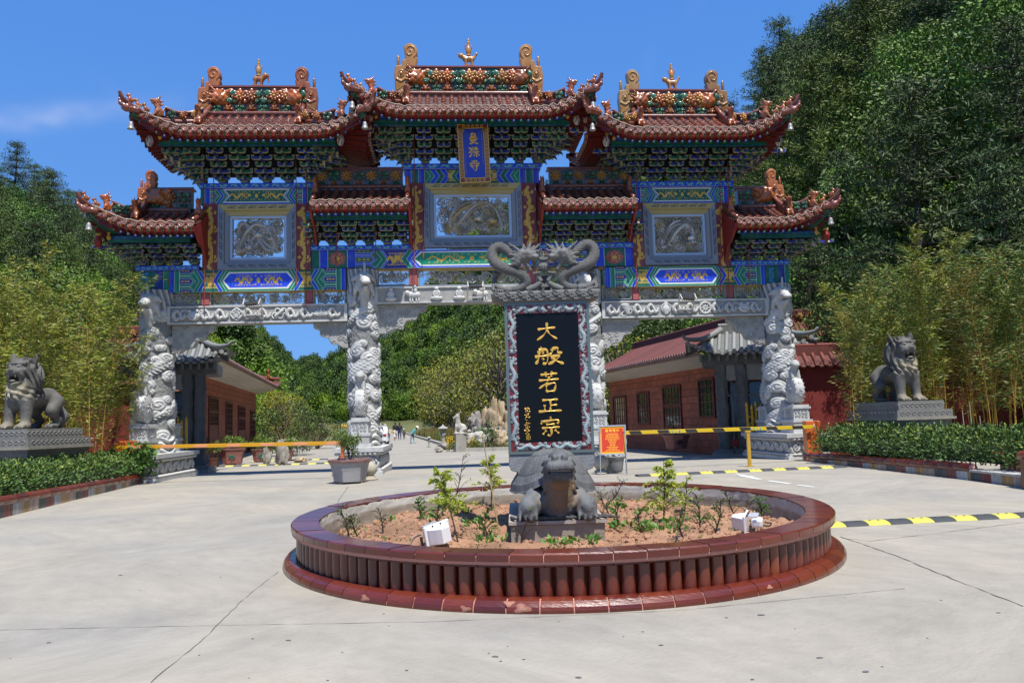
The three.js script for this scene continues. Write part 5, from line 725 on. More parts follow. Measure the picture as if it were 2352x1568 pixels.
function corbel(u,s,yTop,w,h) {
const o = [[0,0],[w,0],[w * 0.98,-h * 0.22],[w * 0.82,-h * 0.3],[w * 0.78,-h * 0.52],[w * 0.58,-h * 0.58],[w * 0.5,-h * 0.8],[w * 0.3,-h * 0.86],[w * 0.16,-h],[0,-h]].map(([x,y]) => [u + s * x,yTop + y]);
const mb = new MB(); mb.add(prism(s > 0 ? o : o.slice().reverse(),0.26,0.02,-0.13),C.stoneDim); swirlPanel(mb,rngOf(Math.round(u * 10) + 70),o,0.13,24,0.09,tint(C.stoneDim,1.05)); mb.build('carved_corbel',M.whiteStone,gate);
}
corbel(colU[0] + 0.45,1,L1[2],1.25,0.85); corbel(colU[1] - 0.45,-1,L1[2],1.05,0.8); corbel(colU[1] + 0.45,1,L2[2],1.5,0.9); corbel(colU[2] - 0.45,-1,L2[2],1.5,0.9); corbel(colU[2] + 0.45,1,L3[2],1.2,0.9); corbel(colU[3] - 0.45,-1,L3[2],1.2,0.9);
// pierced rows above the lintels
const CARV = [rgb(0.48,0.45,0.39),rgb(0.42,0.42,0.42),rgb(0.42,0.31,0.13),rgb(0.56,0.55,0.51),rgb(0.3,0.27,0.22)];
function lattice(x0,x1,y0,y1,seed,n = 26) { const [a,b,c,d] = rect(x0,x1,y0,y1,0.12),q = group('pierced_panel',gate),f = new MB(); f.box(a,b,d - 0.05,d,-0.1,0.16,rgb(0.4,0.27,0.07)); f.box(a,b,c,c + 0.03,-0.1,0.13,rgb(0.3,0.32,0.36)); f.box(a,a + 0.04,c + 0.03,d - 0.05,-0.1,0.14,rgb(0.33,0.3,0.2)); f.box(b - 0.04,b,c + 0.03,d - 0.05,-0.1,0.14,rgb(0.33,0.3,0.2)); f.build('panel_frame',M.carved,q); const mb = new MB(),r = rngOf(seed); openwork(mb,r,a + 0.03,b - 0.03,c + 0.02,d - 0.04,0.04,Math.round(n * 1.7),0.09,0,CARV,0.06); mb.tube(spline([[a,(c + d) / 2,0.02],...[1,2,3,4,5,6,7].map((k) => [lerp(a,b,k / 8),(c + d) / 2 + (k % 2 ? 1 : -1) * (d - c) * 0.28,0.03]),[b,(c + d) / 2,0.02]],40),0.02,CARV[3],5); mb.build('openwork',M.carved,q); }
const short = (x0,x1,y0,y1) => { const [a,b,c,d] = rect(x0,x1,y0,y1,0.15); box3('short_post',a,b,c,d,-0.17,0.17,PAINT.postRed); };
lattice(389,461,668,700,11,16); short(462,480,667,700); lattice(481,701,668,700,12,46); short(702,718,665,700); lattice(719,794,666,700,13,18);
lattice(865,941,617,655,14,18); short(941,958,615,655); lattice(959,1212,615,655,15,50); short(1212,1229,615,655); lattice(1230,1345,615,655,16,24);
lattice(1382,1451,656,688,17,16); short(1452,1467,655,688); lattice(1468,1668,656,688,18,42); short(1669,1685,655,688); lattice(1686,1749,654,688,19,16);
// painted beams of the lower tier
const beam = (name,x0,x1,y0,y1,m,z = 0.26) => { const [a,b,c,d] = rect(x0,x1,y0,y1,z); return boxUV(name,a,b,c,d,-z,z,m); };
beam('painted_beam',312,388,620,668,PAINT.endBand); beam('painted_beam',388.5,794,619,668,PAINT.sideBeam); beam('painted_beam',1392,1758,611,656,PAINT.sideBeam); { const q = beam('painted_beam',1758.5,1813,608,655,PAINT.endBand); q.rotation.y = Math.PI; }
beam('painted_beam',715,815,573,615,PAINT.medallion); beam('painted_beam',815.5,1347,572,613,PAINT.centreBeam); { const q = beam('painted_beam',1347.5,1455,570,611,PAINT.medallion); q.rotation.y = Math.PI; }
for (const [x0,x1,y0,y1] of [[310,455,610,620],[714,942,563,573],[1240,1456,558,569],[1680,1815,598,608]]) { const q = beam('scroll_strip',x0,x1,y0,y1,PAINT.strip,0.34); }
// tower bodies: red posts, carved openwork panel in its frame, upper beam
function tower(p,seed,drag) {
const z = 0.3; for (const [x0,x1] of p.posts) { const [a,b,c,d] = rect(x0,x1,p.py[0],p.py[1],z); boxUV('red_post',a,b,c,d,-z,z,PAINT.post); }
const [a,b,c,d] = rect(p.frame[0],p.frame[1],p.frame[2],p.frame[3],z),q = group('carved_panel',gate),f = new MB(),w = 0.17,w2 = 0.3,gr = rgb(0.23,0.24,0.26),gd = rgb(0.42,0.33,0.13);
const ring = (i,zz) => [V3(a + i,c + i,zz),V3(b - i,c + i,zz),V3(b - i,d - i,zz),V3(a + i,d - i,zz)];
const lv = [[0,0.1],[0,z + 0.04],[w,z + 0.02],[w + 0.02,z - 0.05],[w2,z - 0.06],[w2 + 0.015,z - 0.12],[w2 + 0.09,z - 0.12],[w2 + 0.09,0.0]].map(([i,zz]) => ring(i,zz));
for (let k = 0; k < lv.length - 1; k++) for (let e = 0; e < 4; e++) { const A = lv[k],B = lv[k + 1],n = (e + 1) % 4; f.quad(A[e],A[n],B[n],B[e],e === 2 && k > 0 && k < 5 ? gd : k > 4 ? rgb(0.42,0.5,0.62) : gr); }
// meander strips, proud of the frame
const dark = rgb(0.1,0.1,0.11),bar = (x0,x1,y0,y1) => f.box(x0,x1,y0,y1,z + 0.03,z + 0.043,dark),un = 0.3;
for (const [y,s] of [[d - w * 0.5,-1],[c + w * 0.5,1]]) for (let x = a + 0.28; x < b - 0.4; x += un) { bar(x,x + un * 0.72,y + 0.03 * s,y + 0.03 * s + 0.013); bar(x + un * 0.1,x + un * 0.5,y - 0.0 * s,y + 0.013); bar(x + un * 0.72,x + un * 0.76,y - 0.03,y + 0.043); bar(x + un * 0.3,x + un * 0.95,y - 0.035 * s,y - 0.035 * s + 0.013); }
for (const [x,s] of [[a + w * 0.5,1],[b - w * 0.5,-1]]) for (let y = c + 0.28; y < d - 0.4; y += un) { bar(x + 0.03 * s,x + 0.03 * s + 0.013,y,y + un * 0.72); bar(x,x + 0.013,y + un * 0.1,y + un * 0.5); bar(x - 0.03,x + 0.043,y + un * 0.72,y + un * 0.76); bar(x - 0.035 * s,x - 0.035 * s + 0.013,y + un * 0.3,y + un * 0.95); }
f.build('panel_frame',M.carved,q);
const mb = new MB(),i = w2 + 0.08; openwork(mb,rngOf(seed),a + i,b - i,c + i,d - i,0.08,p.curls,0.1,drag,CARV,0.14); mb.build('openwork',M.carved,q);
if (p.beam) beam('painted_beam',...p.beam,p.beamM,0.27); if (p.strip) beam('scroll_strip',...p.strip,PAINT.strip,0.36);
}
tower({ posts: [[464,500],[679,713]],py: [468,619],frame: [500,680,470,618],beam: [460,716,430,469],beamM: PAINT.upperSide,strip: [456,719,420,431],curls: 250 },21,3);
tower({ posts: [[937,973],[1198,1231]],py: [420,573],frame: [973,1199,421,567],beam: [930,1238,386,421],beamM: PAINT.upperCentre,strip: [925,1242,375,387],curls: 300 },22,3);
tower({ posts: [[1452,1479],[1644,1677]],py: [465,611],frame: [1479,1646,467,607],beam: [1452,1682,427,466],beamM: PAINT.upperSide,strip: [1448,1685,416,428],curls: 250 },23,3);
// ---- roofs ----
function roofAt(p) {
const b = p.b,e0 = fac(p.x[0],p.eaveX ? p.eave : p.eave,b).x,e1 = fac(p.x[1],p.eave,b).x,u = (e0 + e1) / 2,Y = (y,off,x) => fac(x ?? (p.x[0] + p.x[1]) / 2,y,off).y,X = (x,y,off = 0) => fac(x,y,off).x - u;
const dz = p.dz ?? 0.2,tiers = p.tiers,zP = 0.1 + dz * tiers;
return tiledRoof({ u,xl: e0 - u,xr: e1 - u,gl: X(p.ridge[0],p.ridgeY),gr: X(p.ridge[1],p.ridgeY),b,vE: Y(p.eave,b),vR: Y(p.ridgeY,0),ridgeH: Y(p.ridgeTop,0) - Y(p.ridgeY,0),hipL: p.hip[0],hipR: p.hip[1],hb: -X(p.body[0],p.base),hbR: X(p.body[1],p.base),vB: Y(p.base,0.2),vP: Y(p.purl[1],zP),vPT: Y(p.purl[0],zP),dz,tiers,lift: p.lift,sp: p.sp,seed: p.seed,flowers: p.flowers,ends: p.ends,endCol: p.endCol,endS: p.endS,mid: p.mid,midS: p.midS,midX: p.midX,small: p.small,redPendant: p.small,bells: bellSpots });
}
const FL = [ORN.orange,ORN.pad,ORN.amber];
roofAt({ x: [308,838],eave: 296,b: 1.9,ridge: [488,698],ridgeY: 262,ridgeTop: 203,hip: [true,true],body: [462,714],base: 419,purl: [312,333],tiers: 5,seed: 1,flowers: [ORN.orange,ORN.pad,ORN.orange],ends: [-1,1],endCol: 'orange',endS: 0.92,mid: 'plain',midS: 0.85 });
roofAt({ x: [812,1358],eave: 250,b: 1.9,ridge: [940,1215],ridgeY: 216,ridgeTop: 158,hip: [true,true],body: [933,1235],base: 374,purl: [265,286],tiers: 5,seed: 2,flowers: FL,ends: [-1,1],endCol: 'amber',endS: 1.0,mid: 'horned',midS: 0.9 });
roofAt({ x: [1360,1808],eave: 299,b: 1.9,ridge: [1452,1642],ridgeY: 268,ridgeTop: 211,hip: [true,true],body: [1454,1680],base: 415,purl: [314,334],tiers: 5,seed: 3,flowers: [ORN.amber,ORN.pad,ORN.orange],ends: [-1,1],endCol: 'amber',endS: 0.95,mid: 'horned',midS: 0.85 });
const low = { b: 1.5,tiers: 4,dz: 0.2,small: true,lift: 0.5,endS: 0.75,endCol: 'orange' };
roofAt({ ...low,x: [212,448],eave: 517,ridge: [345,440],ridgeY: 482,ridgeTop: 437,hip: [true,false],body: [330,448],base: 609,purl: [541,556],seed: 4,flowers: [ORN.pad,ORN.orange],ends: [-1],sp: 0.52 });
roofAt({ ...low,x: [708,942],eave: 466,ridge: [726,924],ridgeY: 428,ridgeTop: 390,hip: [false,false],body: [722,932],base: 562,purl: [487,503],seed: 5,flowers: [ORN.amber,ORN.pad],sp: 0.56 });
roofAt({ ...low,x: [1245,1466],eave: 464,ridge: [1262,1446],ridgeY: 426,ridgeTop: 389,hip: [false,false],body: [1250,1452],base: 557,purl: [486,501],seed: 6,flowers: [ORN.amber,ORN.pad],sp: 0.56 });
roofAt({ ...low,x: [1690,1900],eave: 507,ridge: [1694,1776],ridgeY: 473,ridgeTop: 433,hip: [false,true],body: [1690,1803],base: 597,purl: [531,545],seed: 7,flowers: [ORN.pad,ORN.orange],ends: [1],sp: 0.52 });
// red ropes hanging down the facade
{ const rope = (x,y0,x1,y1,off) => { const a = fac(x,y0,off),b = fac(x1,y1,off),m = new MB(); m.tube(spline([a,a.clone().lerp(b,0.5).add(V3(0.02,0,0)),b],12),0.014,rgb(0.22,0.05,0.04),5); m.tube([b,b.clone().add(V3(0,-0.18,0.01))],0.024,rgb(0.26,0.06,0.05),6); m.build('hanging_rope',M.vcol,gate); };
for (const [x,a,x1,b] of [[464,310,469,690],[489,345,489,640],[678,330,680,640],[702,330,702,690],[770,500,771,590],[861,500,862,580],[950,290,951,640],[973,290,972,580],[1230,300,1228,600],[1201,300,1201,600],[1400,500,1400,590],[1460,330,1462,650],[1652,330,1655,660],[1672,340,1673,660],[388,560,388,640],[1720,560,1720,630]]) rope(x,a,x1,b,0.42); }
// wind bells under the upturned corners
{
const bg = (() => { const mb = new MB(); mb.add(lathe([[0.0001,0.0],[0.03,0.0],[0.055,-0.03],[0.065,-0.1],[0.075,-0.16],[0.1,-0.21],[0.092,-0.21],[0.06,-0.15],[0.0001,-0.06]],16),rgb(0.3,0.3,0.29)); mb.tube([V3(0,0,0),V3(0,0.16,0)],0.008,rgb(0.2,0.2,0.2),4); mb.tube([V3(0,-0.06,0),V3(0,-0.24,0)],0.009,rgb(0.2,0.2,0.2),4); return mb.geo(); })();
const where = ['left tower roof, outer corner','left tower roof, inner corner','centre roof, left corner','centre roof, right corner','right tower roof, inner corner','right tower roof, outer corner','lowest roof at the far left','lowest roof at the far right'];
bellSpots.forEach((p,i) => { const q = V3(...p).applyMatrix4(gate.matrixWorld),t = thing('wind_bell','small grey wind bell hanging from the ' + where[i],'bell',[q.x,q.y - 0.14,q.z],0,'wind bells under the roof corners'); mesh('bell',bg,M.carved,t); });
}
let glyphs,brush;
// ---------- round planter in the middle of the forecourt ----------
const TILT = 0.0137;
const pc = at(1283,1200,10.1),PX = pc.x,PZ = -10.1,PY = G(PZ);
const planter = thing('round_planter','round planter edged with glossy red-brown glazed tiles, in the middle of the forecourt','planter',[PX,PY,PZ]);
planter.rotation.x = TILT;
function arcPiece(prof,da,seg,gap) { // profile (r, y) closed, swept over an angle da centred on +z
const n = prof.length,P = [],I = [],U = []; const s = new THREE.Shape(prof.map((p) => new THREE.Vector2(...p))),tris = THREE.ShapeUtils.triangulateShape(prof.map((p) => new THREE.Vector2(...p)),[]);
const mb = new MB(),pt = (k,a) => V3(Math.sin(a) * prof[k % n][0],prof[k % n][1],Math.cos(a) * prof[k % n][0]);
for (let j = 0; j < seg; j++) { const a0 = lerp(-da / 2 + gap,da / 2 - gap,j / seg),a1 = lerp(-da / 2 + gap,da / 2 - gap,(j + 1) / seg); for (let k = 0; k < n; k++) mb.quad(pt(k,a0),pt(k,a1),pt(k + 1,a1),pt(k + 1,a0),WHITE,[a0 * 3,k * 0.1,a1 * 3,k * 0.1,a1 * 3,k * 0.1 + 0.1,a0 * 3,k * 0.1 + 0.1]); }
for (const [t,f] of [[-da / 2 + gap,false],[da / 2 - gap,true]]) for (const [a,b,c] of tris) f ? mb.tri(pt(a,t),pt(b,t),pt(c,t)) : mb.tri(pt(a,t),pt(c,t),pt(b,t));
const g = mb.geo(); return g;
}
const glazeTone = [rgb(0.15,0.024,0.011),rgb(0.12,0.018,0.01),rgb(0.17,0.03,0.012),rgb(0.1,0.014,0.01),rgb(0.24,0.05,0.013)].map((c) => PH({ color: c,vertexColors: true,roughness: 0.34,clearcoat: 0.45,clearcoatRoughness: 0.12,map: rep(wearTex,1.1),bumpMap: rep(grain,1.5),bumpScale: 0.003 }));
{
const R = rngOf(21),tone = () => glazeTone[[0,0,1,1,2,3,0,2][Math.floor(R() * 8)]];
const rotate = (q,a) => { q.rotation.y = a; return q; };
const NC = 68,cap = arcPiece([[2.89,0.468],[3.185,0.478],[3.2,0.465],[3.2,0.413],[3.185,0.406],[3.163,0.403],[3.165,0.396],[3.18,0.39],[3.18,0.376],[3.163,0.371],[3.164,0.361],[3.15,0.354],[3.1,0.348],[3.0,0.348],[2.97,0.4],[2.89,0.43]],6.28318 / NC,3,0.0016);
for (let i = 0; i < NC; i++) { const q = rotate(mesh('cap_tile',cap,tone(),planter),(i + 0.5) / NC * 6.28318); q.position.y = (R() - 0.5) * 0.006; }
const NB = 72,bp = []; for (let k = 0; k <= 9; k++) { const a = -0.5 + k / 9 * 2.6; bp.push([3.175 + Math.cos(a) * 0.115,0.022 + Math.sin(a) * 0.092]); } bp.push([3.1,0.07],[3.1,-0.05],[3.3,-0.05]);
const base = arcPiece(bp.reverse(),6.28318 / NB,3,0.0022); for (let i = 0; i < NB; i++) rotate(mesh('base_tile',base,tone(),planter),(i + 0.3) / NB * 6.28318);
const NH = 136,hc = new THREE.CylinderGeometry(0.066,0.066,0.31,12,1).translate(0,0.195,3.075); paint(hc,(c) => c.setRGB(1,1,1));
for (let i = 0; i < NH; i++) rotate(mesh('half_column',hc,R() < 0.06 ? glazeTone[4] : tone(),planter),i / NH * 6.28318);
const mortar = new MB(),pink = rgb(0.5,0.23,0.18); mortar.add(lathe([[2.9,0.44],[3.19,0.455],[3.19,0.38],[3.15,0.385],[3.15,0.36],[3.02,0.34],[3.02,0.075],[3.1,0.062],[3.12,0.08],[3.175,0.102],[3.245,0.082],[3.281,0.02],[3.275,-0.04]],144),pink); mortar.build('mortar',S({ vertexColors: true,roughness: 0.9,bumpMap: rep(grain,40,4),bumpScale: 0.01,side: THREE.DoubleSide }),planter);
// chips and mortar smears on the base tiles
const rc = rngOf(5); for (const [a,va,s] of [[-0.15,0.25,1],[-0.185,0.7,0.7],[-0.3,0.1,0.7],[-0.62,0.2,0.8],[0.55,0.4,0.5]]) { // mortar showing where the glaze has broken away
const chip = new MB(),ring = [],P = (b,v) => V3(Math.sin(b) * (3.175 + Math.cos(v) * 0.1165),0.022 + Math.sin(v) * 0.0935,Math.cos(b) * (3.175 + Math.cos(v) * 0.1165)); for (let k = 0; k < 14; k++) { const q = k / 14 * 6.283,R = s * (0.85 + 0.3 * Math.sin(k * 1.35 + va * 9) + 0.12 * rc()); ring.push([a + Math.cos(q) * 0.022 * R,va + Math.sin(q) * 0.42 * R]); }
for (let j = 0; j < 4; j++) for (let k = 0; k < 14; k++) { const f = (m,i) => { const [b,v] = ring[i % 14]; return P(lerp(a,b,m / 4),lerp(va,v,m / 4)); }; chip.quad(f(j,k),f(j + 1,k),f(j + 1,k + 1),f(j,k + 1),j < 2 ? rgb(0.34,0.17,0.12) : rgb(0.3,0.115,0.075)); } mesh('mortar_patch',chip.geo(),M.vcol,planter); }
const iw = sheet((s,t) => { const a = s * 6.28318,w = 0.006 * noise3(Math.cos(a) * 9,t * 3,Math.sin(a) * 9) + 0.012 * (t > 0.86 ? noise3(Math.cos(a) * 22,4,Math.sin(a) * 22) : 0); const r = 2.885 - 0.03 * (1 - t) + w; return V3(Math.sin(a) * r,lerp(0.1,0.452,t) + (t > 0.9 ? 0.014 * noise3(Math.cos(a) * 30,1,Math.sin(a) * 30) : 0),Math.cos(a) * r); },220,12,(s,t) => [s * 18,t * 0.4]);
paint(iw,(c,x,y,z) => { const n = noise3(x * 2.5,y * 1.2,z * 2.5),top = sstep(0.33 + 0.03 * noise3(x * 5,1,z * 5),0.36,y); c.setRGB(0.3 + 0.05 * n,0.26 + 0.05 * n,0.21 + 0.05 * n).lerp(rgb(0.5,0.49,0.45),top); });
mesh('inner_wall',iw,S({ vertexColors: true,roughness: 0.95,side: THREE.DoubleSide,map: rep(wearTex,1),bumpMap: rep(grain,3),bumpScale: 0.006 }),planter);
}
const soilH = (x,z) => { const r = Math.hypot(x,z); return 0.2 + 0.09 * (1 - (r / 2.9) ** 2) + 0.05 * noise2(x * 0.9 + 3,z * 0.9) + 0.028 * noise2(x * 3.1,z * 3.1) + 0.016 * noise2(x * 8,z * 8) + 0.01 * noise2(x * 19,z * 19); };
{
const g = sheet((s,t) => { const a = s * 6.28318,r = 2.9 * t; return V3(Math.sin(a) * r,soilH(Math.sin(a) * r,Math.cos(a) * r),Math.cos(a) * r); },260,120,(s,t,p) => [p.x,p.z]);
paint(g,(c,x,y,z) => { const n = noise2(x * 2,z * 2),m = noise2(x * 9,z * 9); const dmp = 1 - 0.25 * sstep(0.1,0.6,noise2(x * 0.8 + 5,z * 0.8)); c.setRGB((0.34 + 0.05 * n + 0.03 * m) * dmp,(0.188 + 0.03 * n + 0.02 * m) * dmp,(0.11 + 0.018 * n + 0.012 * m) * dmp); });
mesh('soil',g,S({ vertexColors: true,roughness: 1,bumpMap: rep(grain,3),bumpScale: 0.02 }),planter);
const r = rngOf(31),ic = new THREE.IcosahedronGeometry(1,1),mb = new MB(),geos = [0,1,2,3].map((k) => { const q = ic.clone(),P = q.attributes.position; for (let i = 0; i < P.count; i++) { const n = 1 + 0.35 * noise3(P.getX(i) * 1.4 + k * 9,P.getY(i) * 1.4,P.getZ(i) * 1.4); P.setXYZ(i,P.getX(i) * n,P.getY(i) * n * 0.75,P.getZ(i) * n); } q.computeVertexNormals(); return q; });
for (let i = 0; i < 2300; i++) { const a = r() * 6.283,q = 2.84 * Math.sqrt(r()),x = Math.sin(a) * q,z = Math.cos(a) * q,s = 0.008 + 0.035 * Math.pow(r(),3.5),k = 0.7 + 0.5 * r(); mb.add(geos[i % 4],rgb(0.34 * k,0.185 * k,0.11 * k),M4(x,soilH(x,z) + s * 0.25,z,r() * 6,r() * 6,r() * 6,s)); }
mb.build('soil_clods',S({ vertexColors: true,roughness: 1 }),planter,'stuff');
}
const onSoil = (px,py) => { const r = ray(px,py); let d = 9; for (let k = 0; k < 30; k++) { const p = camera.position.clone().addScaledVector(r,d / -r.z); const h = PY + soilH(p.x - PX,p.z - PZ) + (PZ - p.z) * TILT * 1; d = d * 0.5 + 0.5 * (1.7 - h) / -r.y * -r.z; } const p = camera.position.clone().addScaledVector(r,d / -r.z); p.y = PY + soilH(p.x - PX,p.z - PZ) + (PZ - p.z) * TILT; return p; };

// ---------- stele carried by a tortoise ----------
const SD = 9.75,sk = SD / F,so = at(1281,1195,8.85);
const stele = thing('tortoise_stele','black stele with gold characters and dragon crown on a stone tortoise in the round planter','stele',[so.x,so.y,-8.85]);
stele.rotation.z = 0; const sx = (px,py,d = SD) => at(px,py,d).x - so.x,sy = (px,py,d = SD) => at(px,py,d).y - so.y,sz = -(SD - 8.85);
const STONE = rgb(0.12,0.125,0.128);
{
const b = new MB(),bl = sheet; const w0 = sx(1173,1215,8.85),w1 = sx(1390,1215,8.85);
const bg = new RoundedBoxGeometry(w1 - w0,0.55,2.0,4,0.012); const P = bg.attributes.position; for (let i = 0; i < P.count; i++) { const n = 0.012 * noise3(P.getX(i) * 4,P.getY(i) * 4,P.getZ(i) * 4); P.setXYZ(i,P.getX(i) + n,P.getY(i) + n,P.getZ(i) + n); } bg.computeVertexNormals();
b.add(bg,rgb(0.33,0.28,0.22),M4((w0 + w1) / 2,-0.275 - 0.035,-1.0)); b.box(w0 - 0.02,w1 + 0.03,-0.035,0,-2.02,0.03,rgb(0.42,0.36,0.31)); b.build('plinth',M.greyStone,stele);
// tortoise
const headX = 0.04,hy = 0.5;
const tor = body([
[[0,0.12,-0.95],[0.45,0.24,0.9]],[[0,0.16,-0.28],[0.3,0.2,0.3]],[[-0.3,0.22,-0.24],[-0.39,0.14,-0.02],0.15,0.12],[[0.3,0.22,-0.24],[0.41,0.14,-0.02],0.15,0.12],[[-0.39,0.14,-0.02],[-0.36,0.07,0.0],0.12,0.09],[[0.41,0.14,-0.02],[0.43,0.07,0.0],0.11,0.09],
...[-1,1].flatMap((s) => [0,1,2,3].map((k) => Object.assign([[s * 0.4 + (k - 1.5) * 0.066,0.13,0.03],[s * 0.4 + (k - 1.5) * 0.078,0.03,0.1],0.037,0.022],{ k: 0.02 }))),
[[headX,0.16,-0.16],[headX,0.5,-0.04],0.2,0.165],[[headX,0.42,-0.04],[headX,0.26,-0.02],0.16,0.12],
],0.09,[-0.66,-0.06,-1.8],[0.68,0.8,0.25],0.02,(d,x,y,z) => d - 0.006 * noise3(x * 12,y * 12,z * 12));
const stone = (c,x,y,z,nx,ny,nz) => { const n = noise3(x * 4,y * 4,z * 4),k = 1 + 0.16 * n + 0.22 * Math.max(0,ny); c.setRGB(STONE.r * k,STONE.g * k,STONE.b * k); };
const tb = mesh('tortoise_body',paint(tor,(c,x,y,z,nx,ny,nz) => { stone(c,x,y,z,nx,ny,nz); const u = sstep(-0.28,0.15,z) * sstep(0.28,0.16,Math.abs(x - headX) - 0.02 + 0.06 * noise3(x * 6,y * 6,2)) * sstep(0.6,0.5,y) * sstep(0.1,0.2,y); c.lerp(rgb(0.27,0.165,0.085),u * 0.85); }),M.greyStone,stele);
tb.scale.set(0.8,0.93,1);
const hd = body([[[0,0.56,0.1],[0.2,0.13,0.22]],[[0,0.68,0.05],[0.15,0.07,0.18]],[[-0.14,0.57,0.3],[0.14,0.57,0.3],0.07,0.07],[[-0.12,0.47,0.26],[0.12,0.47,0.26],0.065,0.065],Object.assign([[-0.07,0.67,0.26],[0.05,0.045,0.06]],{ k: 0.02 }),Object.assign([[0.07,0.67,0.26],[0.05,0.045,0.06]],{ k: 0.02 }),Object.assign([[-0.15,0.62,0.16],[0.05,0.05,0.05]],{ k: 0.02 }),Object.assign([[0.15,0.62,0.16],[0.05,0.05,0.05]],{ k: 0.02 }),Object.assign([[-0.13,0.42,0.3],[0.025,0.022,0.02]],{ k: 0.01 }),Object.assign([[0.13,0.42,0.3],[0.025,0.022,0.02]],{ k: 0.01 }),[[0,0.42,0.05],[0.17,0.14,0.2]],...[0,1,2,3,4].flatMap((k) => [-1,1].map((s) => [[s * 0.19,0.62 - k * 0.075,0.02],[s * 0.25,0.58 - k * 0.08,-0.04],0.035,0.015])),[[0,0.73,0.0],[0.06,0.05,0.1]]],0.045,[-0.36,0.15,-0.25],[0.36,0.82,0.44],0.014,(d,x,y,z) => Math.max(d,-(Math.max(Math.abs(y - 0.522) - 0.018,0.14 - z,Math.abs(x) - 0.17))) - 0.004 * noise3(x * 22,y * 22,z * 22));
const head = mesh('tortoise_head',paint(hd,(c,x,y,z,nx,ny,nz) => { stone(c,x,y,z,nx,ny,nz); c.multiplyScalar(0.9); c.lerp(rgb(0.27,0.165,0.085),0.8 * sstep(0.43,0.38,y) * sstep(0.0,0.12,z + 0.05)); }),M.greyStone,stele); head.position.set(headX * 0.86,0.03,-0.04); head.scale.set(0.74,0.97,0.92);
const tt = new MB(); for (let k = 0; k < 13; k++) { tt.box(-0.15 + k * 0.0235,-0.13 + k * 0.0235,0.525,0.541,0.28,0.335,rgb(0.34,0.34,0.33)); tt.box(-0.14 + k * 0.0235,-0.12 + k * 0.0235,0.5,0.514,0.26,0.315,rgb(0.3,0.3,0.29)); } tt.build('teeth',M.greyStone,head);
// shell: dome with engraved scutes and a meander rim
const sh = sheet((s,t) => { const a = s * 6.28318,ca = Math.cos(a),sa = Math.sin(a),e = Math.pow(t,0.62),flare = t > 0.84 ? (t - 0.84) * 0.5 : 0,x = (0.49 * e + flare * 0.4) * ca,zz = (0.92 * e + flare * 0.5) * sa; let y = 0.76 - 0.46 * Math.pow(t,2.0) - (t > 0.97 ? 0.05 : 0) + 0.17 * Math.pow(Math.max(0,sa),6) * t * t; const gr = Math.abs(Math.sin(a * 6)) < 0.07 && t > 0.15 && t < 0.82 ? -0.008 : 0,rg = Math.abs(t - 0.83) < 0.012 || Math.abs(t - 0.45) < 0.01 ? -0.014 : 0,mt = t > 0.86 && t < 0.96 && (Math.sin(a * 60) > 0.55 || Math.abs(t - 0.91) < 0.01) ? -0.008 : 0; y += gr + rg + mt + 0.004 * noise3(x * 9,zz * 9,3); return V3(x,y,-1.0 + zz); },240,70,(s,t) => [s * 5,t]);
const shell = new MB(); shell.add(sh,WHITE); shell.add(sheet((s,t) => { const a = s * 6.28318,q = lerp(1,0.7,t); return V3(0.52 * q * Math.cos(a),0.255 + 0.17 * Math.pow(Math.max(0,Math.sin(a)),6) - 0.03 * t,-1.0 + 0.96 * q * Math.sin(a)); },60,3)); mesh('tortoise_shell',paint(shell.geo(),stone),S({ ...{},vertexColors: true,roughness: 0.7,side: THREE.DoubleSide,bumpMap: rep(grain,3),bumpScale: 0.008,map: rep(wearTex,1) }),stele);
const wv = new MB(),rw = rngOf(4); for (let k = 0; k < 14; k++) { const x = -0.5 + k * 0.078; wv.tube(spline([[x,0.02,-0.2],[x + 0.05,0.035,0.0 + 0.02 * rw()],[x + 0.16,0.02,0.015]],8),(t) => 0.024 * (1.05 - t * 0.7),tint(STONE,0.9),5); } wv.build('carved_waves',M.greyStone,stele);
// slab
const X0 = sx(1158,700),X1 = sx(1349,700),xa = (X0 + sx(1168,1035)) / 2,xb = (X1 + sx(1363,1035)) / 2,yt = sy(1255,697),yb = sy(1265,1040),ylow = sy(1266,1100),th = 0.15;
const foot = [[xa + 0.005,yb],[xa + 0.0,yb - 0.13],[xa + 0.03,yb - 0.19],[xa + 0.1,yb - 0.21],[xa + 0.11,yb - 0.26],[xa + 0.17,yb - 0.3],[xa + 0.22,yb - 0.3],[xb - 0.22,yb - 0.3],[xb - 0.17,yb - 0.3],[xb - 0.11,yb - 0.26],[xb - 0.1,yb - 0.21],[xb - 0.03,yb - 0.19],[xb,yb - 0.13],[xb - 0.005,yb]];
const sl = new MB(); sl.add(prism(foot.reverse(),th * 2,0.008,sz - th),rgb(0.25,0.265,0.285)); sl.box(xa + 0.004,xb - 0.004,yb,yt,sz - th + 0.004,sz + th - 0.02,rgb(0.17,0.18,0.185)); sl.build('stele_slab',M.greyStone,stele);
const zf = sz + th,bw = 0.135,fr = new MB(),red = rgb(0.16,0.012,0.016);
const edge = rgb(0.1,0.14,0.14); fr.box(xa,xb,yt - 0.035,yt,zf - 0.02,zf + 0.012,edge); fr.box(xa,xb,yb,yb + 0.035,zf - 0.02,zf + 0.012,edge); fr.box(xa,xa + 0.035,yb + 0.035,yt - 0.035,zf - 0.02,zf + 0.012,edge); fr.box(xb - 0.035,xb,yb + 0.035,yt - 0.035,zf - 0.02,zf + 0.012,edge);
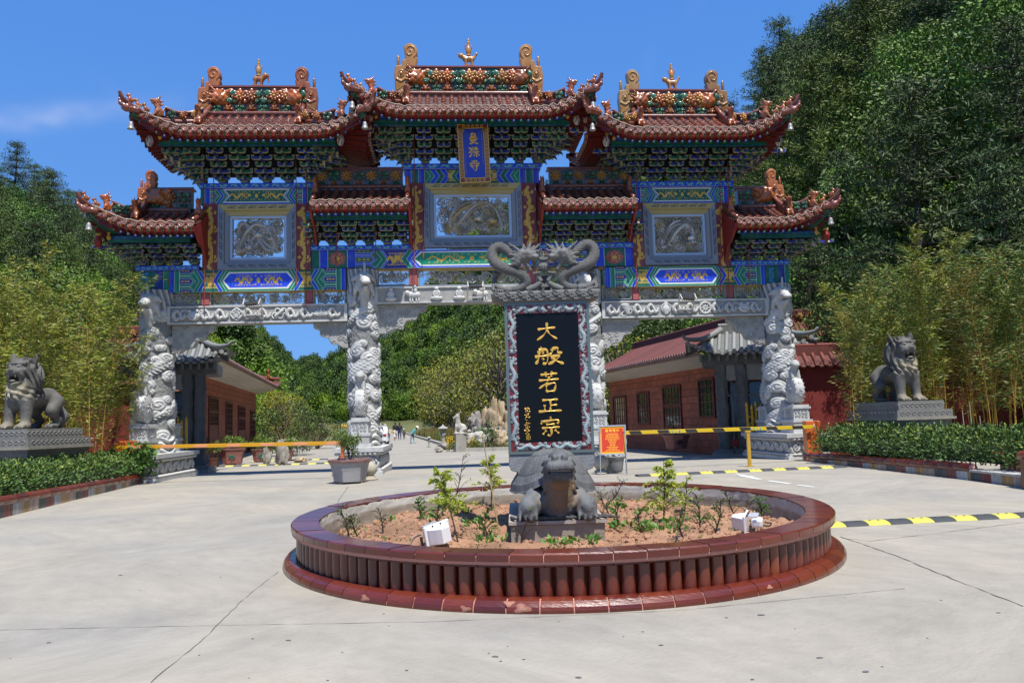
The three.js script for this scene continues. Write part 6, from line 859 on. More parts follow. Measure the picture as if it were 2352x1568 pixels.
const i0 = 0.035; fr.box(xa + i0,xb - i0,yt - bw,yt - i0,zf - 0.02,zf,red); fr.box(xa + i0,xb - i0,yb + i0,yb + bw,zf - 0.02,zf,red); fr.box(xa + i0,xa + bw,yb + bw,yt - bw,zf - 0.02,zf,red); fr.box(xb - bw,xb - i0,yb + bw,yt - bw,zf - 0.02,zf,red); fr.build('stele_border',PH({ vertexColors: true,roughness: 0.35,clearcoat: 0.6,clearcoatRoughness: 0.1 }),stele);
// pale dragons writhing round the border
const pale = rgb(0.42,0.5,0.53),dr = new MB(),r = rngOf(15),mid = (i0 + bw) / 2 - 0.002,cor = [[xa + mid,yb + mid],[xb - mid,yb + mid],[xb - mid,yt - mid],[xa + mid,yt - mid]];
for (let e = 0; e < 4; e++) { const A = cor[e],B = cor[(e + 1) % 4],L = Math.hypot(B[0] - A[0],B[1] - A[1]),dx = (B[0] - A[0]) / L,dy = (B[1] - A[1]) / L,nd = Math.max(2,Math.round(L / 0.6) * 1); for (let d = 0; d < nd; d++) { const s0 = d * L / nd + 0.02,s1 = (d + 1) * L / nd - 0.03,pts = [],flip = d % 2 ? 1 : -1; for (let k = 0; k <= 12; k++) { const t = k / 12,s = lerp(s0,s1,t),o = (0.012 + 0.014 * r()) * Math.sin(k * 1.15 + d * 1.7) * flip; pts.push(V3(A[0] + dx * s - dy * o,A[1] + dy * s + dx * o,zf + 0.004)); } const sp = spline(pts,48); dr.tube(sp,(t) => 0.008 + 0.0165 * Math.sin(Math.PI * Math.min(1,0.08 + t)),pale,6,true,0.7); const h = sp[47]; dr.add(new THREE.SphereGeometry(0.02,8,6),pale,M4(h.x,h.y,h.z + 0.006,0,0,Math.atan2(dy,dx),1.4,1,0.7)); for (let k = 0; k < 70; k++) { const q = sp[Math.floor(r() * 48)],a = r() * 6.283,l = 0.02 + 0.03 * r(); dr.tube([q,V3(q.x + Math.cos(a) * l * 0.6,q.y + Math.sin(a) * l * 0.6,q.z + 0.004),V3(q.x + Math.cos(a + 0.7) * l,q.y + Math.sin(a + 0.7) * l,q.z)],(t) => 0.009 * (1 - 0.7 * t),tint(pale,0.9 + 0.25 * r()),4); } for (let k = 0; k < 15; k++) { const s = lerp(s0,s1,r()),o = (r() < 0.5 ? 1 : -1) * (0.024 + 0.014 * r()),c = V3(A[0] + dx * s - dy * o,A[1] + dy * s + dx * o,zf + 0.003),cv = []; for (let w = 0; w < 9; w++) cv.push(V3(c.x + Math.cos(w * 0.8) * 0.016 * (1 - w / 11),c.y + Math.sin(w * 0.8) * 0.016 * (1 - w / 11),c.z)); dr.tube(cv,0.0075,pale,4); } } }
dr.build('border_dragons',M.greyStone,stele);
const black = PH({ color: rgb(0.006,0.007,0.008),roughness: 0.2,specularIntensity: 0.45,bumpMap: rep(dataTex(256,32,(u,v) => { const n = 0.5 + 0.3 * tn(u,v * 0.05,6,4) + 0.12 * tn(u,v * 0.05,17,6); return [n,n,n]; },false),0.9,0.25),bumpScale: 0.012 });
const pn = new MB(); pn.box(xa + bw,xb - bw,yb + bw,yt - bw,zf - 0.03,zf - 0.008); pn.build('inscription_panel',black,stele);
// brush-written characters in gold, slightly raised
const G1 = {
big: [[[12,40],[45,36],[88,32]],[[52,6],[50,40],[38,68],[8,94]],[[50,42],[66,68],[94,90]]],
prajna1: [[[28,4],[19,17]],[[18,20],[17,60],[6,94]],[[18,20],[43,17],[44,82],[36,94],[30,86]],[[29,28],[33,38]],[[4,54],[54,47]],[[29,60],[33,72]],[[62,12],[61,32],[53,45]],[[62,12],[81,9],[80,32],[95,35]],[[56,56],[86,52],[70,78],[48,96]],[[61,60],[76,80],[99,95]]],
prajna2: [[[14,18],[88,13]],[[36,5],[38,27]],[[64,3],[61,27]],[[6,43],[94,38]],[[53,25],[40,52],[6,78]],[[37,61],[39,95]],[[37,61],[78,57],[72,92]],[[39,92],[74,90]]],
upright: [[[18,14],[84,10]],[[52,12],[51,87]],[[51,49],[80,46]],[[27,44],[28,87]],[[2,90],[98,86]]],
school: [[[50,0],[54,13]],[[15,18],[10,36]],[[16,23],[88,19],[80,36]],[[32,39],[70,36]],[[13,56],[90,52]],[[53,55],[53,88],[46,96],[37,88]],[[32,66],[16,88]],[[68,65],[86,84]]],
man: [[[31,4],[31,32]],[[31,4],[70,4],[69,32]],[[31,18],[69,17]],[[31,31],[69,30]],[[20,41],[21,59]],[[20,41],[82,39],[80,59]],[[40,41],[41,59]],[[61,40],[60,59]],[[21,59],[80,58]],[[20,69],[76,66],[54,85],[12,98]],[[32,70],[58,88],[94,97]]],
shu: [[[4,14],[46,11]],[[24,14],[20,36],[4,60]],[[20,35],[41,32],[32,64],[6,97]],[[17,49],[28,59]],[[58,8],[49,33]],[[54,26],[92,23]],[[45,51],[99,47]],[[73,3],[74,99]],[[71,53],[45,88]],[[76,53],[99,84]]],
temple: [[[24,15],[79,12]],[[51,2],[51,32]],[[6,35],[96,31]],[[12,55],[90,51]],[[67,40],[67,90],[58,97],[50,89]],[[30,65],[43,79]]],
enter: [[[44,8],[36,54],[6,94]],[[42,24],[58,62],[96,94]]],
};
glyphs = G1;
brush = (mb,strokes,x,y,size,w,z,h,col) => strokes.forEach((st,q) => { // x, y: top left corner, y downwards in the glyph
const P = spline(st.map(([a,b]) => V3(x + a / 100 * size,y - b / 100 * size,z)),Math.max(6,st.length * 5)),n = P.length - 1,e = q * 0.0006; let pr = null;
P.forEach((p,i) => { const t = i / n,d = P[Math.min(n,i + 1)].clone().sub(P[Math.max(0,i - 1)]).normalize(),s = V3(-d.y,d.x,0),k = w * size * (0.62 + 0.38 * Math.cos(t * 6.283 * (st.length > 2 ? 1 : 1))) * (t > 0.86 ? lerp(1,0.45,(t - 0.86) / 0.14) : 1) * (t < 0.06 ? 0.8 : 1),L = p.clone().addScaledVector(s,k),R = p.clone().addScaledVector(s,-k),up = (v) => V3(v.x,v.y,v.z + h + e); const T = V3(p.x,p.y,p.z + h * 1.6 + e); if (pr) { mb.quad(pr[1],R,up(R),up(pr[1]),col).quad(L,pr[0],up(pr[0]),up(L),col); mb.quad(up(pr[1]),up(R),T,pr[2],col).quad(pr[2],T,up(L),up(pr[0]),col); } pr = [L,R,T]; });
});
const chars = new THREE.Group(); const put = (k,px0,px1,py0,py1) => { const mb = new MB(),a = sx(px0,(py0 + py1) / 2,9.6),b = sx(px1,(py0 + py1) / 2,9.6),y = sy((px0 + px1) / 2,py0,9.6),y1 = sy((px0 + px1) / 2,py1,9.6),size = b - a,g = glyphs[k].map((s) => s.map(([u,v]) => [u,v * (y - y1) / size])); brush(mb,g,a,y,size,0.062,zf - 0.008,0.006,WHITE); mb.build('gold_character',M.gold,stele); };
put('big',1229,1282,738,783); put('prajna1',1226,1295,796,838); put('prajna2',1235,1287,851,903); put('upright',1236,1291,914,948); put('school',1238,1291,957,1003);
// small signature column and seal
const sg = new MB(),sig = [[[20,10],[80,6]],[[50,0],[46,40],[20,70]],[[10,40],[90,34]],[[54,44],[88,80]],[[30,60],[34,98],[70,90]]]; const rs = rngOf(8);
for (let k = 0; k < 4; k++) { const a = sx(1204,945 + k * 17,9.6),y = sy(1210,935 + k * 16.5,9.6),q = sig.map((s) => s.map(([u,v]) => [clamp(u + (rs() - 0.5) * 34,0,100),clamp(v + (rs() - 0.5) * 30,0,100)])); brush(sg,q,a,y,0.075,0.055,zf - 0.008,0.003,WHITE); }
const sq = [sx(1209,1005,9.6),sy(1209,1001,9.6)]; for (const [u,v,w,h] of [[0,0,0.05,0.005],[0,-0.045,0.05,0.005],[0,-0.045,0.005,0.05],[0.045,-0.045,0.005,0.05],[0.012,-0.035,0.005,0.028],[0.026,-0.035,0.005,0.03],[0.01,-0.02,0.03,0.005]]) sg.box(sq[0] + u,sq[0] + u + w,sq[1] + v,sq[1] + v + h,zf - 0.008,zf - 0.004); sg.build('gold_signature',M.gold,stele);
// dragon crown
const k = sk / 8.032,xc = sx(1251.5,690),y0 = yt + 0.0,cx = (zx) => xc + (zx - 1150) * k,cy = (zy) => y0 + (1315 - zy) * k,crown = group('dragon_crown',stele),DK = rgb(0.155,0.155,0.15),zc = sz;
const bar = prism([[150,1130],[400,1118],[1900,1100],[2150,1110],[2165,1160],[2120,1260],[1980,1310],[380,1315],[250,1290],[160,1220]].reverse().map(([a,b]) => [cx(a),cy(b)]),0.34,0.02,zc - 0.15),cb = new MB(); cb.add(bar,DK);
const rr = rngOf(19); for (let i = 0; i < 26; i++) { const u = 230 + i * 72,v = 1180 + (i % 3) * 45 - 30,R = 42 * k,cv = [],d = i % 2 ? 1 : -1; for (let w = 0; w < 12; w++) cv.push(V3(cx(u) + Math.cos(w * 0.7 * d) * R * (1 - w / 14),cy(v) + Math.sin(w * 0.7) * R * (1 - w / 14),zc + 0.19)); cb.tube(cv,0.0085,tint(DK,1.2),5); cb.tube(spline([[cx(u),cy(v + 40),zc + 0.19],[cx(u + 50),cy(v + 52),zc + 0.2],[cx(u + 95),cy(v + 20),zc + 0.19]],7),(t) => 0.014 * (1 - 0.6 * t),tint(DK,1.1),5); } cb.build('cloud_bar',M.greyStone,crown);
const dg = new MB(),col = tint(DK,1.08),pt = (a,b,z = 0) => V3(cx(a),cy(b),zc + z);
const path = spline([pt(790,470,0.03),pt(640,440,0.02),pt(500,320,0),pt(350,215,-0.02),pt(220,265,-0.02),pt(190,410,0),pt(270,560,0.03),pt(430,655,0.05),pt(620,720,0.05),pt(790,820,0.04),pt(800,950,0.03),pt(680,1030,0.03),pt(520,1050,0.03),pt(330,1040,0.02),pt(230,930,-0.03),pt(230,800,-0.07),pt(300,700,-0.08)],110);
const rad = (t) => (0.034 + 0.03 * Math.sin(Math.PI * Math.min(1,t * 1.12 + 0.1))) * (t > 0.8 ? lerp(1,0.55,(t - 0.8) / 0.2) : 1);
dg.tube(path,rad,col,12,true,1.15);
path.forEach((p,i) => { if (i < 6 || i > 104) return; const t = path[i + 1].clone().sub(path[i - 1]).normalize(),n = V3(-t.y,t.x,0),R = rad(i / 110); for (let q = -2; q <= 2; q++) { const a = q * 0.42 + (i % 2 ? 0.21 : 0); dg.add(new THREE.SphereGeometry(1,6,4),tint(col,1.0 + 0.12 * ((i * 5 + q) % 3)),M4(p.x + n.x * Math.sin(a) * R * 1.0,p.y + n.y * Math.sin(a) * R * 1.0,p.z + Math.cos(a) * R * 1.15,0,0,Math.atan2(t.y,t.x),0.017,0.015,0.009)); } if (i % 3 === 0) { const s = i < 60 ? 1 : -1; dg.add(new THREE.ConeGeometry(0.02,0.055,5),tint(col,1.15),M4(p.x + n.x * R * s * (i < 74 ? -1 : 1) * -1,p.y + n.y * R * s * (i < 74 ? -1 : 1) * -1,p.z,0,0,Math.atan2(n.y * s * (i < 74 ? 1 : -1),n.x * s * (i < 74 ? 1 : -1)) - Math.PI / 2)); } });
// head
const hx = cx(820),hyy = cy(470); const hg = body([[[-0.05,0.01,0.06],[0.09,0.075,0.085]],[[0,0.03,0.07],[0.11,0.0,0.08],0.06,0.045],[[0.12,0.005,0.09],[0.04,0.032,0.05]],[[0.0,-0.06,0.06],[0.05,-0.15,0.06],0.04,0.026],[[-0.005,0.06,0.12],[0.035,0.03,0.03]],[[-0.06,0.05,0.11],[-0.15,0.14,0.12],0.03,0.016],[[-0.05,0.06,0.03],[-0.02,0.17,0.03],0.03,0.014],[[-0.1,-0.03,0.1],[-0.2,-0.02,0.1],0.04,0.01],[[-0.1,-0.07,0.1],[-0.21,-0.09,0.09],0.035,0.01],[[-0.1,0.02,0.1],[-0.22,0.05,0.09],0.035,0.01],[[0.02,0.07,0.04],[0.07,0.22,0.03],0.035,0.008],[[0.05,0.06,0.03],[0.2,0.2,0.02],0.03,0.008],[[0.06,0.05,0.1],[0.2,0.1,0.1],0.024,0.008],[[-0.08,0.08,0.05],[-0.2,0.2,0.03],0.03,0.008]],0.03,[-0.3,-0.24,-0.08],[0.3,0.3,0.22],0.012,(d,x,y,z) => d - 0.004 * Math.sin(x * 90 + y * 40) * Math.sin(y * 80)); dg.add(hg,col,M4(hx,hyy,zc + 0.02));
// mane streaming back, forelegs with claws, hind leg
for (let q = 0; q < 9; q++) { const v = 330 + q * 34; dg.tube(spline([pt(760 - q * 6,400 + q * 22,0.06),pt(640,v + 40,0.08),pt(520 + (q % 3) * 20,v,0.06)],8),(t) => 0.022 * (1 - 0.85 * t),tint(col,1.1),5); }
for (let q = 0; q < 4; q++) dg.tube(spline([pt(860,330,0.02),pt(800 + q * 90,240,0.02),pt(770 + q * 110,150 + q * 30,0)],8),(t) => 0.026 * (1 - 0.85 * t),col,5);
dg.tube(spline([pt(820,1070,0.05),pt(980,1010,0.08),pt(1090,930,0.09)],10),(t) => lerp(0.05,0.03,t),col,8); dg.tube(spline([pt(1090,930,0.09),pt(1040,840,0.09),pt(1000,800,0.09)],8),(t) => lerp(0.032,0.026,t),col,7); for (let q = 0; q < 4; q++) dg.tube(spline([pt(1010,810,0.09),pt(1000 + q * 36 - 50,760,0.12),pt(1020 + q * 45 - 60,800 - q * 14,0.13)],7),(t) => 0.018 * (1 - 0.6 * t),tint(col,1.1),5); dg.tube(spline([pt(1110,960,0.09),pt(1140,1020,0.1),pt(1220,1010,0.1)],7),0.015,col,5);
dg.tube(spline([pt(520,1060,0.06),pt(350,1040,0.1),pt(220,960,0.1)],10),(t) => lerp(0.055,0.028,t),col,8); dg.tube(spline([pt(220,960,0.1),pt(190,1040,0.12),pt(230,1090,0.13)],7),0.026,col,6); for (let q = 0; q < 4; q++) dg.tube(spline([pt(230,1080,0.13),pt(240 + q * 45,1060 + q * 10,0.16),pt(250 + q * 44,1120,0.17)],7),(t) => 0.018 * (1 - 0.6 * t),tint(col,1.1),5);
for (let q = 0; q < 6; q++) dg.tube(spline([pt(260,760,-0.05),pt(210 + q * 30,700,-0.04),pt(190 + q * 36,640 + q * 12,-0.05)],6),(t) => 0.024 * (1 - 0.7 * t),col,5);
const left = dg.build('stone_dragon',M.greyStone,crown); const right = mesh('stone_dragon',left.geometry,M.greyStone,crown); right.scale.x = -1; right.position.x = 2 * xc;
const pl = new MB(); pl.tube(spline([pt(1150,745,0.08),pt(1010,650,0.08),pt(945,560,0.08),pt(980,490,0.1)],14),0.012,col,5); pl.tube(spline([pt(1150,745,0.08),pt(1290,650,0.08),pt(1360,560,0.08),pt(1320,490,0.1)],14),0.012,col,5); pl.add(new THREE.SphereGeometry(1,14,10),tint(col,1.1),M4(cx(1140),cy(640),zc + 0.07,0,0,0,0.075,0.065,0.04)); for (let q = 0; q < 7; q++) pl.add(new THREE.SphereGeometry(0.011,6,5),tint(col,0.5),M4(cx(1060 + (q % 4) * 50),cy(640 + Math.floor(q / 4) * 45),zc + 0.105)); for (let q = 0; q < 5; q++) pl.tube(spline([pt(1060 + q * 45,500,0.08),pt(1050 + q * 48,430,0.08),pt(1040 + q * 52,350 + Math.abs(q - 2) * 30,0.07)],7),(t) => 0.024 * (1 - 0.8 * t),col,5); pl.tube(spline([pt(890,440,0.1),pt(1000,470,0.1),pt(1150,510,0.09),pt(1300,470,0.1),pt(1400,440,0.1)],16),0.02,col,6); pl.build('flaming_pearl',M.greyStone,crown);
const rock = new MB(); rock.tube(spline([pt(1150,790,-0.02),pt(1160,950,-0.03),pt(1150,1120,-0.02)],8),(t) => 0.055 + 0.03 * t,tint(DK,0.6),7); rock.build('rock_support',M.greyStone,crown);
}
// ---------- white floodlights lying in the planter ----------
{
const wh = PH({ color: rgb(0.75,0.76,0.76),roughness: 0.35,clearcoat: 0.4 }),dk = S({ color: rgb(0.05,0.05,0.055),roughness: 0.4 }),gl = PH({ color: rgb(0.5,0.55,0.58),roughness: 0.08,clearcoat: 1 });
function flood(name,label,p,ry,rz,s) {
const t = thing(name,label,'floodlight',p,ry,'white floodlights in the round planter'); t.rotation.z = rz; t.scale.setScalar(s);
const h = new MB(); h.add(prism([[-0.16,0],[0.16,0],[0.15,0.05],[0.1,0.14],[0.06,0.2],[-0.06,0.2],[-0.1,0.14],[-0.15,0.05]],0.2,0.012,-0.1),WHITE,M4(0,0.12,0,Math.PI / 2,0,0)); h.add(new RoundedBoxGeometry(0.38,0.27,0.035,2,0.014),WHITE,M4(0,0.12,0.005)); for (let k = 0; k < 5; k++) h.box(-0.1 + k * 0.045,-0.085 + k * 0.045,0.21,0.235,-0.17,-0.04,WHITE); h.add(new RoundedBoxGeometry(0.17,0.15,0.16,3,0.05),WHITE,M4(0,0.12,-0.15)); mesh('housing',h.geo(),wh,t);
mesh('lens',new THREE.BoxGeometry(0.3,0.19,0.008),gl,t).position.set(0,0.12,0.022); const fr = new MB(); for (const s2 of [-1,1]) { fr.box(s2 * 0.19 - 0.008,s2 * 0.19 + 0.008,0.0,0.13,-0.1,-0.06); const la = new MB(); la.box(s2 * 0.06 - 0.012,s2 * 0.06 + 0.012,0.215,0.245,-0.03,0.025); mesh('latch',la.geo(),dk,t); } fr.box(-0.19,0.19,-0.01,0.006,-0.1,-0.06); mesh('bracket',fr.geo(),dk,t); const cb = new MB(); cb.tube(spline([[-0.05,0.1,-0.28],[-0.14,0.08,-0.32],[-0.26,0.0,-0.28],[-0.34,-0.02,-0.16]],14),0.011); mesh('cable',cb.geo(),dk,t);
}
const a = onSoil(1008,1252),b = onSoil(1717,1222); flood('floodlight','white floodlight lying tilted at the front left of the soil in the round planter',[a.x,a.y + 0.03,a.z],0.7,0.2,0.86); flood('floodlight','white floodlight at the right of the soil, turned towards the stele',[b.x,b.y + 0.02,b.z],-2.0,-0.15,0.78);
}
// ---------- raised beds, hedges, lions, bamboo at both sides ----------
const STRIP = [rgb(0.4,0.25,0.12),rgb(0.44,0.33,0.28),rgb(0.085,0.1,0.105),rgb(0.22,0.065,0.065),rgb(0.4,0.42,0.43)];
// low wall faced with upright stone strips, glazed tube tiles on top; path runs on the ground
function raisedBed(label,A,B,h0,h1,side,seed,dim) {
const L = Math.hypot(B.x - A.x,B.z - A.z),yaw = Math.atan2(-(B.z - A.z),B.x - A.x),t = thing('raised_bed',label,'planting bed',[A.x,0,A.z],yaw),r = rngOf(seed),yA = A.y,yB = B.y;
const Y = (s) => lerp(yA,yB,s / L),Hh = (s) => lerp(h0,h1,s / L),shear = (yB - yA) / L;
const core = new MB(); { const g = new THREE.BoxGeometry(L,1,0.26); const P = g.attributes.position; for (let i = 0; i < P.count; i++) { const s = P.getX(i) + L / 2; P.setXYZ(i,s,Y(s) + (P.getY(i) > 0 ? Hh(s) - 0.02 : -0.2),P.getZ(i) * 1 - side * 0.17); } g.computeVertexNormals(); core.add(g,rgb(0.36,0.35,0.32)); } core.build('wall_core',M.greyStone,t);
const seq = [0,1,2,3,4]; let s = 0,k = 0; const mat = S({ vertexColors: true,roughness: 0.45,map: rep(wearTex,2),bumpMap: rep(grain,4),bumpScale: 0.003 });
while (s < L - 0.05) { const w = Math.min(L - s,0.3 + 0.07 * r()),n = 3 + (r() < 0.5 ? 1 : 0),mb = new MB(),c = STRIP[seq[k % 5]]; for (let i = 0; i < n; i++) { const a = s + w * i / n + 0.004,b = s + w * (i + 1) / n - 0.004,y = Y((a + b) / 2); mb.box(a,b,y - 0.1,y + Hh((a + b) / 2) - 0.05,side > 0 ? -0.04 : 0.04 - 0.01 - 0.0,side > 0 ? -0.03 + 0.03 + 0.004 * r() : 0.05 - 0.004 * r(),tint(c,0.8 + 0.4 * r(),(r() - 0.5) * 0.1)); } mb.build('stone_strip',mat,t); s += w; k++; }
const nT = Math.round(L / 0.46); for (let i = 0; i < nT; i++) { const a = i * L / nT + 0.006,b = (i + 1) * L / nT - 0.006,g = tubeGeo([V3(a,Y(a) + Hh(a),-side * 0.07),V3(b,Y(b) + Hh(b),-side * 0.07)],0.1,14); const q = mesh('cap_tile',paint(g,(c) => c.setRGB(1,1,1)),glazeTone[Math.floor(r() * 4)],t); }
const mo = new MB(); mo.tube([V3(0,yA + h0,-side * 0.07),V3(L,yB + h1,-side * 0.07)],0.094,rgb(0.45,0.24,0.2),12); mo.build('mortar',M.vcol,t);
return t;
}
const bedL0 = onGround(-60,1205),bedL1 = onGround(331,1109),bedR0 = onGround(1846,1058),bedR1 = onGround(2352,1121),bedR15 = onGround(2232,1103);
const hOf = (g,px,py) => at(px,py,-g.z).y - g.y - 0.1;
raisedBed('left raised bed faced with bands of coloured stone strips under a tiled cap',bedL0,bedL1,hOf(onGround(0,1190),0,1138),hOf(bedL1,331,1086),1,51);
raisedBed('right raised bed faced with dark bands of coloured stone strips below the right hedge',bedR0,bedR15,hOf(bedR0,1856,1037),hOf(bedR15,2232,1064),1,52);
{
// the lower step with a pale slab and a little glazed balustrade at the far right
const a = bedR15,b = onGround(2420,1130),L = Math.hypot(b.x - a.x,b.z - a.z),yaw = Math.atan2(-(b.z - a.z),b.x - a.x),t = thing('bed_step','low stone-striped step with pale slab and short glazed balusters at the right edge','step',[a.x,a.y,a.z],yaw),r = rngOf(61);
const y1 = 0.21,mb0 = new MB(); mb0.box(0,L,-0.2,y1 - 0.04,-1.2,-0.04,rgb(0.3,0.3,0.28)); mb0.build('step_core',M.greyStone,t); const sl = new MB(); sl.box(0.01,L,y1 - 0.04,y1,-1.2,0.03,rgb(0.5,0.49,0.46)); sl.build('slab',M.greyStone,t);
for (let s = 0,k = 0; s < L; k++) { const w = 0.32,mb = new MB(); for (let i = 0; i < 3; i++) mb.box(s + w * i / 3 + 0.004,s + w * (i + 1) / 3 - 0.004,-0.1,y1 - 0.045,-0.04,0.0,tint(STRIP[(k + 2) % 5],0.8 + 0.3 * r())); mb.build('stone_strip',M.greyStone,t); s += w; }
const orange = PH({ color: rgb(0.36,0.085,0.03),vertexColors: true,roughness: 0.3,clearcoat: 0.8 }); for (let k = 0; k < 9; k++) { const g = paint(new THREE.CylinderGeometry(0.062,0.066,0.22,12),(c) => c.setRGB(1,1,1)); mesh('baluster',g,orange,t).position.set(0.14 + k * 0.155,y1 + 0.11,-0.6); } const rl = paint(tubeGeo([V3(-0.1,y1 + 0.27,-0.58),V3(L,y1 + 0.27,-0.62)],0.075,12),(c) => c.setRGB(1,1,1)); mesh('rail',rl,glazeTone[4],t);
const post = new MB(); post.box(L - 0.62,L,-0.1,0.52,-0.3,0.12,WHITE); mesh('end_block',post.geo(),glazeTone[0],t); const cp = paint(tubeGeo([V3(L - 0.75,0.56,0.0),V3(L + 0.2,0.58,-0.02)],0.085,12),(c) => c.setRGB(1,1,1)); mesh('rail',cp,glazeTone[4],t);
}
// clipped hedges: small glossy leaves on a bank, no two alike
function hedge(label,path,w,h,n,seed,col,leafMat = M.leaf) {
const r = rngOf(seed),mb = new MB(),C3 = new THREE.CatmullRomCurve3(path,false,'centripetal'),side = V3();
for (let i = 0; i < n; i++) {
const t = r(),p = C3.getPoint(t),a = r() * Math.PI,bump = 1 + 0.22 * noise2(t * 26 + seed,a * 1.6) + 0.15 * noise2(t * 70,a * 3),q = (0.62 + 0.42 * Math.pow(r(),0.35)) * bump,o = V3(Math.cos(a) * w / 2 * q,Math.pow(Math.sin(a),0.7) * h * q,0);
const tg = C3.getTangent(t),sd = V3(-tg.z,0,tg.x),pos = V3(p.x + sd.x * o.x,p.y + o.y,p.z + sd.z * o.x).addScaledVector(tg,(r() - 0.5) * 0.1);
const out = sd.clone().multiplyScalar(Math.cos(a)).add(V3(0,Math.sin(a) + 0.2,0)),dir = rdir(r).multiplyScalar(0.9).add(out).normalize(); side.crossVectors(dir,rdir(r)).normalize(); const k = 0.65 + 0.7 * r(),young = r() < 0.22 && a > 0.5;
leafAt(mb,pos,dir,side,0.055 + 0.04 * r(),0.028 + 0.014 * r(),young ? rgb(0.19 * k,0.24 * k,0.03 * k) : tint(col,k));
}
const t = thing('hedge',label,'hedge',[0,0,0]); mb.build('foliage',leafMat,t);
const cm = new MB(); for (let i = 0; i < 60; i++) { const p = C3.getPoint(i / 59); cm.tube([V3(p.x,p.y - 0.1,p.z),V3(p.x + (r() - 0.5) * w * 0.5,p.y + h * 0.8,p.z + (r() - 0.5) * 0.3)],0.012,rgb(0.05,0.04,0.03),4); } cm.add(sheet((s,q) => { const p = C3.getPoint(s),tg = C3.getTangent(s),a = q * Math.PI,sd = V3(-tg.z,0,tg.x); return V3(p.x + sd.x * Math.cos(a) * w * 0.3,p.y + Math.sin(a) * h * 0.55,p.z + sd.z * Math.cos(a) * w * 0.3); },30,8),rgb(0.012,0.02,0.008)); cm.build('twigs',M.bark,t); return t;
}
const HG = rgb(0.062,0.13,0.02);
{ const p = (px,py,dy,dx) => { const q = onGround(px,py); return V3(q.x + dx,q.y + dy,q.z); };
hedge('left hedge of small bright green leaves above the striped stone bed',[p(-80,1210,0.3,-0.95),p(120,1160,0.3,-0.95),p(326,1110,0.28,-0.62),p(343,1104,0.3,-0.5)],1.3,0.52,27000,71,HG);
hedge('right hedge of small glossy leaves above the dark striped stone bed',[p(1866,1062,0.3,0.7),p(2050,1082,0.3,0.95),p(2250,1106,0.3,1.05),p(2440,1130,0.1,1.6)],1.6,0.62,30000,72,tint(HG,0.85));
const g = thing('leafy_plant','broad-leaved plant spilling over the end of the left bed beside the column base','plant',[0,0,0]),mb = new MB(),r = rngOf(73),c = p(330,1111,0.42,-0.12); for (let k = 0; k < 14; k++) leafBall(mb,r,V3(c.x + (r() - 0.5) * 0.7,c.y - 0.25 + r() * 0.85,c.z + (r() - 0.5) * 0.6),V3(0.22,0.2,0.22),34,0.13,0.09,tint(rgb(0.06,0.16,0.02),0.7 + 0.6 * r()),0.3); mb.build('foliage',M.leaf,g); const st = new MB(); for (let k = 0; k < 8; k++) st.tube([V3(c.x + (r() - 0.5) * 0.2,c.y - 0.4,c.z),V3(c.x + (r() - 0.5) * 0.7,c.y + 0.5,c.z + (r() - 0.5) * 0.5)],0.008,rgb(0.06,0.1,0.03),4); st.build('stem',M.leaf,g); }

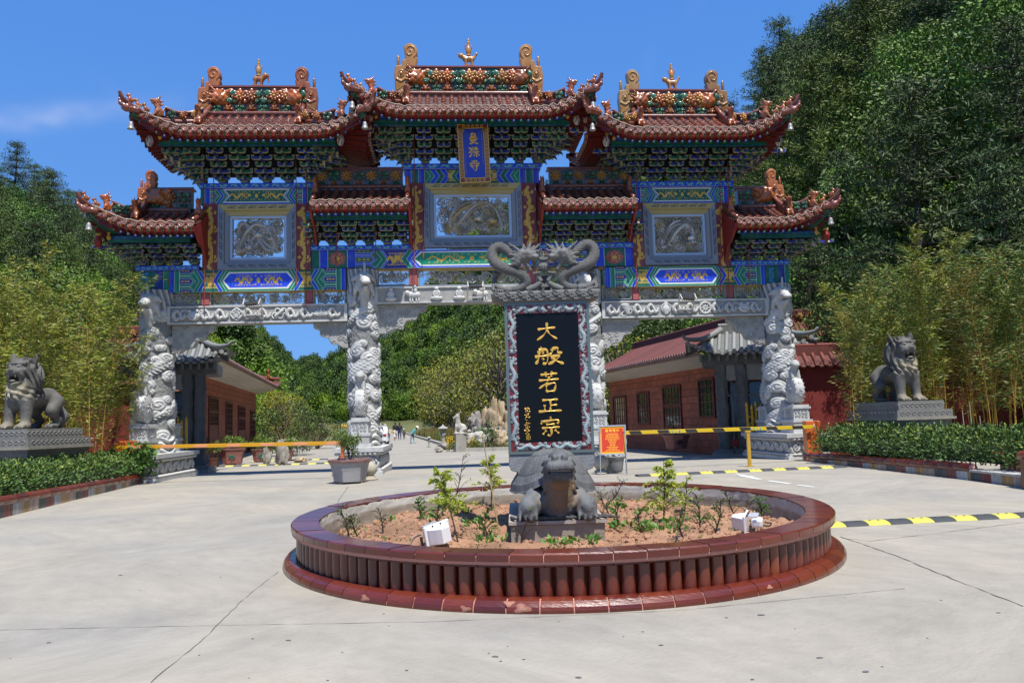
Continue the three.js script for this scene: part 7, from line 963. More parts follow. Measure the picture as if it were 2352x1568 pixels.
// ---------- guardian lions ----------
function lionGeo() {
const L = [
[[0,0.78,0.25],[0.29,0.36,0.3]],[[0,0.74,0.2],[0,0.74,-0.55],0.27,0.21],[[0,0.72,-0.62],[0.25,0.27,0.26]],
[[-0.2,0.66,0.32],[-0.22,0.1,0.4],0.15,0.1],[[0.2,0.66,0.32],[0.22,0.1,0.4],0.15,0.1],[[-0.22,0.06,0.48],[0.12,0.07,0.17]],[[0.22,0.06,0.48],[0.12,0.07,0.17]],
[[-0.2,0.64,-0.62],[-0.25,0.42,-0.42],0.19,0.13],[[-0.25,0.42,-0.42],[-0.24,0.2,-0.66],0.12,0.075],[[-0.24,0.2,-0.66],[-0.24,0.06,-0.54],0.07,0.07],[[-0.24,0.06,-0.46],[0.11,0.065,0.15]],
[[0.2,0.64,-0.62],[0.25,0.42,-0.42],0.19,0.13],[[0.25,0.42,-0.42],[0.24,0.2,-0.66],0.12,0.075],[[0.24,0.2,-0.66],[0.24,0.06,-0.54],0.07,0.07],[[0.24,0.06,-0.46],[0.11,0.065,0.15]],
[[0.05,0.7,-0.84],[0.16,0.3,-0.98],0.07,0.09],[[0.16,0.3,-0.98],[0.14,0.08,-0.86],0.1,0.09],
[[0,1.2,0.12],[0.37,0.46,0.3]],[[0,0.98,0.3],[0.3,0.3,0.24]],[[0,1.4,0.3],[0.27,0.24,0.24]],[[0,1.32,0.5],[0.2,0.13,0.14]],
];
const fine = (a,k) => { a.k = k; return a; };
L.push(fine([[0,1.37,0.62],[0.075,0.055,0.05]],0.02),fine([[-0.11,1.46,0.5],[0.06,0.045,0.04]],0.015),fine([[0.11,1.46,0.5],[0.06,0.045,0.04]],0.015),fine([[-0.2,1.52,0.44],[-0.03,1.53,0.52],0.045,0.035],0.02),fine([[0.2,1.52,0.44],[0.03,1.53,0.52],0.045,0.035],0.02),fine([[-0.25,1.58,0.2],[-0.31,1.74,0.18],0.07,0.02],0.03),fine([[0.25,1.58,0.2],[0.31,1.74,0.18],0.07,0.02],0.03),fine([[0,1.06,0.46],[0.14,0.05,0.14]],0.03),fine([[-0.16,1.27,0.5],[-0.13,1.1,0.46],0.06,0.05],0.03),fine([[0.16,1.27,0.5],[0.13,1.1,0.46],0.06,0.05],0.03));
for (const x of [-0.22,0.22]) for (const z of [0.62,-0.32]) for (let k = 0; k < 4; k++) L.push(fine([[x + (k - 1.5) * 0.058,0.07,z - 0.08],[x + (k - 1.5) * 0.064,0.03,z],0.042,0.026],0.012));
const g = body(L,0.1,[-0.52,-0.06,-1.14],[0.52,1.86,0.78],0.0155,(d,x,y,z) => {
d = Math.max(d,-(sEll(x,y,z,[0,1.165,0.58],[0.12,0.075,0.2])));            // open mouth
const face = sstep(0.3,0.42,z) * sstep(1.02,1.1,y) * sstep(0.26,0.18,Math.abs(x)),mane = sstep(0.62,0.8,y) * sstep(-0.25,-0.05,z) * (1 - face),a = Math.atan2(x,z + 0.1);
if (y > 1.58) d -= 0.02 * Math.abs(Math.sin(x * 42)) * sstep(1.55,1.66,y) * mane;
d -= mane * (0.028 * Math.sin(a * 22 + y * 7 + 2.5 * Math.sin(y * 9 + a * 3)) + 0.018 * Math.sin(y * 46 + a * 10) * sstep(1.05,0.85,y));
return d - 0.004 * noise3(x * 20,y * 20,z * 20);
});
return paint(g,(c,x,y,z,nx,ny,nz) => { const n = noise3(x * 3.5,y * 3.5,z * 3.5),warm = sstep(0.62,0.85,y) * sstep(1.15,0.95,y) * sstep(0.3,0.5,z),k = 0.95 + 0.22 * n; c.setRGB(0.115 * k,0.11 * k,0.1 * k).lerp(rgb(0.36,0.31,0.21),0.75 * Math.max(warm,0.6 * sstep(0.35,0.1,y) * sstep(0.3,0.4,z))); if (z > 0.44 && y > 1.09 && y < 1.24 && Math.abs(x) < 0.12) c.multiplyScalar(0.6); });
}
const lion = lionGeo();
function pedestalGeo() {
const mb = new MB(),c = rgb(0.2,0.195,0.18),cw = rgb(0.3,0.28,0.23),st = [[0.68,0.98,0.56,0.86],[0.62,0.84,0.66,0.98],[0.55,0.98,0.74,1.06]];
mb.box(-0.62,0.62,1.05,1.27,-1.02,0.82,c); mb.box(-0.75,0.75,0.87,1.05,-1.14,0.94,c); mb.box(-0.8,0.8,0.81,0.87,-1.19,0.99,cw);
for (let k = 0; k < 5; k++) { const e = 0.16 * Math.cos(k / 5 * 1.571) ; mb.box(-0.56 - e,0.56 + e,0.81 - (k + 1) * 0.05,0.81 - k * 0.05,-0.96 - e,0.76 + e,k % 2 ? tint(c,0.9) : c); } mb.box(-0.55,0.55,0.2,0.56,-0.95,0.75,cw); for (const [x,z] of [[-0.53,0.73],[0.53,0.73],[0.53,-0.93],[-0.53,-0.93]]) mb.box(x - 0.07,x + 0.07,0.14,0.58,z - 0.07,z + 0.07,c); mb.box(-0.75,0.75,-0.6,0.2,-1.14,0.94,c);
const r = rngOf(4),curlAt = (f,u,v,R) => { const cv = []; for (let q = 0; q < 10; q++) cv.push(f(u + Math.cos(q * 0.75) * R * (1 - q / 12),v + Math.sin(q * 0.75) * R * (1 - q / 12))); mb.tube(cv,R * 0.2,tint(c,1.25),4); };
const fr = (z) => (u,v) => V3(u,v,z),sd = (x) => (u,v) => V3(x,v,u); for (let k = 0; k < 9; k++) { curlAt(fr(0.82),-0.5 + k * 0.125,1.16,0.06); curlAt(fr(0.94),-0.62 + k * 0.155,0.96,0.06); } for (let k = 0; k < 13; k++) for (const s of [-1,1]) { curlAt(sd(s * 0.62),-0.92 + k * 0.14,1.16,0.06); curlAt(sd(s * 0.75),-1.02 + k * 0.15,0.96,0.06); }
for (let k = 0; k < 14; k++) { const f = k < 5 ? fr(0.75) : sd(k % 2 ? 0.55 : -0.55),u = k < 5 ? -0.4 + k * 0.2 : -0.8 + (k - 5) * 0.18; curlAt(f,u,0.42,0.11); curlAt(f,u + 0.06,0.32,0.08); }
return mb.geo();
}
const pedG = pedestalGeo();
function guard(which,px,pyTop,D,yaw,s) {
const p = at(px,pyTop,D),y = p.y - 1.27 * s,base = G(-D);
const pd = thing('lion_pedestal','carved grey stone pedestal under the ' + which + ' guardian lion, behind the ' + which + ' hedge','pedestal',[p.x,y,p.z],yaw); pd.scale.setScalar(s); mesh('pedestal_block',pedG,M.greyStone,pd);
const l = thing('stone_lion',which === 'left' ? 'weathered stone lion with open mouth on the pedestal at the left edge' : 'weathered stone lion with open mouth on the pedestal right of the gate, before bamboo','statue',[p.x,p.y,p.z],yaw); l.scale.setScalar(s * 0.98); mesh('lion_body',lion,M.greyStone,l);
const e = new MB(); for (const x of [-0.11,0.11]) e.add(new THREE.SphereGeometry(0.034,10,8),rgb(0.2,0.19,0.17),M4(x,1.46,0.535)); e.add(new THREE.SphereGeometry(1,10,8),rgb(0.3,0.26,0.19),M4(0,1.12,0.52,0,0,0,0.075,0.03,0.12)); for (const x of [-0.09,0.09]) e.add(new THREE.ConeGeometry(0.02,0.07,6),rgb(0.34,0.32,0.27),M4(x,1.215,0.6,Math.PI,0,0)); e.build('eyes_and_teeth',M.greyStone,l);
}
guard('left',66,985,19.5,-0.14,1.04); guard('right',2068,922,21,0.16,1.02);

// ---------- bamboo ----------
function bambooPlant(seed,H,lean,col,dense) {
const r = rngOf(seed),culm = new MB(),fol = new MB(),a0 = r() * 6.28,gold = rgb(0.4,0.24,0.025),pts = [];
const P = (t) => V3(Math.cos(a0) * lean * H * t * t * (0.6 + 0.4 * t),H * t * (1 - 0.12 * lean * t * t),Math.sin(a0) * lean * H * t * t * (0.6 + 0.4 * t));
for (let i = 0; i <= 24; i++) pts.push(P(i / 24)); culm.tube(pts,(t) => lerp(0.02,0.005,t),gold,6); for (let i = 1; i < 22; i++) { const p = P(i / 24),q = P((i + 0.2) / 24); culm.tube([p,p.clone().lerp(q,0.25)],lerp(0.024,0.008,i / 24),rgb(0.4,0.33,0.12),6); }
for (let i = 5; i < 25; i++) for (let b = 0; b < 3; b++) {
const p = P(Math.min(1,(i + r() * 0.7) / 24.5)),t = i / 24,a = r() * 6.283,l = (0.35 + 0.75 * r()) * (1.1 - 0.45 * t) * (t < 0.35 ? 0.6 : 1),tip = V3(p.x + Math.cos(a) * l * 0.9,p.y + l * (0.3 + 0.5 * r()),p.z + Math.sin(a) * l * 0.9),sp = spline([p,p.clone().lerp(tip,0.5).add(V3(0,l * 0.14,0)),tip],5); culm.tube(sp,(u) => 0.006 * (1 - 0.7 * u),tint(gold,0.7),3);
const n = Math.round((t < 0.36 ? 2.5 : t < 0.5 ? 9 : 15) * dense); for (let q = 0; q < n; q++) { const u = 0.15 + 0.85 * r(),c = sp[Math.floor(u * 5)].clone().add(rdir(r).multiplyScalar(0.13)),dir = V3(Math.cos(a + (r() - 0.5) * 2.4),-0.35 + 0.9 * r(),Math.sin(a + (r() - 0.5) * 2.4)).normalize(),side = V3().crossVectors(dir,rdir(r)).normalize(),k = 0.6 + 0.75 * r(),dry = r() < 0.13; leafAt(fol,c,dir,side,0.12 + 0.13 * r(),0.026 + 0.016 * r(),dry ? rgb(0.34 * k,0.3 * k,0.11 * k) : tint(col,k,(r() - 0.5) * 0.25)); }
}
return { culm: culm.geo(),fol: fol.geo() };
}
{
const YL = rgb(0.2,0.235,0.015),DKB = rgb(0.09,0.15,0.012),GD = rgb(0.22,0.19,0.018),pr = [0,1,2,3].map((k) => bambooPlant(600 + k,6.2 + 0.5 * k,0.12 + 0.08 * k,[YL,YL,DKB,YL][k],1.9)),pg = [0,1,2].map((k) => bambooPlant(640 + k,6.6 + 0.4 * k,0.14 + 0.1 * k,[GD,DKB,DKB][k],2)),first = {};
const put = (set,key,k,p,sc,ry,label,group) => { let o = first[key + k]; if (!o) { o = first[key + k] = thing('bamboo_plant',label,'bamboo',p,ry,group); mesh('culm',set[k].culm,M.leaf,o); mesh('foliage',set[k].fol,M.leaf,o); } else o = dup(o,p,ry,label); o.userData.group = group; o.scale.setScalar(sc); };
const r = rngOf(88),mar = (px,D,py) => { const q = at(px,py ?? 1000,D); return [q.x,G(-D) + 0.05,q.z]; };
// culms one can follow on the left, then the thicket behind them
for (const [px,D,sc] of [[160,21,0.78],[190,21.4,0.7],[205,20.6,0.95],[216,21,0.95],[232,21,0.88],[246,21.6,0.7],[262,22,0.72],[284,22.4,0.5],[40,21.5,0.92],[20,22,1.05],[110,22,0.86],[140,22.2,0.72],[8,21,1.08],[70,22.4,0.98],[-30,21,1.05]]) put(pr,'l',Math.floor(r() * 4),mar(px,D),sc * 0.84,r() * 6.28,'golden-stemmed bamboo standing in the left bed between the lion and the gate column','bamboo in the left bed');
for (let i = 0; i < 34; i++) { const u = r(),px = -60 + u * 300,D = 23 + r() * 4.5; put(pr,'l',Math.floor(r() * 4),mar(px,D),lerp(0.82,0.66,u) * (0.85 + 0.3 * r()),r() * 6.28,'yellow-green bamboo of the thicket behind the left lion','bamboo thicket behind the left lion'); }
for (const [px,D,sc] of [[1950,22,0.72],[1978,22.3,0.74],[2275,21.5,0.78],[2330,21,0.78],[1962,21.4,0.6],[2290,22.6,0.8]]) put(pg,'r',Math.floor(r() * 3),mar(px,D,950),sc,r() * 6.28,'golden-stemmed bamboo standing beside the right lion','bamboo beside the right lion');
for (let i = 0; i < 54; i++) { const u = r(),px = 1968 + u * 470,D = 22.4 + r() * 5; put(u < 0.4 ? pr : pg,u < 0.4 ? 'm' : 'r',Math.floor(r() * (u < 0.4 ? 4 : 3)),mar(px,D,950),lerp(0.68,0.84,Math.min(1,u * 1.3)) * (0.86 + 0.28 * r()),r() * 6.28,u < 0.4 ? 'yellow-green bamboo of the thicket behind the right lion' : 'olive bamboo of the thicket at the right edge',u < 0.4 ? 'bamboo thicket behind the right lion' : 'bamboo thicket at the right edge'); }
// a few cut stakes and dry shoots at the right
for (const [px,h] of [[2222,0.9],[2238,1.1],[2206,0.6],[2262,0.75]]) { const q = mar(px,19.5,1040),t = thing('bamboo_stake','cut bare bamboo stake standing in the right hedge','stake',[q[0],q[1] + 0.4,q[2]],0,'cut bamboo stakes in the right hedge'),mb = new MB(); mb.tube([V3(0,-0.3,0),V3(0.05 - 0.1 * r(),h,0.02)],(u) => lerp(0.022,0.012,u),rgb(0.4,0.33,0.2),6); mb.build('stake',M.vcol,t); }
}
// ---------- brick gatehouses behind the gate ----------
const brickMat = S({ vertexColors: true,roughness: 0.7,map: rep(wearTex,0.6),bumpMap: rep(grain,2),bumpScale: 0.006 });
const paneMat = PH({ color: rgb(0.02,0.025,0.03),roughness: 0.12,clearcoat: 0.6 });
function simpleRoof(parent,o) { // tiled slope with ridge: x along, eave at z = 0 rising to z = -run; cols: tile, disc
const { x0,x1,y,run,rise,up = 0,tile,disc,step = 0.26 } = o,mb = new MB(),r = rngOf(o.seed ?? 1),c = (x) => Math.max(clamp((x0 + 1.4 - x) / 1.4,0,1) * (o.upL ?? 0),clamp((x - x1 + 1.4) / 1.4,0,1) * (o.upR ?? 0));
const P = (x,t) => { const k = c(x),hip = o.hip ? Math.min(1,Math.max(0,Math.min((x - x0) / (run * 0.8),(x1 - x) / (run * 0.8)))) : 1,tt = t * hip; return V3(x,y + rise * tt * (0.7 + 0.3 * tt) + up * k * k * (1 - t),-run * tt + 0.15 * k * k); };
mb.add(sheet((s,t) => P(lerp(x0,x1,s),t),40,6),tint(tile,0.55)); mb.add(sheet((s,t) => { const q = P(lerp(x1,x0,s),t); q.y -= 0.1; return q; },40,4),tint(tile,0.4));
for (let x = x0 + 0.1; x < x1; x += step) { const pts = []; for (let k = 0; k <= 5; k++) { const q = P(x,k / 5); q.y += 0.02; pts.push(q); } mb.tube(pts,0.075,tint(tile,0.8 + 0.4 * r()),6,true); const q = P(x,0); mb.add(new THREE.CylinderGeometry(0.08,0.08,0.03,10),tint(disc,0.85 + 0.3 * r()),M4(q.x,q.y + 0.01,q.z + 0.03,Math.PI / 2,0,0)); if (o.drips !== false) mb.add(new THREE.SphereGeometry(1,6,4),tint(disc,0.8 + 0.3 * r()),M4(q.x + step / 2,q.y - 0.08,q.z + 0.02,0,0,0,0.1,0.06,0.02)); }
mb.build('roof_tiles',M.greyStone,parent);
const rd = new MB(),a = o.hip ? x0 + run * 0.8 : x0,b = o.hip ? x1 - run * 0.8 : x1; rd.box(a,b,y + rise - 0.1,y + rise + (o.ridge ?? 0.28),-run - 0.12,-run + 0.12,tint(tile,0.7)); rd.tube([V3(a - 0.1,y + rise + (o.ridge ?? 0.28) + 0.03,-run),V3(b + 0.1,y + rise + (o.ridge ?? 0.28) + 0.03,-run)],0.08,tile,7);
if (o.hip) for (const [e,s] of [[x0,1],[x1,-1]]) { const pts = []; for (let k = 0; k <= 8; k++) { const t = k / 8,q = P(e + s * run * 0.8 * t,1); q.y = y + rise * t * (0.7 + 0.3 * t) + up * c(e) ** 2 * (1 - t) ** 2 + 0.12; q.z = -run * t + 0.12 * (1 - t); q.x = e + s * run * 0.8 * t; pts.unshift(q); } pts.push(V3(e - s * 0.1,pts[8].y + 0.12,0.16)); rd.tube(pts,(t) => lerp(0.13,0.06,t),tint(tile,0.85),7); }
rd.build('roof_ridge',M.greyStone,parent); return P;
}
function hall(name,label,P1,P2,H,o) {
const L = Math.hypot(P2.x - P1.x,P2.z - P1.z),yaw = Math.atan2(-(P2.z - P1.z),P2.x - P1.x),t = thing(name,label,'building',[P1.x,P1.y,P1.z],yaw); t.updateMatrixWorld(true);
const inv = t.matrixWorld.clone().invert(),n = V3(Math.sin(yaw),0,Math.cos(yaw)); const loc = (px,py) => { const r = ray(px,py),k = P1.clone().sub(camera.position).dot(n) / r.dot(n); return camera.position.clone().addScaledVector(r,k).applyMatrix4(inv); };
const w = new MB(),dk = rgb(0.22,0.075,0.05); w.box(0,L,-0.3,H,-8,-0.03,rgb(0.36,0.2,0.15)); w.build('wall',M.greyStone,t);
const wins = o.windows.map(([x0,x1,y0,y1,kind]) => { const a = loc(x0,(y0 + y1) / 2),b = loc(x1,(y0 + y1) / 2),xm = (x0 + x1) / 2,c = loc(xm,y1),d = loc(xm,y0); return [Math.min(a.x,b.x),Math.max(a.x,b.x),Math.max(0,c.y),d.y,kind]; });
const tl = new MB(),r = rngOf(o.seed),TW = 0.6,TH = 0.3; for (let j = 0; j * TH < H; j++) for (let i = -1; i * TW < L; i++) { const a = Math.max(0,i * TW + (j % 2) * TW / 2 + 0.008),b = Math.min(L,(i + 1) * TW + (j % 2) * TW / 2 - 0.008),y0 = j * TH + 0.012,y1 = Math.min(H,(j + 1) * TH - 0.012); if (b - a < 0.05) continue; const k = 0.85 + 0.3 * r(); tl.box(a,b,y0,y1,-0.03,0.006 + 0.004 * r(),rgb(0.36 * k,0.1 * k,0.055 * k)); } for (let j = 0; j * TH < H; j++) for (let i = 0; i < 13; i++) { const k = 0.85 + 0.3 * r(); tl.box(L - 0.03,L + 0.006,j * TH + 0.012,Math.min(H,(j + 1) * TH - 0.012),-0.01 - (i + 1) * TW + 0.01,-0.01 - i * TW,rgb(0.36 * k,0.1 * k,0.055 * k)); } tl.build('wall_tiles',brickMat,t,'stuff');
for (const [a,b,c,d,kind] of wins) {
const q = group(kind === 'door' ? 'door' : 'window',t),f = new MB(),red = rgb(0.13,0.02,0.02); for (const [x0,x1,y0,y1] of [[a,b,d - 0.09,d],[a,b,c,c + 0.09],[a,a + 0.09,c + 0.09,d - 0.09],[b - 0.09,b,c + 0.09,d - 0.09]]) f.box(x0,x1,y0,y1,-0.02,0.07,red);
const nx = Math.max(2,Math.round((b - a) / 0.32)),ny = Math.max(3,Math.round((d - c) / 0.34)); for (let i = 1; i < nx; i++) f.box(lerp(a,b,i / nx) - 0.018,lerp(a,b,i / nx) + 0.018,c + 0.09,d - 0.09,0.012,0.045,red); for (let j = 1; j < ny; j++) f.box(a + 0.09,b - 0.09,lerp(c,d,j / ny) - 0.018,lerp(c,d,j / ny) + 0.018,0.014,0.043,red); if (kind === 'door') { f.box(a + 0.09,b - 0.09,lerp(c,d,0.66) - 0.06,lerp(c,d,0.66) + 0.06,0.0,0.06,red); f.box(a + 0.09,b - 0.09,c + 0.09,c + 0.8,0.0,0.05,tint(red,1.3)); }
f.build('frame',M.paint,q); mesh('pane',new THREE.BoxGeometry(b - a - 0.1,d - c - 0.1,0.02),paneMat,q).position.set((a + b) / 2,(c + d) / 2,0.016);
}
const ro = group('roof',t),ex = o.extra; ro.position.set(0,0,o.over); const sf = new MB(); sf.quad(V3(-ex[0],H - 0.02,-o.over),V3(L + ex[1],H - 0.02,-o.over),V3(L + ex[1],o.eave - 0.1,0),V3(-ex[0],o.eave - 0.1,0),rgb(0.55,0.5,0.45)); sf.box(-ex[0],L + ex[1],o.eave - 0.16,o.eave - 0.06,-0.1,-0.02,rgb(0.3,0.2,0.14)); sf.build('soffit',M.greyStone,ro);
simpleRoof(ro,{ x0: -ex[0],x1: L + ex[1],y: o.eave,run: o.run,rise: o.rise,tile: rgb(0.15,0.036,0.03),disc: rgb(0.3,0.17,0.15),up: 0.35,upR: o.upR ?? 1,upL: o.upL ?? 0,seed: o.seed });
if (o.orn) { const g = mesh('ridge_dragon',ridgeDragon,M.glaze,ro); g.position.set(L + ex[1] - 0.6,o.eave + 0.5,-0.7); g.scale.setScalar(1.2); const hp = new MB(); hp.tube(spline([[L + ex[1] - 1.8,o.eave + o.rise + 0.2,-o.run],[L + ex[1] - 0.8,o.eave + 0.75,-o.run * 0.4],[L + ex[1] + 0.1,o.eave + 0.62,0.1]],12),0.12,rgb(0.28,0.07,0.04),7); hp.build('hip_ridge',M.glaze,ro); }
return t;
}
{
const a = V3(-13.8,G(-33),-33),b = V3(-19.3,G(-60),-60);
hall('brick_gatehouse','red tiled brick gatehouse seen through the left arch, with dark red windows',a,b,4.2,{ seed: 5,over: 1.5,eave: 4.72,run: 3,rise: 1.5,extra: [0.3,1.5],orn: true,windows: [[444,454,900,995],[477,499,912,1012,'door'],[517,531,924,1003],[545,561,932,1016,'door'],[573,584,942,1009]] });
const c = V3(5.25,G(-44),-44),d = V3(8.25,G(-30.8),-30.8);
hall('brick_gatehouse','red tiled brick gatehouse behind the right arch, with barred windows and a long tiled roof',c,d,3.55,{ seed: 6,over: 1.2,eave: 4.02,run: 3,rise: 1.35,extra: [0.6,0.2],upR: 0.5,windows: [[1411,1441,910,987],[1466,1494,900,974],[1526,1568,885,1018,'door'],[1607,1644,868,960]] });
}
// grey stone pavilions flanking the passage
function pavilion(label,px,D,w,eave,yaw,cols,seed) {
const p = at(px,1000,D),t = thing('stone_pavilion',label,'pavilion',[p.x,G(-D),p.z],yaw),st = rgb(0.2,0.2,0.19),r = rngOf(seed),roof = group('roof',t); roof.position.z = 1.1;
simpleRoof(roof,{ x0: -w / 2,x1: w / 2,y: eave,run: 1.5,rise: 0.85,tile: rgb(0.27,0.28,0.27),disc: rgb(0.3,0.31,0.3),up: 0.42,upL: 1,upR: 1,hip: true,seed,ridge: 0.22 });
const bk = new MB(); bk.add(sheet((s,q) => { const x = lerp(-w / 2,w / 2,s),k = Math.max(0,Math.abs(x) - w / 2 + 1.4) / 1.4; return V3(x * (1 - 0.45 * q),eave + 0.85 * q + 0.5 * k * k * (1 - q),-1.9 + 1.5 * q - 0.0); },20,4),rgb(0.2,0.2,0.19)); bk.box(-w / 2 + 0.5,w / 2 - 0.5,eave - 0.45,eave - 0.05,-1.6,0.7,tint(st,0.8)); for (let k = 0; k < 12; k++) { const x = -w / 2 + 0.5 + k * (w - 1) / 11; bk.box(x - 0.05,x + 0.05,eave - 0.3,eave - 0.02,0.7,1.0,st); } bk.build('eave_stone',M.greyStone,t);
for (const x of cols) { const c = new MB(); c.add(sheet((s,q) => { const a = s * 6.283,y = q * (eave - 0.4),n = 0.04 * noise3(Math.cos(a) * 2.2 + x,y * 2.3,Math.sin(a) * 2.2) + 0.02 * noise3(Math.cos(a) * 5,y * 6,Math.sin(a) * 5); return V3(x + Math.cos(a) * (0.2 + n),y,0.55 - Math.sin(a) * (0.2 + n)); },20,60),tint(st,0.75)); c.box(x - 0.32,x + 0.32,-0.2,0.3,0.23,0.87,st); c.build('carved_column',M.greyStone,t); }
const bo = new MB(); bo.box(cols[0],cols[cols.length - 1],eave - 1.0,eave - 0.42,0.45,0.6,rgb(0.33,0.31,0.28)); bo.build('name_board',M.greyStone,t);
const bt = new MB(); for (const x of [cols[0] + 0.3,cols[cols.length - 1] - 0.3]) bt.box(x - 0.04,x + 0.04,0,eave - 1.0,-0.7,-0.6,rgb(0.35,0.36,0.36)); bt.box(cols[0],cols[cols.length - 1],0,0.9,-0.68,-0.62,rgb(0.25,0.09,0.06)); bt.box(cols[0],cols[cols.length - 1],2.2,2.28,-0.7,-0.6,rgb(0.35,0.36,0.36)); bt.build('booth_frame',M.greyStone,t); mesh('booth_glass',new THREE.BoxGeometry(cols[cols.length - 1] - cols[0],eave - 1.9,0.02),paneMat,t).position.set((cols[0] + cols[cols.length - 1]) / 2,0.9 + (eave - 1.9) / 2,-0.65);
const pl = new MB(); pl.box(-w / 2 + 0.7,w / 2 - 0.7,-0.2,0.16,-1.6,1.0,rgb(0.3,0.3,0.28)); pl.build('plinth',M.greyStone,t); return t;
}
pavilion('grey stone pavilion with upturned tiled eaves behind the left outer gate column',398,29,4.0,4.0,0.25,[-1.15,0.55,0.95],31);
pavilion('grey stone pavilion with upturned tiled eaves behind the right outer gate column',1735,29.2,4.4,3.75,-0.3,[-1.05,-0.35,1.1],32);
// red boundary walls with tiled coping
function redWall(label,a,b,h,seed) { const L = Math.hypot(b.x - a.x,b.z - a.z),yaw = Math.atan2(-(b.z - a.z),b.x - a.x),t = thing('boundary_wall',label,'wall',[a.x,a.y,a.z],yaw),w = new MB(); w.box(0,L,-0.4,h,-0.2,0.2,rgb(0.2,0.022,0.018)); w.build('wall_body',S({ vertexColors: true,roughness: 0.85,map: rep(wearTex,0.4) }),t); const q = group('coping',t); q.position.set(0,0,0.5); simpleRoof(q,{ x0: -0.2,x1: L,y: h,run: 0.5,rise: 0.42,tile: rgb(0.2,0.045,0.032),disc: rgb(0.28,0.1,0.08),seed,ridge: 0.2,step: 0.3 }); }
{ const f = (px,D) => { const p = at(px,1000,D); p.y = G(-D); return p; };
redWall('red boundary wall with glazed coping behind the left bamboo',f(-140,27),f(345,28.5),3.25,1); redWall('red boundary wall with glazed coping running behind the right lion and bamboo',f(1822,27.5),f(2560,27),3.1,2);
const roofOnly = (label,px0,px1,D,y,yaw) => { const a = f(px0,D),b = f(px1,D),t = thing('temple_hall',label,'building',[a.x,G(-D),a.z],yaw),L = b.x - a.x,w = new MB(); w.box(0.6,L - 0.6,-0.3,y,-6,-1.4,rgb(0.22,0.03,0.025)); w.build('wall',M.greyStone,t); const q = group('roof',t); simpleRoof(q,{ x0: 0,x1: L,y,run: 3,rise: 2.1,tile: rgb(0.21,0.05,0.035),disc: rgb(0.3,0.12,0.1),seed: 9,ridge: 0.55,up: 0.4,upL: 1,upR: 1 }); for (let x = 0.4; x < L; x += 0.6) { const m = mesh('ridge_flower',ORN.amber,M.glaze,q); m.position.set(x,y + 2.35,-2.86); m.scale.setScalar(1.1); } };
roofOnly('red-roofed temple hall just showing between the right gate column and the bamboo',1775,2120,41,4.5,0); roofOnly('red-roofed temple hall half hidden behind the left bamboo',60,360,41,4.7,0);
}
// ---------- barriers, posts, yellow folding gates ----------
const YEL = rgb(0.72,0.4,0.015),ORG = rgb(0.7,0.155,0.03),metalPaint = PH({ vertexColors: true,roughness: 0.4,clearcoat: 0.4,map: rep(wearTex,1) });
function barrier(label,box,armA,armB,D,Da,black) {
const c = at((box[0] + box[1]) / 2,(box[2] + box[3]) / 2,D),w = (box[1] - box[0]) / F * D,t = thing('barrier_gate',label,'barrier',[c.x,G(-D),c.z],0),top = at((box[0] + box[1]) / 2,box[2],D).y - G(-D);
const cab = mesh('cabinet',paint(new RoundedBoxGeometry(w,top,0.3,2,0.02),(q) => q.copy(ORG)),metalPaint,t); cab.position.y = top / 2; const sm = new MB(); sm.box(-w / 2 - 0.002,w / 2 + 0.002,top - 0.38,top - 0.37,-0.152,0.153,rgb(0.3,0.06,0.01)); sm.build('cabinet_seam',M.vcol,t);
const a = at(...armA,D - 0.24),b = at(...armB,Da),L = a.distanceTo(b),m = group('arm',t),lp = a.clone().sub(t.position); m.position.copy(lp); const d = b.clone().sub(a).normalize(); m.quaternion.setFromUnitVectors(V3(1,0,0),d);
const arm = mesh('boom',paint(new RoundedBoxGeometry(L,0.1,0.05,1,0.008),(q) => q.copy(black ? rgb(0.74,0.5,0.02) : rgb(0.74,0.37,0.01))),metalPaint,m); arm.position.x = L / 2;
const n = black ? 7 : 7; for (let k = 0; k < n; k++) { const x = (k + (black ? 0.6 : 0.75)) / n * L,h = black ? 0.045 : 0.032,mb = new MB(),wd = black ? 0.2 : 0.22; mb.add(prism([[-wd + 0.02,-h],[wd - 0.05,-h],[wd,h],[-wd + 0.08,h]],0.056,0,-0.028),black ? rgb(0.02,0.02,0.02) : rgb(0.75,0.3,0.16)); const q = mb.build('stripe',M.vcol,m); q.position.x = x; }
if (black) for (const k of [2.1,5.1]) { const mb = new MB(); for (let i = 0; i < 4; i++) brush(mb,glyphs[['temple','school','upright','man'][i]],i * 0.1,0.035,0.08,0.05,0.025,0.001,rgb(0.05,0.4,0.4)); const q = mb.build('lettering',M.vcol,m); q.rotation.y = Math.PI; q.position.x = k / n * L + 0.3; }
return [t,w,top];
}
const [bl] = barrier('orange barrier cabinet with yellow-orange arm across the left lane',[271,309,1012,1064],[252,1028],[784,1017],22,21.6,false);
const [br,brw,brt] = barrier('orange barrier cabinet beside the right hedge, yellow arm with black stripes across the right lane',[1850,1884,966,1062],[1868,980],[1434,994],22.7,21.2,true);
{ const mb = new MB(); brush(mb,glyphs.enter,0,0,0.17,0.06,0.001,0.002,rgb(0.8,0.8,0.78)); const q = mb.build('lettering',M.vcol,br); q.position.set(-0.06,brt - 0.07,0.151); }
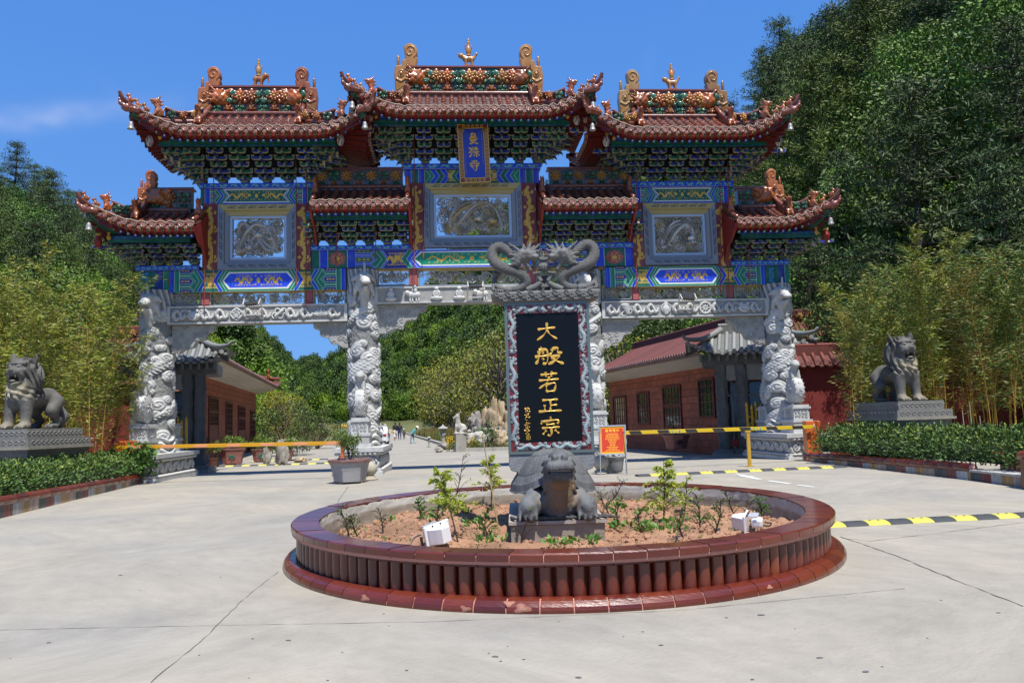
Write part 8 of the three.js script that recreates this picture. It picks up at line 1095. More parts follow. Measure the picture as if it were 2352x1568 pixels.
{ const post = (name,label,px,py,h,c,D) => { const g = onGround(px,py),p = D ? at(px,py,D) : g,t = thing(name,label,'post',[p.x,G(p.z),p.z]),mb = new MB(); mb.box(-0.04,0.04,0,h,-0.04,0.04,c); mb.box(-0.07,0.07,h,h + 0.05,-0.05,0.05,c); mb.box(-0.09,0.09,0,0.02,-0.09,0.09,c); mb.build('post',metalPaint,t); };
post('barrier_rest','orange rest post under the tip of the left barrier arm',787,1085,0.95,ORG,21.1); post('barrier_rest','yellow rest post under the right barrier arm before the column base',1722,1057,0.9,rgb(0.6,0.34,0.02),21.4);
const folding = (label,px,D,w,h) => { const p = at(px,1000,D),t = thing('folding_gate',label,'folding gate',[p.x,G(-D),p.z],0),n = 5; for (let k = 0; k < n; k++) { const mb = new MB(),x = (k / (n - 1) - 0.5) * w; mb.box(x - 0.03,x + 0.03,0.05,h - 0.1 * (k % 2),-0.03 + 0.06 * (k % 2),0.03 + 0.06 * (k % 2),YEL); mb.add(lathe([[0.0001,0.2],[0.03,0.12],[0.055,0.06],[0.03,0],[0.0001,0]],8),YEL,M4(x,h - 0.1 * (k % 2),0.06 * (k % 2))); mb.build('upright',metalPaint,t); } for (let k = 0; k < 4; k++) { const mb = new MB(),y = 0.2 + k * (h - 0.5) / 4; mb.tube([V3(-w / 2,y,0.05),V3(w / 2,y + (h - 0.5) / 4,0.05)],0.018,YEL,5); mb.tube([V3(-w / 2,y + (h - 0.5) / 4,0.07),V3(w / 2,y,0.07)],0.018,YEL,5); mb.build('cross_bar',metalPaint,t); } };
folding('yellow folding gate pushed back behind the left outer column',408,26.5,0.55,1.75); folding('yellow folding gate pushed back beside the right pavilion column',1740,27,0.6,1.7); }
// ---------- speed bumps ----------
const bumpTex = S({ vertexColors: true,roughness: 0.75,map: rep(wearTex,3),bumpMap: rep(grain,6),bumpScale: 0.004 });
function speedBump(label,A,B,n,w,start) {
const a = onGround(...A),b = onGround(...B),L = a.distanceTo(b),yaw = Math.atan2(-(b.z - a.z),b.x - a.x),t = thing('speed_bump',label,'speed bump',[a.x,a.y,a.z],yaw),sl = (b.y - a.y) / L,W = L / n;
for (let k = 0; k < n; k++) { const yl = (k + start) % 2 === 0,mb = new MB(),c = yl ? rgb(0.6,0.55,0.1) : rgb(0.055,0.06,0.065),x0 = k * W + 0.004,x1 = (k + 1) * W - 0.004; mb.add(sheet((s,q) => { const x = lerp(x0,x1,s),u = q * 2 - 1; return V3(x,sl * x + 0.05 * Math.pow(Math.max(0,1 - u * u),0.7) + (Math.abs(Math.sin(s * 9) * Math.sin(q * 9)) > 0.85 ? 0.003 : 0),-u * w / 2 * -1); },8,12,(s,q) => [s * W,q * w]),c); for (const s of [0.3,0.7]) mb.add(new THREE.CylinderGeometry(0.018,0.018,0.006,8),rgb(0.03,0.03,0.03),M4(lerp(x0,x1,s),sl * lerp(x0,x1,s) + 0.05,0.02)); for (const s of [x0,x1]) { const P = []; for (let q = 0; q <= 8; q++) { const u = q / 4 - 1; P.push(V3(s,sl * s + 0.05 * Math.pow(Math.max(0,1 - u * u),0.7),u * w / 2)); } for (let q = 0; q < 8; q++) mb.tri(V3(s,sl * s,0),P[q],P[q + 1],c); } mb.build('bump_segment',bumpTex,t); }
}
speedBump('near yellow and black rubber speed bump running off to the right of the planter',[1880,1209],[2420,1181],11,0.34,0);
speedBump('yellow and black rubber speed bump across the right lane in front of the gate',[1462,1094],[1935,1073],17,0.34,1);
speedBump('nearer shaded yellow and black speed bump behind the left arch',[500,1072],[765,1064],14,0.36,1);
speedBump('farther sunlit yellow and black speed bump behind the left arch',[580,1060],[752,1055],10,0.36,0);
// ---------- potted plants ----------
const potMat = S({ vertexColors: true,roughness: 0.8,map: rep(wearTex,2),bumpMap: rep(grain,3),bumpScale: 0.004 });
function pot(label,px0,px1,pyTop,pyBot,D,o) {
const xm = (px0 + px1) / 2,g = onGround(xm,pyBot),d = D ?? -g.z,p = at(xm,pyBot,d),H = (pyBot - pyTop) / F * d,W = (px1 - px0) / F * d,t = thing('potted_plant',label,'potted plant',[p.x,Math.max(G(-d),p.y - 0.03),p.z],o.turn ?? 0),n = o.sides ?? 6,r = rngOf(o.seed),prof = [[0.3,0.05],[0.36,0.08],[0.4,0.5],[0.44,0.78],[0.5,0.93],[0.5,1],[0.46,1],[0.42,0.9],[0.0001,0.88]],mb = new MB();
const lg = new THREE.LatheGeometry(prof.map(([x,y]) => new THREE.Vector2(x * W,y * H)),n,Math.PI / n); const ng = n < 10 ? lg.toNonIndexed() : lg; if (n < 10) ng.computeVertexNormals(); if (o.squash) ng.scale(1,1,o.squash); paint(ng,(c,x,y,z) => { const k = y / H,m = noise3(x * 6,y * 6,z * 6); if (k > 0.89) c.copy(o.rim); else c.copy(o.col).lerp(o.stain,clamp(0.35 + 0.5 * m,0,1) * (o.stainK ?? 0.6)); }); mb.add(ng); mb.build('pot',potMat,t);
for (const [x,z] of [[-0.22,0.16],[0.22,0.16],[0,-0.22]]) { const f = new MB(); f.box(W * x - 0.05 * W,W * x + 0.05 * W,-0.02,H * 0.07,W * z * (o.squash ?? 1) - 0.04 * W,W * z * (o.squash ?? 1) + 0.04 * W,o.rim); f.build('foot',potMat,t); }
if (o.leaf) { const st = new MB(),fo = new MB(),hh = o.h; const top = []; for (let k = 0; k < (o.stems ?? 5); k++) { const e = V3((r() - 0.5) * o.w,H * 0.9 + hh * (0.55 + 0.4 * r()),(r() - 0.5) * o.w * 0.8),b = V3((r() - 0.5) * 0.06,H * 0.88,0); st.tube(spline([b,b.clone().lerp(e,0.45).add(V3((r() - 0.5) * 0.05,0,0)),e],6),(u) => 0.014 * (1 - 0.6 * u) * (o.thick ?? 1),rgb(0.09,0.07,0.05),5); top.push(e); } for (let k = 0; k < (o.balls ?? 12); k++) { const e = top[k % top.length],c = V3(e.x + (r() - 0.5) * o.w * 0.5,e.y + (r() - 0.6) * hh * 0.45,e.z + (r() - 0.5) * o.w * 0.4); leafBall(fo,r,c,V3(0.14,0.12,0.14).multiplyScalar(o.bs ?? 1),o.n ?? 60,o.len ?? 0.06,(o.len ?? 0.06) * 0.5,tint(o.leaf,0.7 + 0.6 * r()),0.35); } st.build('stem',M.bark,t); fo.build('leaves',M.leaf,t); }
const so = new MB(); so.add(new THREE.CylinderGeometry(W * 0.4,W * 0.4,0.02,14),rgb(0.2,0.14,0.09),M4(0,H * 0.9,0,0,0,0,1,1,o.squash ?? 1)); so.build('soil',M.vcol,t);
if (o.mark) { const m = new MB(); for (let k = 0; k < 7; k++) m.add(new THREE.SphereGeometry(1,6,4),o.mark,M4(W * 0.06 + Math.cos(k * 0.9) * 0.09,H * 0.5 + Math.sin(k * 0.9) * 0.08,W * 0.385 * (o.squash ?? 1),-0.15,0,k * 0.9,0.09,0.03,0.012)); m.build('painted_leaf',M.vcol,t); }
}
const GREYP = rgb(0.36,0.36,0.36),REDP = rgb(0.3,0.12,0.1),PINKP = rgb(0.34,0.15,0.13);
pot('large whitish hexagonal pot with a small round-headed shrub in front of the left middle column',754,853,1055,1109,null,{ sides: 6,turn: 0.3,seed: 1,col: GREYP,stain: rgb(0.3,0.22,0.22),stainK: 0.5,rim: rgb(0.3,0.16,0.15),leaf: rgb(0.075,0.13,0.015),h: 0.72,w: 0.4,stems: 6,balls: 22,n: 70,len: 0.055,thick: 1.1 });
const POTL = { sides: 8,squash: 0.62,col: REDP,stain: PINKP,rim: rgb(0.3,0.14,0.12),mark: rgb(0.03,0.14,0.11),leaf: rgb(0.1,0.19,0.02),h: 0.6,w: 0.8,balls: 14,n: 60,len: 0.08,bs: 1.4 };
pot('largest of three reddish pots before the left gatehouse, nearest the column',503,564,1030,1067,null,{ ...POTL,seed: 2 }); pot('middle one of three reddish pots before the left gatehouse',575,624,1031,1061,null,{ ...POTL,seed: 3 }); pot('rightmost of three reddish pots before the left gatehouse, beside the stone garden',632,675,1034,1059,null,{ ...POTL,seed: 4 });
pot('small grey urn with spiky plant at the foot of the left pavilion',461,481,1046,1066,null,{ sides: 16,seed: 5,col: rgb(0.2,0.22,0.24),stain: GREYP,rim: rgb(0.25,0.26,0.27),leaf: rgb(0.05,0.06,0.02),h: 0.8,w: 0.4,balls: 8,n: 40 }); pot('brown clay pot with a leafy bush beside the grey urn',479,502,1052,1073,null,{ sides: 16,seed: 6,col: rgb(0.14,0.05,0.03),stain: rgb(0.1,0.04,0.03),rim: rgb(0.15,0.05,0.03),leaf: rgb(0.09,0.14,0.02),h: 0.7,w: 0.5,balls: 10,n: 50,len: 0.07 });
pot('pinkish pot with a bare plant standing against the right gatehouse',1522,1588,997,1030,33.5,{ sides: 8,squash: 0.7,seed: 7,col: PINKP,stain: REDP,rim: rgb(0.36,0.17,0.15),mark: rgb(0.02,0.02,0.02),leaf: rgb(0.06,0.11,0.02),h: 0.8,w: 0.5,balls: 5,n: 30,len: 0.08 });
pot('big grey planter pot standing behind the notice board',1386,1438,1046,1082,21,{ sides: 10,seed: 8,col: rgb(0.24,0.25,0.25),stain: GREYP,rim: rgb(0.3,0.3,0.3),leaf: rgb(0.07,0.12,0.02),h: 0.5,w: 0.4,balls: 4,n: 40 });
pot('small red pot beside the right pavilion column',1680,1700,1008,1022,28,{ sides: 14,seed: 9,col: rgb(0.25,0.02,0.02),stain: rgb(0.2,0.03,0.02),rim: rgb(0.28,0.03,0.03),leaf: rgb(0.03,0.09,0.02),h: 0.35,w: 0.2,balls: 6,n: 30 });
// stone balls on round feet
for (const [px,py,D,lab] of [[1381,1084,20.6,'pale stone ball on a round foot behind the stele, next to the notice board'],[848,1082,20.9,'pale stone ball on a round foot half hidden by the large hexagonal pot']]) { const p = at(px,py,D),t = thing('stone_ball',lab,'stone ball',[p.x,G(-D),p.z]),a = new MB(); a.add(new THREE.SphereGeometry(0.2,24,16),rgb(0.45,0.41,0.33),M4(0,0.28,0)); a.build('ball',M.whiteStone,t); const b = new MB(); b.add(lathe([[0.0001,0.1],[0.14,0.1],[0.17,0.07],[0.16,0.05],[0.22,0.03],[0.22,0],[0.0001,0]],20),rgb(0.42,0.37,0.3)); b.build('foot',M.whiteStone,t); }
// notice board on its stand
{ const D = 20.2,p = at(1410,1080,D),t = thing('notice_board','red notice board with yellow writing in a pale blue frame on a folding stand','sign',[p.x,G(-D),p.z],-0.12),w = 0.31,y0 = at(1410,1044,D).y - G(-D),y1 = at(1410,976,D).y - G(-D),m = new MB(),c = rgb(0.45,0.52,0.6); const tl = group('board',t); tl.rotation.x = -0.09;
m.box(-w - 0.03,w + 0.03,y1 - 0.03,y1,0,0.03,c); m.box(-w - 0.03,w + 0.03,y0,y0 + 0.03,0,0.03,c); m.box(-w - 0.03,-w,y0 + 0.03,y1 - 0.03,0,0.03,c); m.box(w,w + 0.03,y0 + 0.03,y1 - 0.03,0,0.03,c); m.build('frame',metalPaint,tl);
const px = new THREE.BoxGeometry(2 * w,y1 - y0 - 0.06,0.012); const pm = S({ roughness: 0.3,map: canvasTex(512,600,(q,W,H) => { q.fillStyle = '#f0a818'; q.fillRect(0,0,W,H); q.fillStyle = '#d2452a'; q.fillRect(34,40,W - 68,H - 80); const r = rngOf(3); const strokes = (x,y,s,lw) => { q.strokeStyle = '#ffd23a'; q.lineWidth = lw; for (let k = 0; k < 4; k++) { q.beginPath(); q.moveTo(x + s * 0.1,y + s * (0.15 + 0.22 * k)); q.lineTo(x + s * (0.75 + 0.15 * r()),y + s * (0.13 + 0.22 * k)); q.stroke(); } for (let k = 0; k < 2; k++) { const a = x + s * (0.25 + 0.4 * k + 0.1 * r()); q.beginPath(); q.moveTo(a,y + s * 0.05); q.lineTo(a - s * 0.08,y + s * 0.95); q.stroke(); } };
const gl = (name,x,y,s,lw) => { q.strokeStyle = '#ffd23a'; q.lineWidth = lw; q.lineCap = 'round'; for (const st of WEN[name]) { q.beginPath(); st.forEach(([a,b],i) => i ? q.lineTo(x + a / 100 * s,y + b / 100 * s) : q.moveTo(x + a / 100 * s,y + b / 100 * s)); q.stroke(); } };
const WEN = { wen: [[[10,12],[18,22]],[[5,36],[14,45]],[[6,92],[22,60]],[[36,8],[36,44]],[[36,8],[84,8],[84,44]],[[36,26],[84,26]],[[36,44],[84,44]],[[30,58],[30,92]],[[30,58],[88,58],[88,92]],[[50,58],[50,92]],[[68,58],[68,92]],[[20,92],[98,92]]],xin: [[[36,4],[8,12]],[[4,32],[46,30]],[[25,10],[25,95]],[[25,34],[4,66]],[[27,40],[42,58]],[[54,18],[54,92]],[[54,18],[92,18],[92,92]],[[54,40],[92,40]],[[54,62],[92,62]],[[54,86],[92,86]]],ti: [[[6,24],[36,22]],[[22,4],[22,86],[10,80]],[[4,60],[38,46]],[[50,6],[50,42]],[[50,6],[88,6],[88,42]],[[50,24],[88,24]],[[50,42],[88,42]],[[44,54],[96,54]],[[70,54],[70,90]],[[70,70],[90,70]],[[52,62],[44,92]],[[50,78],[64,90],[98,92]]],shi: [[[24,14],[78,12]],[[6,38],[96,36]],[[50,38],[50,92],[40,86]],[[28,54],[10,80]],[[72,54],[92,80]]] };
['wen','xin','ti','shi'].forEach((k,i) => gl(k,110 + i * 76,58,62,7)); for (let l = 0; l < 11; l++) { const n = [8,9,9,10,6,5,4,4,8,6,10][l],s = 26,x0 = W / 2 - n * 15; for (let k = 0; k < n; k++) strokes(x0 + k * 30,150 + l * 37,s,3); } }) }); mesh('panel',px,pm,tl).position.set(0,(y0 + y1) / 2,0.012);
const st = new MB(); for (const s of [-1,1]) { st.tube([V3(s * 0.31,y1 - 0.02,-0.01),V3(s * 0.33,0.0,0.05)],0.013,rgb(0.4,0.42,0.44),6); st.tube([V3(s * 0.3,y1 - 0.05,-0.02),V3(s * 0.32,0.0,-0.5)],0.013,rgb(0.4,0.42,0.44),6); st.tube([V3(s * 0.33,0.01,0.05),V3(s * 0.32,0.01,-0.5)],0.012,rgb(0.4,0.42,0.44),6); } st.build('stand',metalPaint,t); }
// black floodlights standing on the lintels
for (const [px,py,lab,ry] of [[577,700,'black floodlight on white arms on the left stone lintel',0.5],[1092,660,'black floodlight on white arms on the middle stone lintel, left of the stele crown',0],[1582,688,'black floodlight on white arms on the right stone lintel',-0.5]]) { const q = fac(px,py,0.75).applyMatrix4(gate.matrixWorld),t = thing('facade_floodlight',lab,'floodlight',[q.x,q.y,q.z],0.08,'floodlights on the stone lintels'); const h = new MB(); h.add(new RoundedBoxGeometry(0.4,0.07,0.3,2,0.015),rgb(0.02,0.02,0.022)); for (let k = 0; k < 6; k++) h.box(-0.17 + k * 0.065,-0.15 + k * 0.065,-0.07,-0.035,-0.12,0.12,rgb(0.02,0.02,0.022)); const hm = h.build('housing',metalPaint,t); hm.rotation.set(0.35,ry,0); hm.position.y = 0.05; const a = new MB(); for (const s of [-1,1]) { a.tube([V3(s * 0.24,-0.28,-0.4),V3(s * 0.23,0.2,-0.1),V3(s * 0.22,0.0,0.1)],0.022,rgb(0.6,0.6,0.6),5); } a.box(-0.25,0.25,-0.26,-0.22,-0.42,-0.36,rgb(0.55,0.55,0.55)); a.build('arm',metalPaint,t); }
// blue name plaque hanging before the centre roof
{ const off = 1.0,[a,b,c,d] = rect(1053,1124,286,418,off),p = V3((a + b) / 2,(c + d) / 2,off).applyMatrix4(gate.matrixWorld),t = thing('name_plaque','blue name plaque with three gold characters in a gold key-pattern frame under the centre roof','plaque',[p.x,p.y,p.z],GATE_YAW); const w = (b - a) / 2,h = (d - c) / 2; t.rotation.order = 'YXZ'; t.rotation.x = 0.1; t.rotation.z = 0.03; const mf = 0.15,f = new MB(),red = rgb(0.2,0.02,0.02);
f.box(-w,w,-h,h,-0.05,0.0,red); for (const [x0,x1,y0,y1] of [[-w,w,h - 0.025,h],[-w,w,-h,-h + 0.025],[-w,-w + 0.025,-h + 0.025,h - 0.025],[w - 0.025,w,-h + 0.025,h - 0.025],[-w + mf,w - mf,h - mf,h - mf + 0.02],[-w + mf,w - mf,-h + mf - 0.02,-h + mf],[-w + mf - 0.02,-w + mf,-h + mf - 0.02,h - mf + 0.02],[w - mf,w - mf + 0.02,-h + mf - 0.02,h - mf + 0.02]]) f.box(x0,x1,y0,y1,0.0,0.03,rgb(0.6,0.36,0.05)); 
const G2 = rgb(0.62,0.37,0.05),key = (x,y,rot,s) => { const B = [[0,0.085,0,0.012],[0,0.012,0.012,0.08],[0,0.085,0.07,0.082],[0.073,0.085,0.028,0.07],[0.03,0.073,0.028,0.04],[0.03,0.042,0.04,0.056]]; for (const [x0,x1,y0,y1] of B) f.box(x0 - 0.042,x1 - 0.042,y0 - 0.041,y1 - 0.041,0.0,0.016,G2,M4(x,y,0,0,0,rot,s)); }; const nx = Math.floor((2 * w - 0.26) / 0.115),ny = Math.floor((2 * h - 0.26) / 0.115); for (let k = 0; k < nx; k++) { const x = -w + 0.13 + (k + 0.5) * (2 * w - 0.26) / nx; key(x,h - mf / 2,0,1); key(x,-h + mf / 2,Math.PI,1); } for (let k = 0; k < ny; k++) { const y = -h + 0.13 + (k + 0.5) * (2 * h - 0.26) / ny; key(-w + mf / 2,y,Math.PI / 2,1); key(w - mf / 2,y,-Math.PI / 2,1); }
f.build('frame',PH({ vertexColors: true,roughness: 0.35,clearcoat: 0.5 }),t); const pn = new MB(); pn.box(-w + mf,w - mf,-h + mf,h - mf,0.001,0.012,rgb(0.012,0.03,0.4)); pn.build('board',PH({ vertexColors: true,roughness: 0.35,clearcoat: 0.4 }),t);
['man','shu','temple'].forEach((k,i) => { const mb = new MB(),s = 0.33; brush(mb,glyphs[k],-s / 2,h - mf - 0.14 - i * 0.405,s,0.085,0.013,0.006,WHITE); mb.build('gold_character',M.gold,t); });
const sm = new MB(),rs = rngOf(3); for (const [x,y0,n] of [[w - mf - 0.055,h - mf - 0.06,22],[-w + mf + 0.05,0.05,15]]) for (let k = 0; k < n; k++) { const y = y0 - k * 0.047; if (y < -h + mf + 0.06) break; const s = 0.022; for (let q = 0; q < 3; q++) sm.box(x - s / 2 + rs() * 0.004,x + s / 2 - rs() * 0.006,y - q * 0.009,y - q * 0.009 + 0.003,0.012,0.014,G2); sm.box(x - 0.0015,x + 0.0015,y - 0.024,y + 0.006,0.012,0.0145,G2); } sm.build('small_writing',M.vcol,t); }
// ---------- stone garden, people and car along the road behind the gate ----------
const rockGeo = (seed,sx,sy,sz,rough = 0.35) => { const g = mergeVertices(new THREE.IcosahedronGeometry(1,4).deleteAttribute('uv').deleteAttribute('normal'),1e-4),P = g.attributes.position; for (let i = 0; i < P.count; i++) { const x = P.getX(i),y = P.getY(i),z = P.getZ(i),n = 1 + rough * noise3(x * 1.3 + seed,y * 1.3,z * 1.3) + rough * 0.5 * noise3(x * 3.4 + seed,y * 3.4,z * 3.4) - rough * 0.5 * Math.abs(noise3(x * 5 + seed,y * 5,z * 5)); P.setXYZ(i,x * n * sx,y * n * sy,z * n * sz); } g.computeVertexNormals(); const U = new Float32Array(P.count * 2); for (let i = 0; i < P.count; i++) { U[2 * i] = P.getX(i) + P.getZ(i); U[2 * i + 1] = P.getY(i); } g.setAttribute('uv',new THREE.BufferAttribute(U,2)); return g; };
const standing = (px,py,D) => { const p = at(px,py,D); return [p.x,G(-D),p.z]; };
const pxm = (D) => D / F;
const ochre = (c,x,y,z) => { const n = noise3(x * 1.5,y * 1.5,z * 1.5); c.setRGB(0.4 + 0.1 * n,0.31 + 0.09 * n,0.2 + 0.07 * n); },white = (c,x,y,z) => { const n = noise3(x * 3,y * 3,z * 3); c.setRGB(0.48 + 0.12 * n,0.46 + 0.12 * n,0.42 + 0.12 * n); },grey = (c,x,y,z) => { const n = noise3(x * 2,y * 2,z * 2); c.setRGB(0.3 + 0.09 * n,0.28 + 0.09 * n,0.25 + 0.08 * n); };
const rock = (label,px,py,D,w,h,seed,col,dep = 0.8) => { const p = standing(px,py,D),t = thing('boulder',label,'boulder',p,0); mesh('rock',paint(rockGeo(seed,w * pxm(D) / 2,h * pxm(D) / 1.7,w * pxm(D) / 2 * dep),col),M.whiteStone,t).position.y = h * pxm(D) * 0.42; };
{
// artificial rockery: a cluster of tall eroded stones, one built thing
const t = thing('rockery','tall ochre rockery of eroded stones behind the left edge of the stele','rockery',standing(1130,1015,52)),r = rngOf(3); const k = pxm(52); for (const [x,y,w,h,c] of [[-34,42,26,70,1],[-12,48,26,78,0],[6,60,30,88,0],[24,56,26,92,0],[36,40,24,70,0],[-44,62,20,30,1],[14,24,60,44,1],[-24,22,40,40,1]]) { const m = mesh('eroded_stone',paint(rockGeo(r() * 90,w * k * 0.55,h * k * 0.55,w * k * 0.5,0.42),c ? grey : ochre),M.whiteStone,t); m.position.set(x * k,y * k * 0.9,(r() - 0.5) * 1.0 - 0.3); }
rock('white knobbly boulder by the kerb in front of the rockery',1102,1029,47,52,42,4,white); rock('brownish boulder beside the stele edge, in front of the rockery',1150,1030,47,40,42,8,ochre); rock('small grey stone lying on the kerb beside the deer pedestal',1008,1029,44,18,13,12,grey); rock('flat grey stone behind the kerb left of the deer pedestal',1022,1020,48,32,16,15,grey);
// stone deer on a pedestal
const D = 44,p = standing(1058,1034,D),q = pxm(D),pd = thing('statue_pedestal','rough hexagonal grey stone pedestal under the deer statue','pedestal',p,0.3); mesh('pedestal_block',paint(new THREE.CylinderGeometry(13 * q,15 * q,42 * q,6).toNonIndexed(),(c,x,y,z) => { const n = noise3(x * 5,y * 5,z * 5); c.setRGB(0.36 + 0.12 * n,0.34 + 0.11 * n,0.3 + 0.1 * n); }),M.whiteStone,pd).position.y = 21 * q; pd.children[0].geometry.computeVertexNormals();
const dr = thing('deer_statue','white stone deer sitting on the hexagonal pedestal, looking left','statue',[p[0],p[1] + 42 * q,p[2]],0); dr.scale.setScalar(1.02); mesh('deer_body',paint(body([[[0.05,0.3,0],[0.3,0.22,0.17]],[[-0.1,0.4,0],[-0.12,0.85,0.02],0.17,0.1],[[-0.12,0.92,0.02],[0.11,0.11,0.09]],[[-0.15,0.92,0.02],[-0.34,0.82,0.03],0.08,0.045],[[-0.06,1.0,0.06],[0.08,1.18,0.1],0.035,0.02],[[-0.06,1.0,-0.02],[0.08,1.16,-0.08],0.035,0.02],[[-0.2,0.4,0.1],[-0.24,0.02,0.12],0.06,0.045],[[-0.18,0.4,-0.08],[-0.2,0.02,-0.1],0.06,0.045],[[0.26,0.2,0.12],[0.02,0.08,0.16],0.1,0.05],[[0.26,0.2,-0.12],[0.02,0.08,-0.16],0.1,0.05],[[0,0.0,0],[0.38,0.07,0.28]]],0.07,[-0.5,-0.1,-0.36],[0.5,1.3,0.36],0.03),white),M.whiteStone,dr);
// stone lanterns
const lantern = (label,px,py,D,h) => { const t = thing('stone_lantern',label,'stone lantern',standing(px,py,D)),H = h * pxm(D),c = rgb(0.36,0.35,0.31); const a = new MB(); a.add(lathe([[0.0001,0],[0.16,0],[0.16,0.08],[0.09,0.12],[0.085,0.5],[0.13,0.56],[0.13,0.6],[0.0001,0.6]].map(([x,y]) => [x * H,y * H]),10),c); a.build('shaft',M.whiteStone,t); const b = new MB(); b.box(-0.1 * H,0.1 * H,0.6 * H,0.8 * H,-0.1 * H,0.1 * H,tint(c,0.7)); b.build('light_box',M.whiteStone,t); const e = new MB(); e.add(lathe([[0.0001,1],[0.03,0.98],[0.04,0.93],[0.2,0.86],[0.23,0.82],[0.22,0.8],[0.0001,0.8]].map(([x,y]) => [x * H,y * H]),6),c); e.build('lantern_roof',M.whiteStone,t); };
lantern('tall stone lantern with flat roof left of the deer statue',1018,1012,50,56); lantern('small pale stone lantern among the grass, middle of the right verge',985,1010,54,26); lantern('small stone lantern far along the right verge near the walkers',893,985,75,22); lantern('small white stone lantern beside the left verge of the road',672,990,62,26); lantern('small white stone lantern farther up the left verge',695,985,72,20);
{ const t = thing('stone_pagoda','little stack of rounded stones beside the deer statue','stone stack',standing(1078,1010,48)),c = rgb(0.4,0.38,0.33); for (let k = 0; k < 6; k++) { const m = new MB(); m.add(new THREE.SphereGeometry(1,12,8),tint(c,0.9 + 0.05 * k),M4(0,0.1 + k * 0.19,0,0,0,0,0.28 - 0.03 * k,0.11,0.26 - 0.03 * k)); m.build('stone',M.whiteStone,t); } }
}
{ // bright flowers, grass, dry shrubs
for (const [px,py,D,lab] of [[1038,1028,45,'bush of yellow flowers left of the deer pedestal'],[1090,1031,45.5,'bush of yellow flowers right of the deer pedestal']]) { const t = thing('flower_bush',lab,'flowers',standing(px,py,D)),r = rngOf(px),f = new MB(),g = new MB(); for (let k = 0; k < 9; k++) { leafBall(f,r,V3((r() - 0.5) * 0.5,0.25 + r() * 0.5,(r() - 0.5) * 0.4),V3(0.14,0.14,0.14),26,0.08,0.06,rgb(0.55,0.4,0.01),0.3); leafBall(g,r,V3((r() - 0.5) * 0.6,0.15 + r() * 0.45,(r() - 0.5) * 0.5),V3(0.16,0.16,0.16),30,0.12,0.05,rgb(0.09,0.17,0.02),0.3); } f.build('blossom',M.leaf,t); g.build('foliage',M.leaf,t); }
const r = rngOf(55),gb = new MB(); for (let k = 0; k < 60; k++) { const a = r() * 6.28,l = 0.25 + 0.4 * r(),dir = V3(Math.cos(a) * 0.35,1,Math.sin(a) * 0.35).normalize(); leafAt(gb,V3((r() - 0.5) * 0.5,0,(r() - 0.5) * 0.5),dir,V3(-Math.sin(a),0,Math.cos(a)),l,0.035,r() < 0.35 ? rgb(0.22,0.18,0.07) : tint(rgb(0.09,0.17,0.02),0.6 + 0.8 * r())); }
const gg = gb.geo(),N = 900,im = new THREE.InstancedMesh(gg,M.leaf,N),o = new THREE.Object3D(),cc = new THREE.Color(); let i = 0; while (i < N) { const right = r() < 0.7,d = right ? 44.5 + r() * 60 : 52 + r() * 70,x = right ? roadR(d) + 0.5 + r() * (4 + 0.1 * d) : roadR(d) - 11.5 - r() * 7; if (right && d < 47 && x > -2.2) { if (r() < 0.6) continue; } o.position.set(x,terrain(x,-d) + 0.1,-d); o.rotation.y = r() * 6.28; o.scale.set(1,0.7 + 0.8 * r() + (d > 52 ? 0.8 : 0),1); o.updateMatrix(); im.setMatrixAt(i,o.matrix); const k = r(); cc.setRGB(0.8 + 0.5 * k,0.9,0.8 + 0.2 * r()); im.setColorAt(i,cc); i++; } im.name = 'verge_grass'; tag(im,'long green and dry grass on the verges of the road','grass',null,'stuff'); scene.add(im);
const bush = (label,px,py,D,w,h,col,seed,n = 40,len = 0.09) => { const t = thing('shrub',label,'shrub',standing(px,py,D)),q = rngOf(seed),f = new MB(),s = new MB(),k = pxm(D); for (let j = 0; j < n; j++) { const c = V3((q() - 0.5) * w * k,(0.12 + 0.85 * q()) * h * k,(q() - 0.5) * w * k * 0.7),e = 1 - Math.abs(c.x) / (w * k) * 0.7; c.y *= e; leafBall(f,q,c,V3(0.3,0.24,0.3),60,len,len * 0.55,tint(col,0.65 + 0.65 * q()),0.3); if (j % 3 === 0) s.tube(spline([[(q() - 0.5) * 0.2,0,0],[c.x * 0.5,c.y * 0.6,c.z * 0.5],[c.x,c.y,c.z]],6),(u) => 0.05 * (1 - 0.75 * u),rgb(0.14,0.11,0.08),5); } s.build('branches',M.bark,t); f.build('foliage',M.leaf,t); };
bush('leafy fruit tree with grey-green leaves behind the three reddish pots',655,1018,46,120,135,rgb(0.075,0.125,0.03),1,60,0.13); bush('leafy fruit tree farther along the left verge',728,1000,58,96,118,rgb(0.085,0.135,0.025),2,50,0.14); bush('dark leafy shrub growing in front of the rockery top',1122,990,51,40,60,rgb(0.05,0.12,0.02),3,24,0.12); bush('yellowish slender bamboo-like shrub beside the rockery',1070,1000,56,40,120,rgb(0.17,0.17,0.025),4,40,0.11); bush('low dry shrub between the boulders near the stele',1128,1028,46,34,52,rgb(0.08,0.11,0.03),5,16,0.08);
{ const t = thing('stone_table','low table of layered brown stones beside the left verge','stone table',standing(660,1022,45)),k = pxm(45); for (const [x,y,w,h] of [[0,30,56,7],[-6,36,44,5],[4,24,50,5]]) mesh('stone_layer',paint(rockGeo(x + 40,w * k / 2,h * k / 1.6,0.5,0.2),ochre),M.whiteStone,t).position.y = y * k; for (const x of [-16,16]) mesh('stone_leg',paint(rockGeo(x,7 * k,15 * k,0.35,0.2),grey),M.whiteStone,t).position.set(x * k,11 * k,0); }
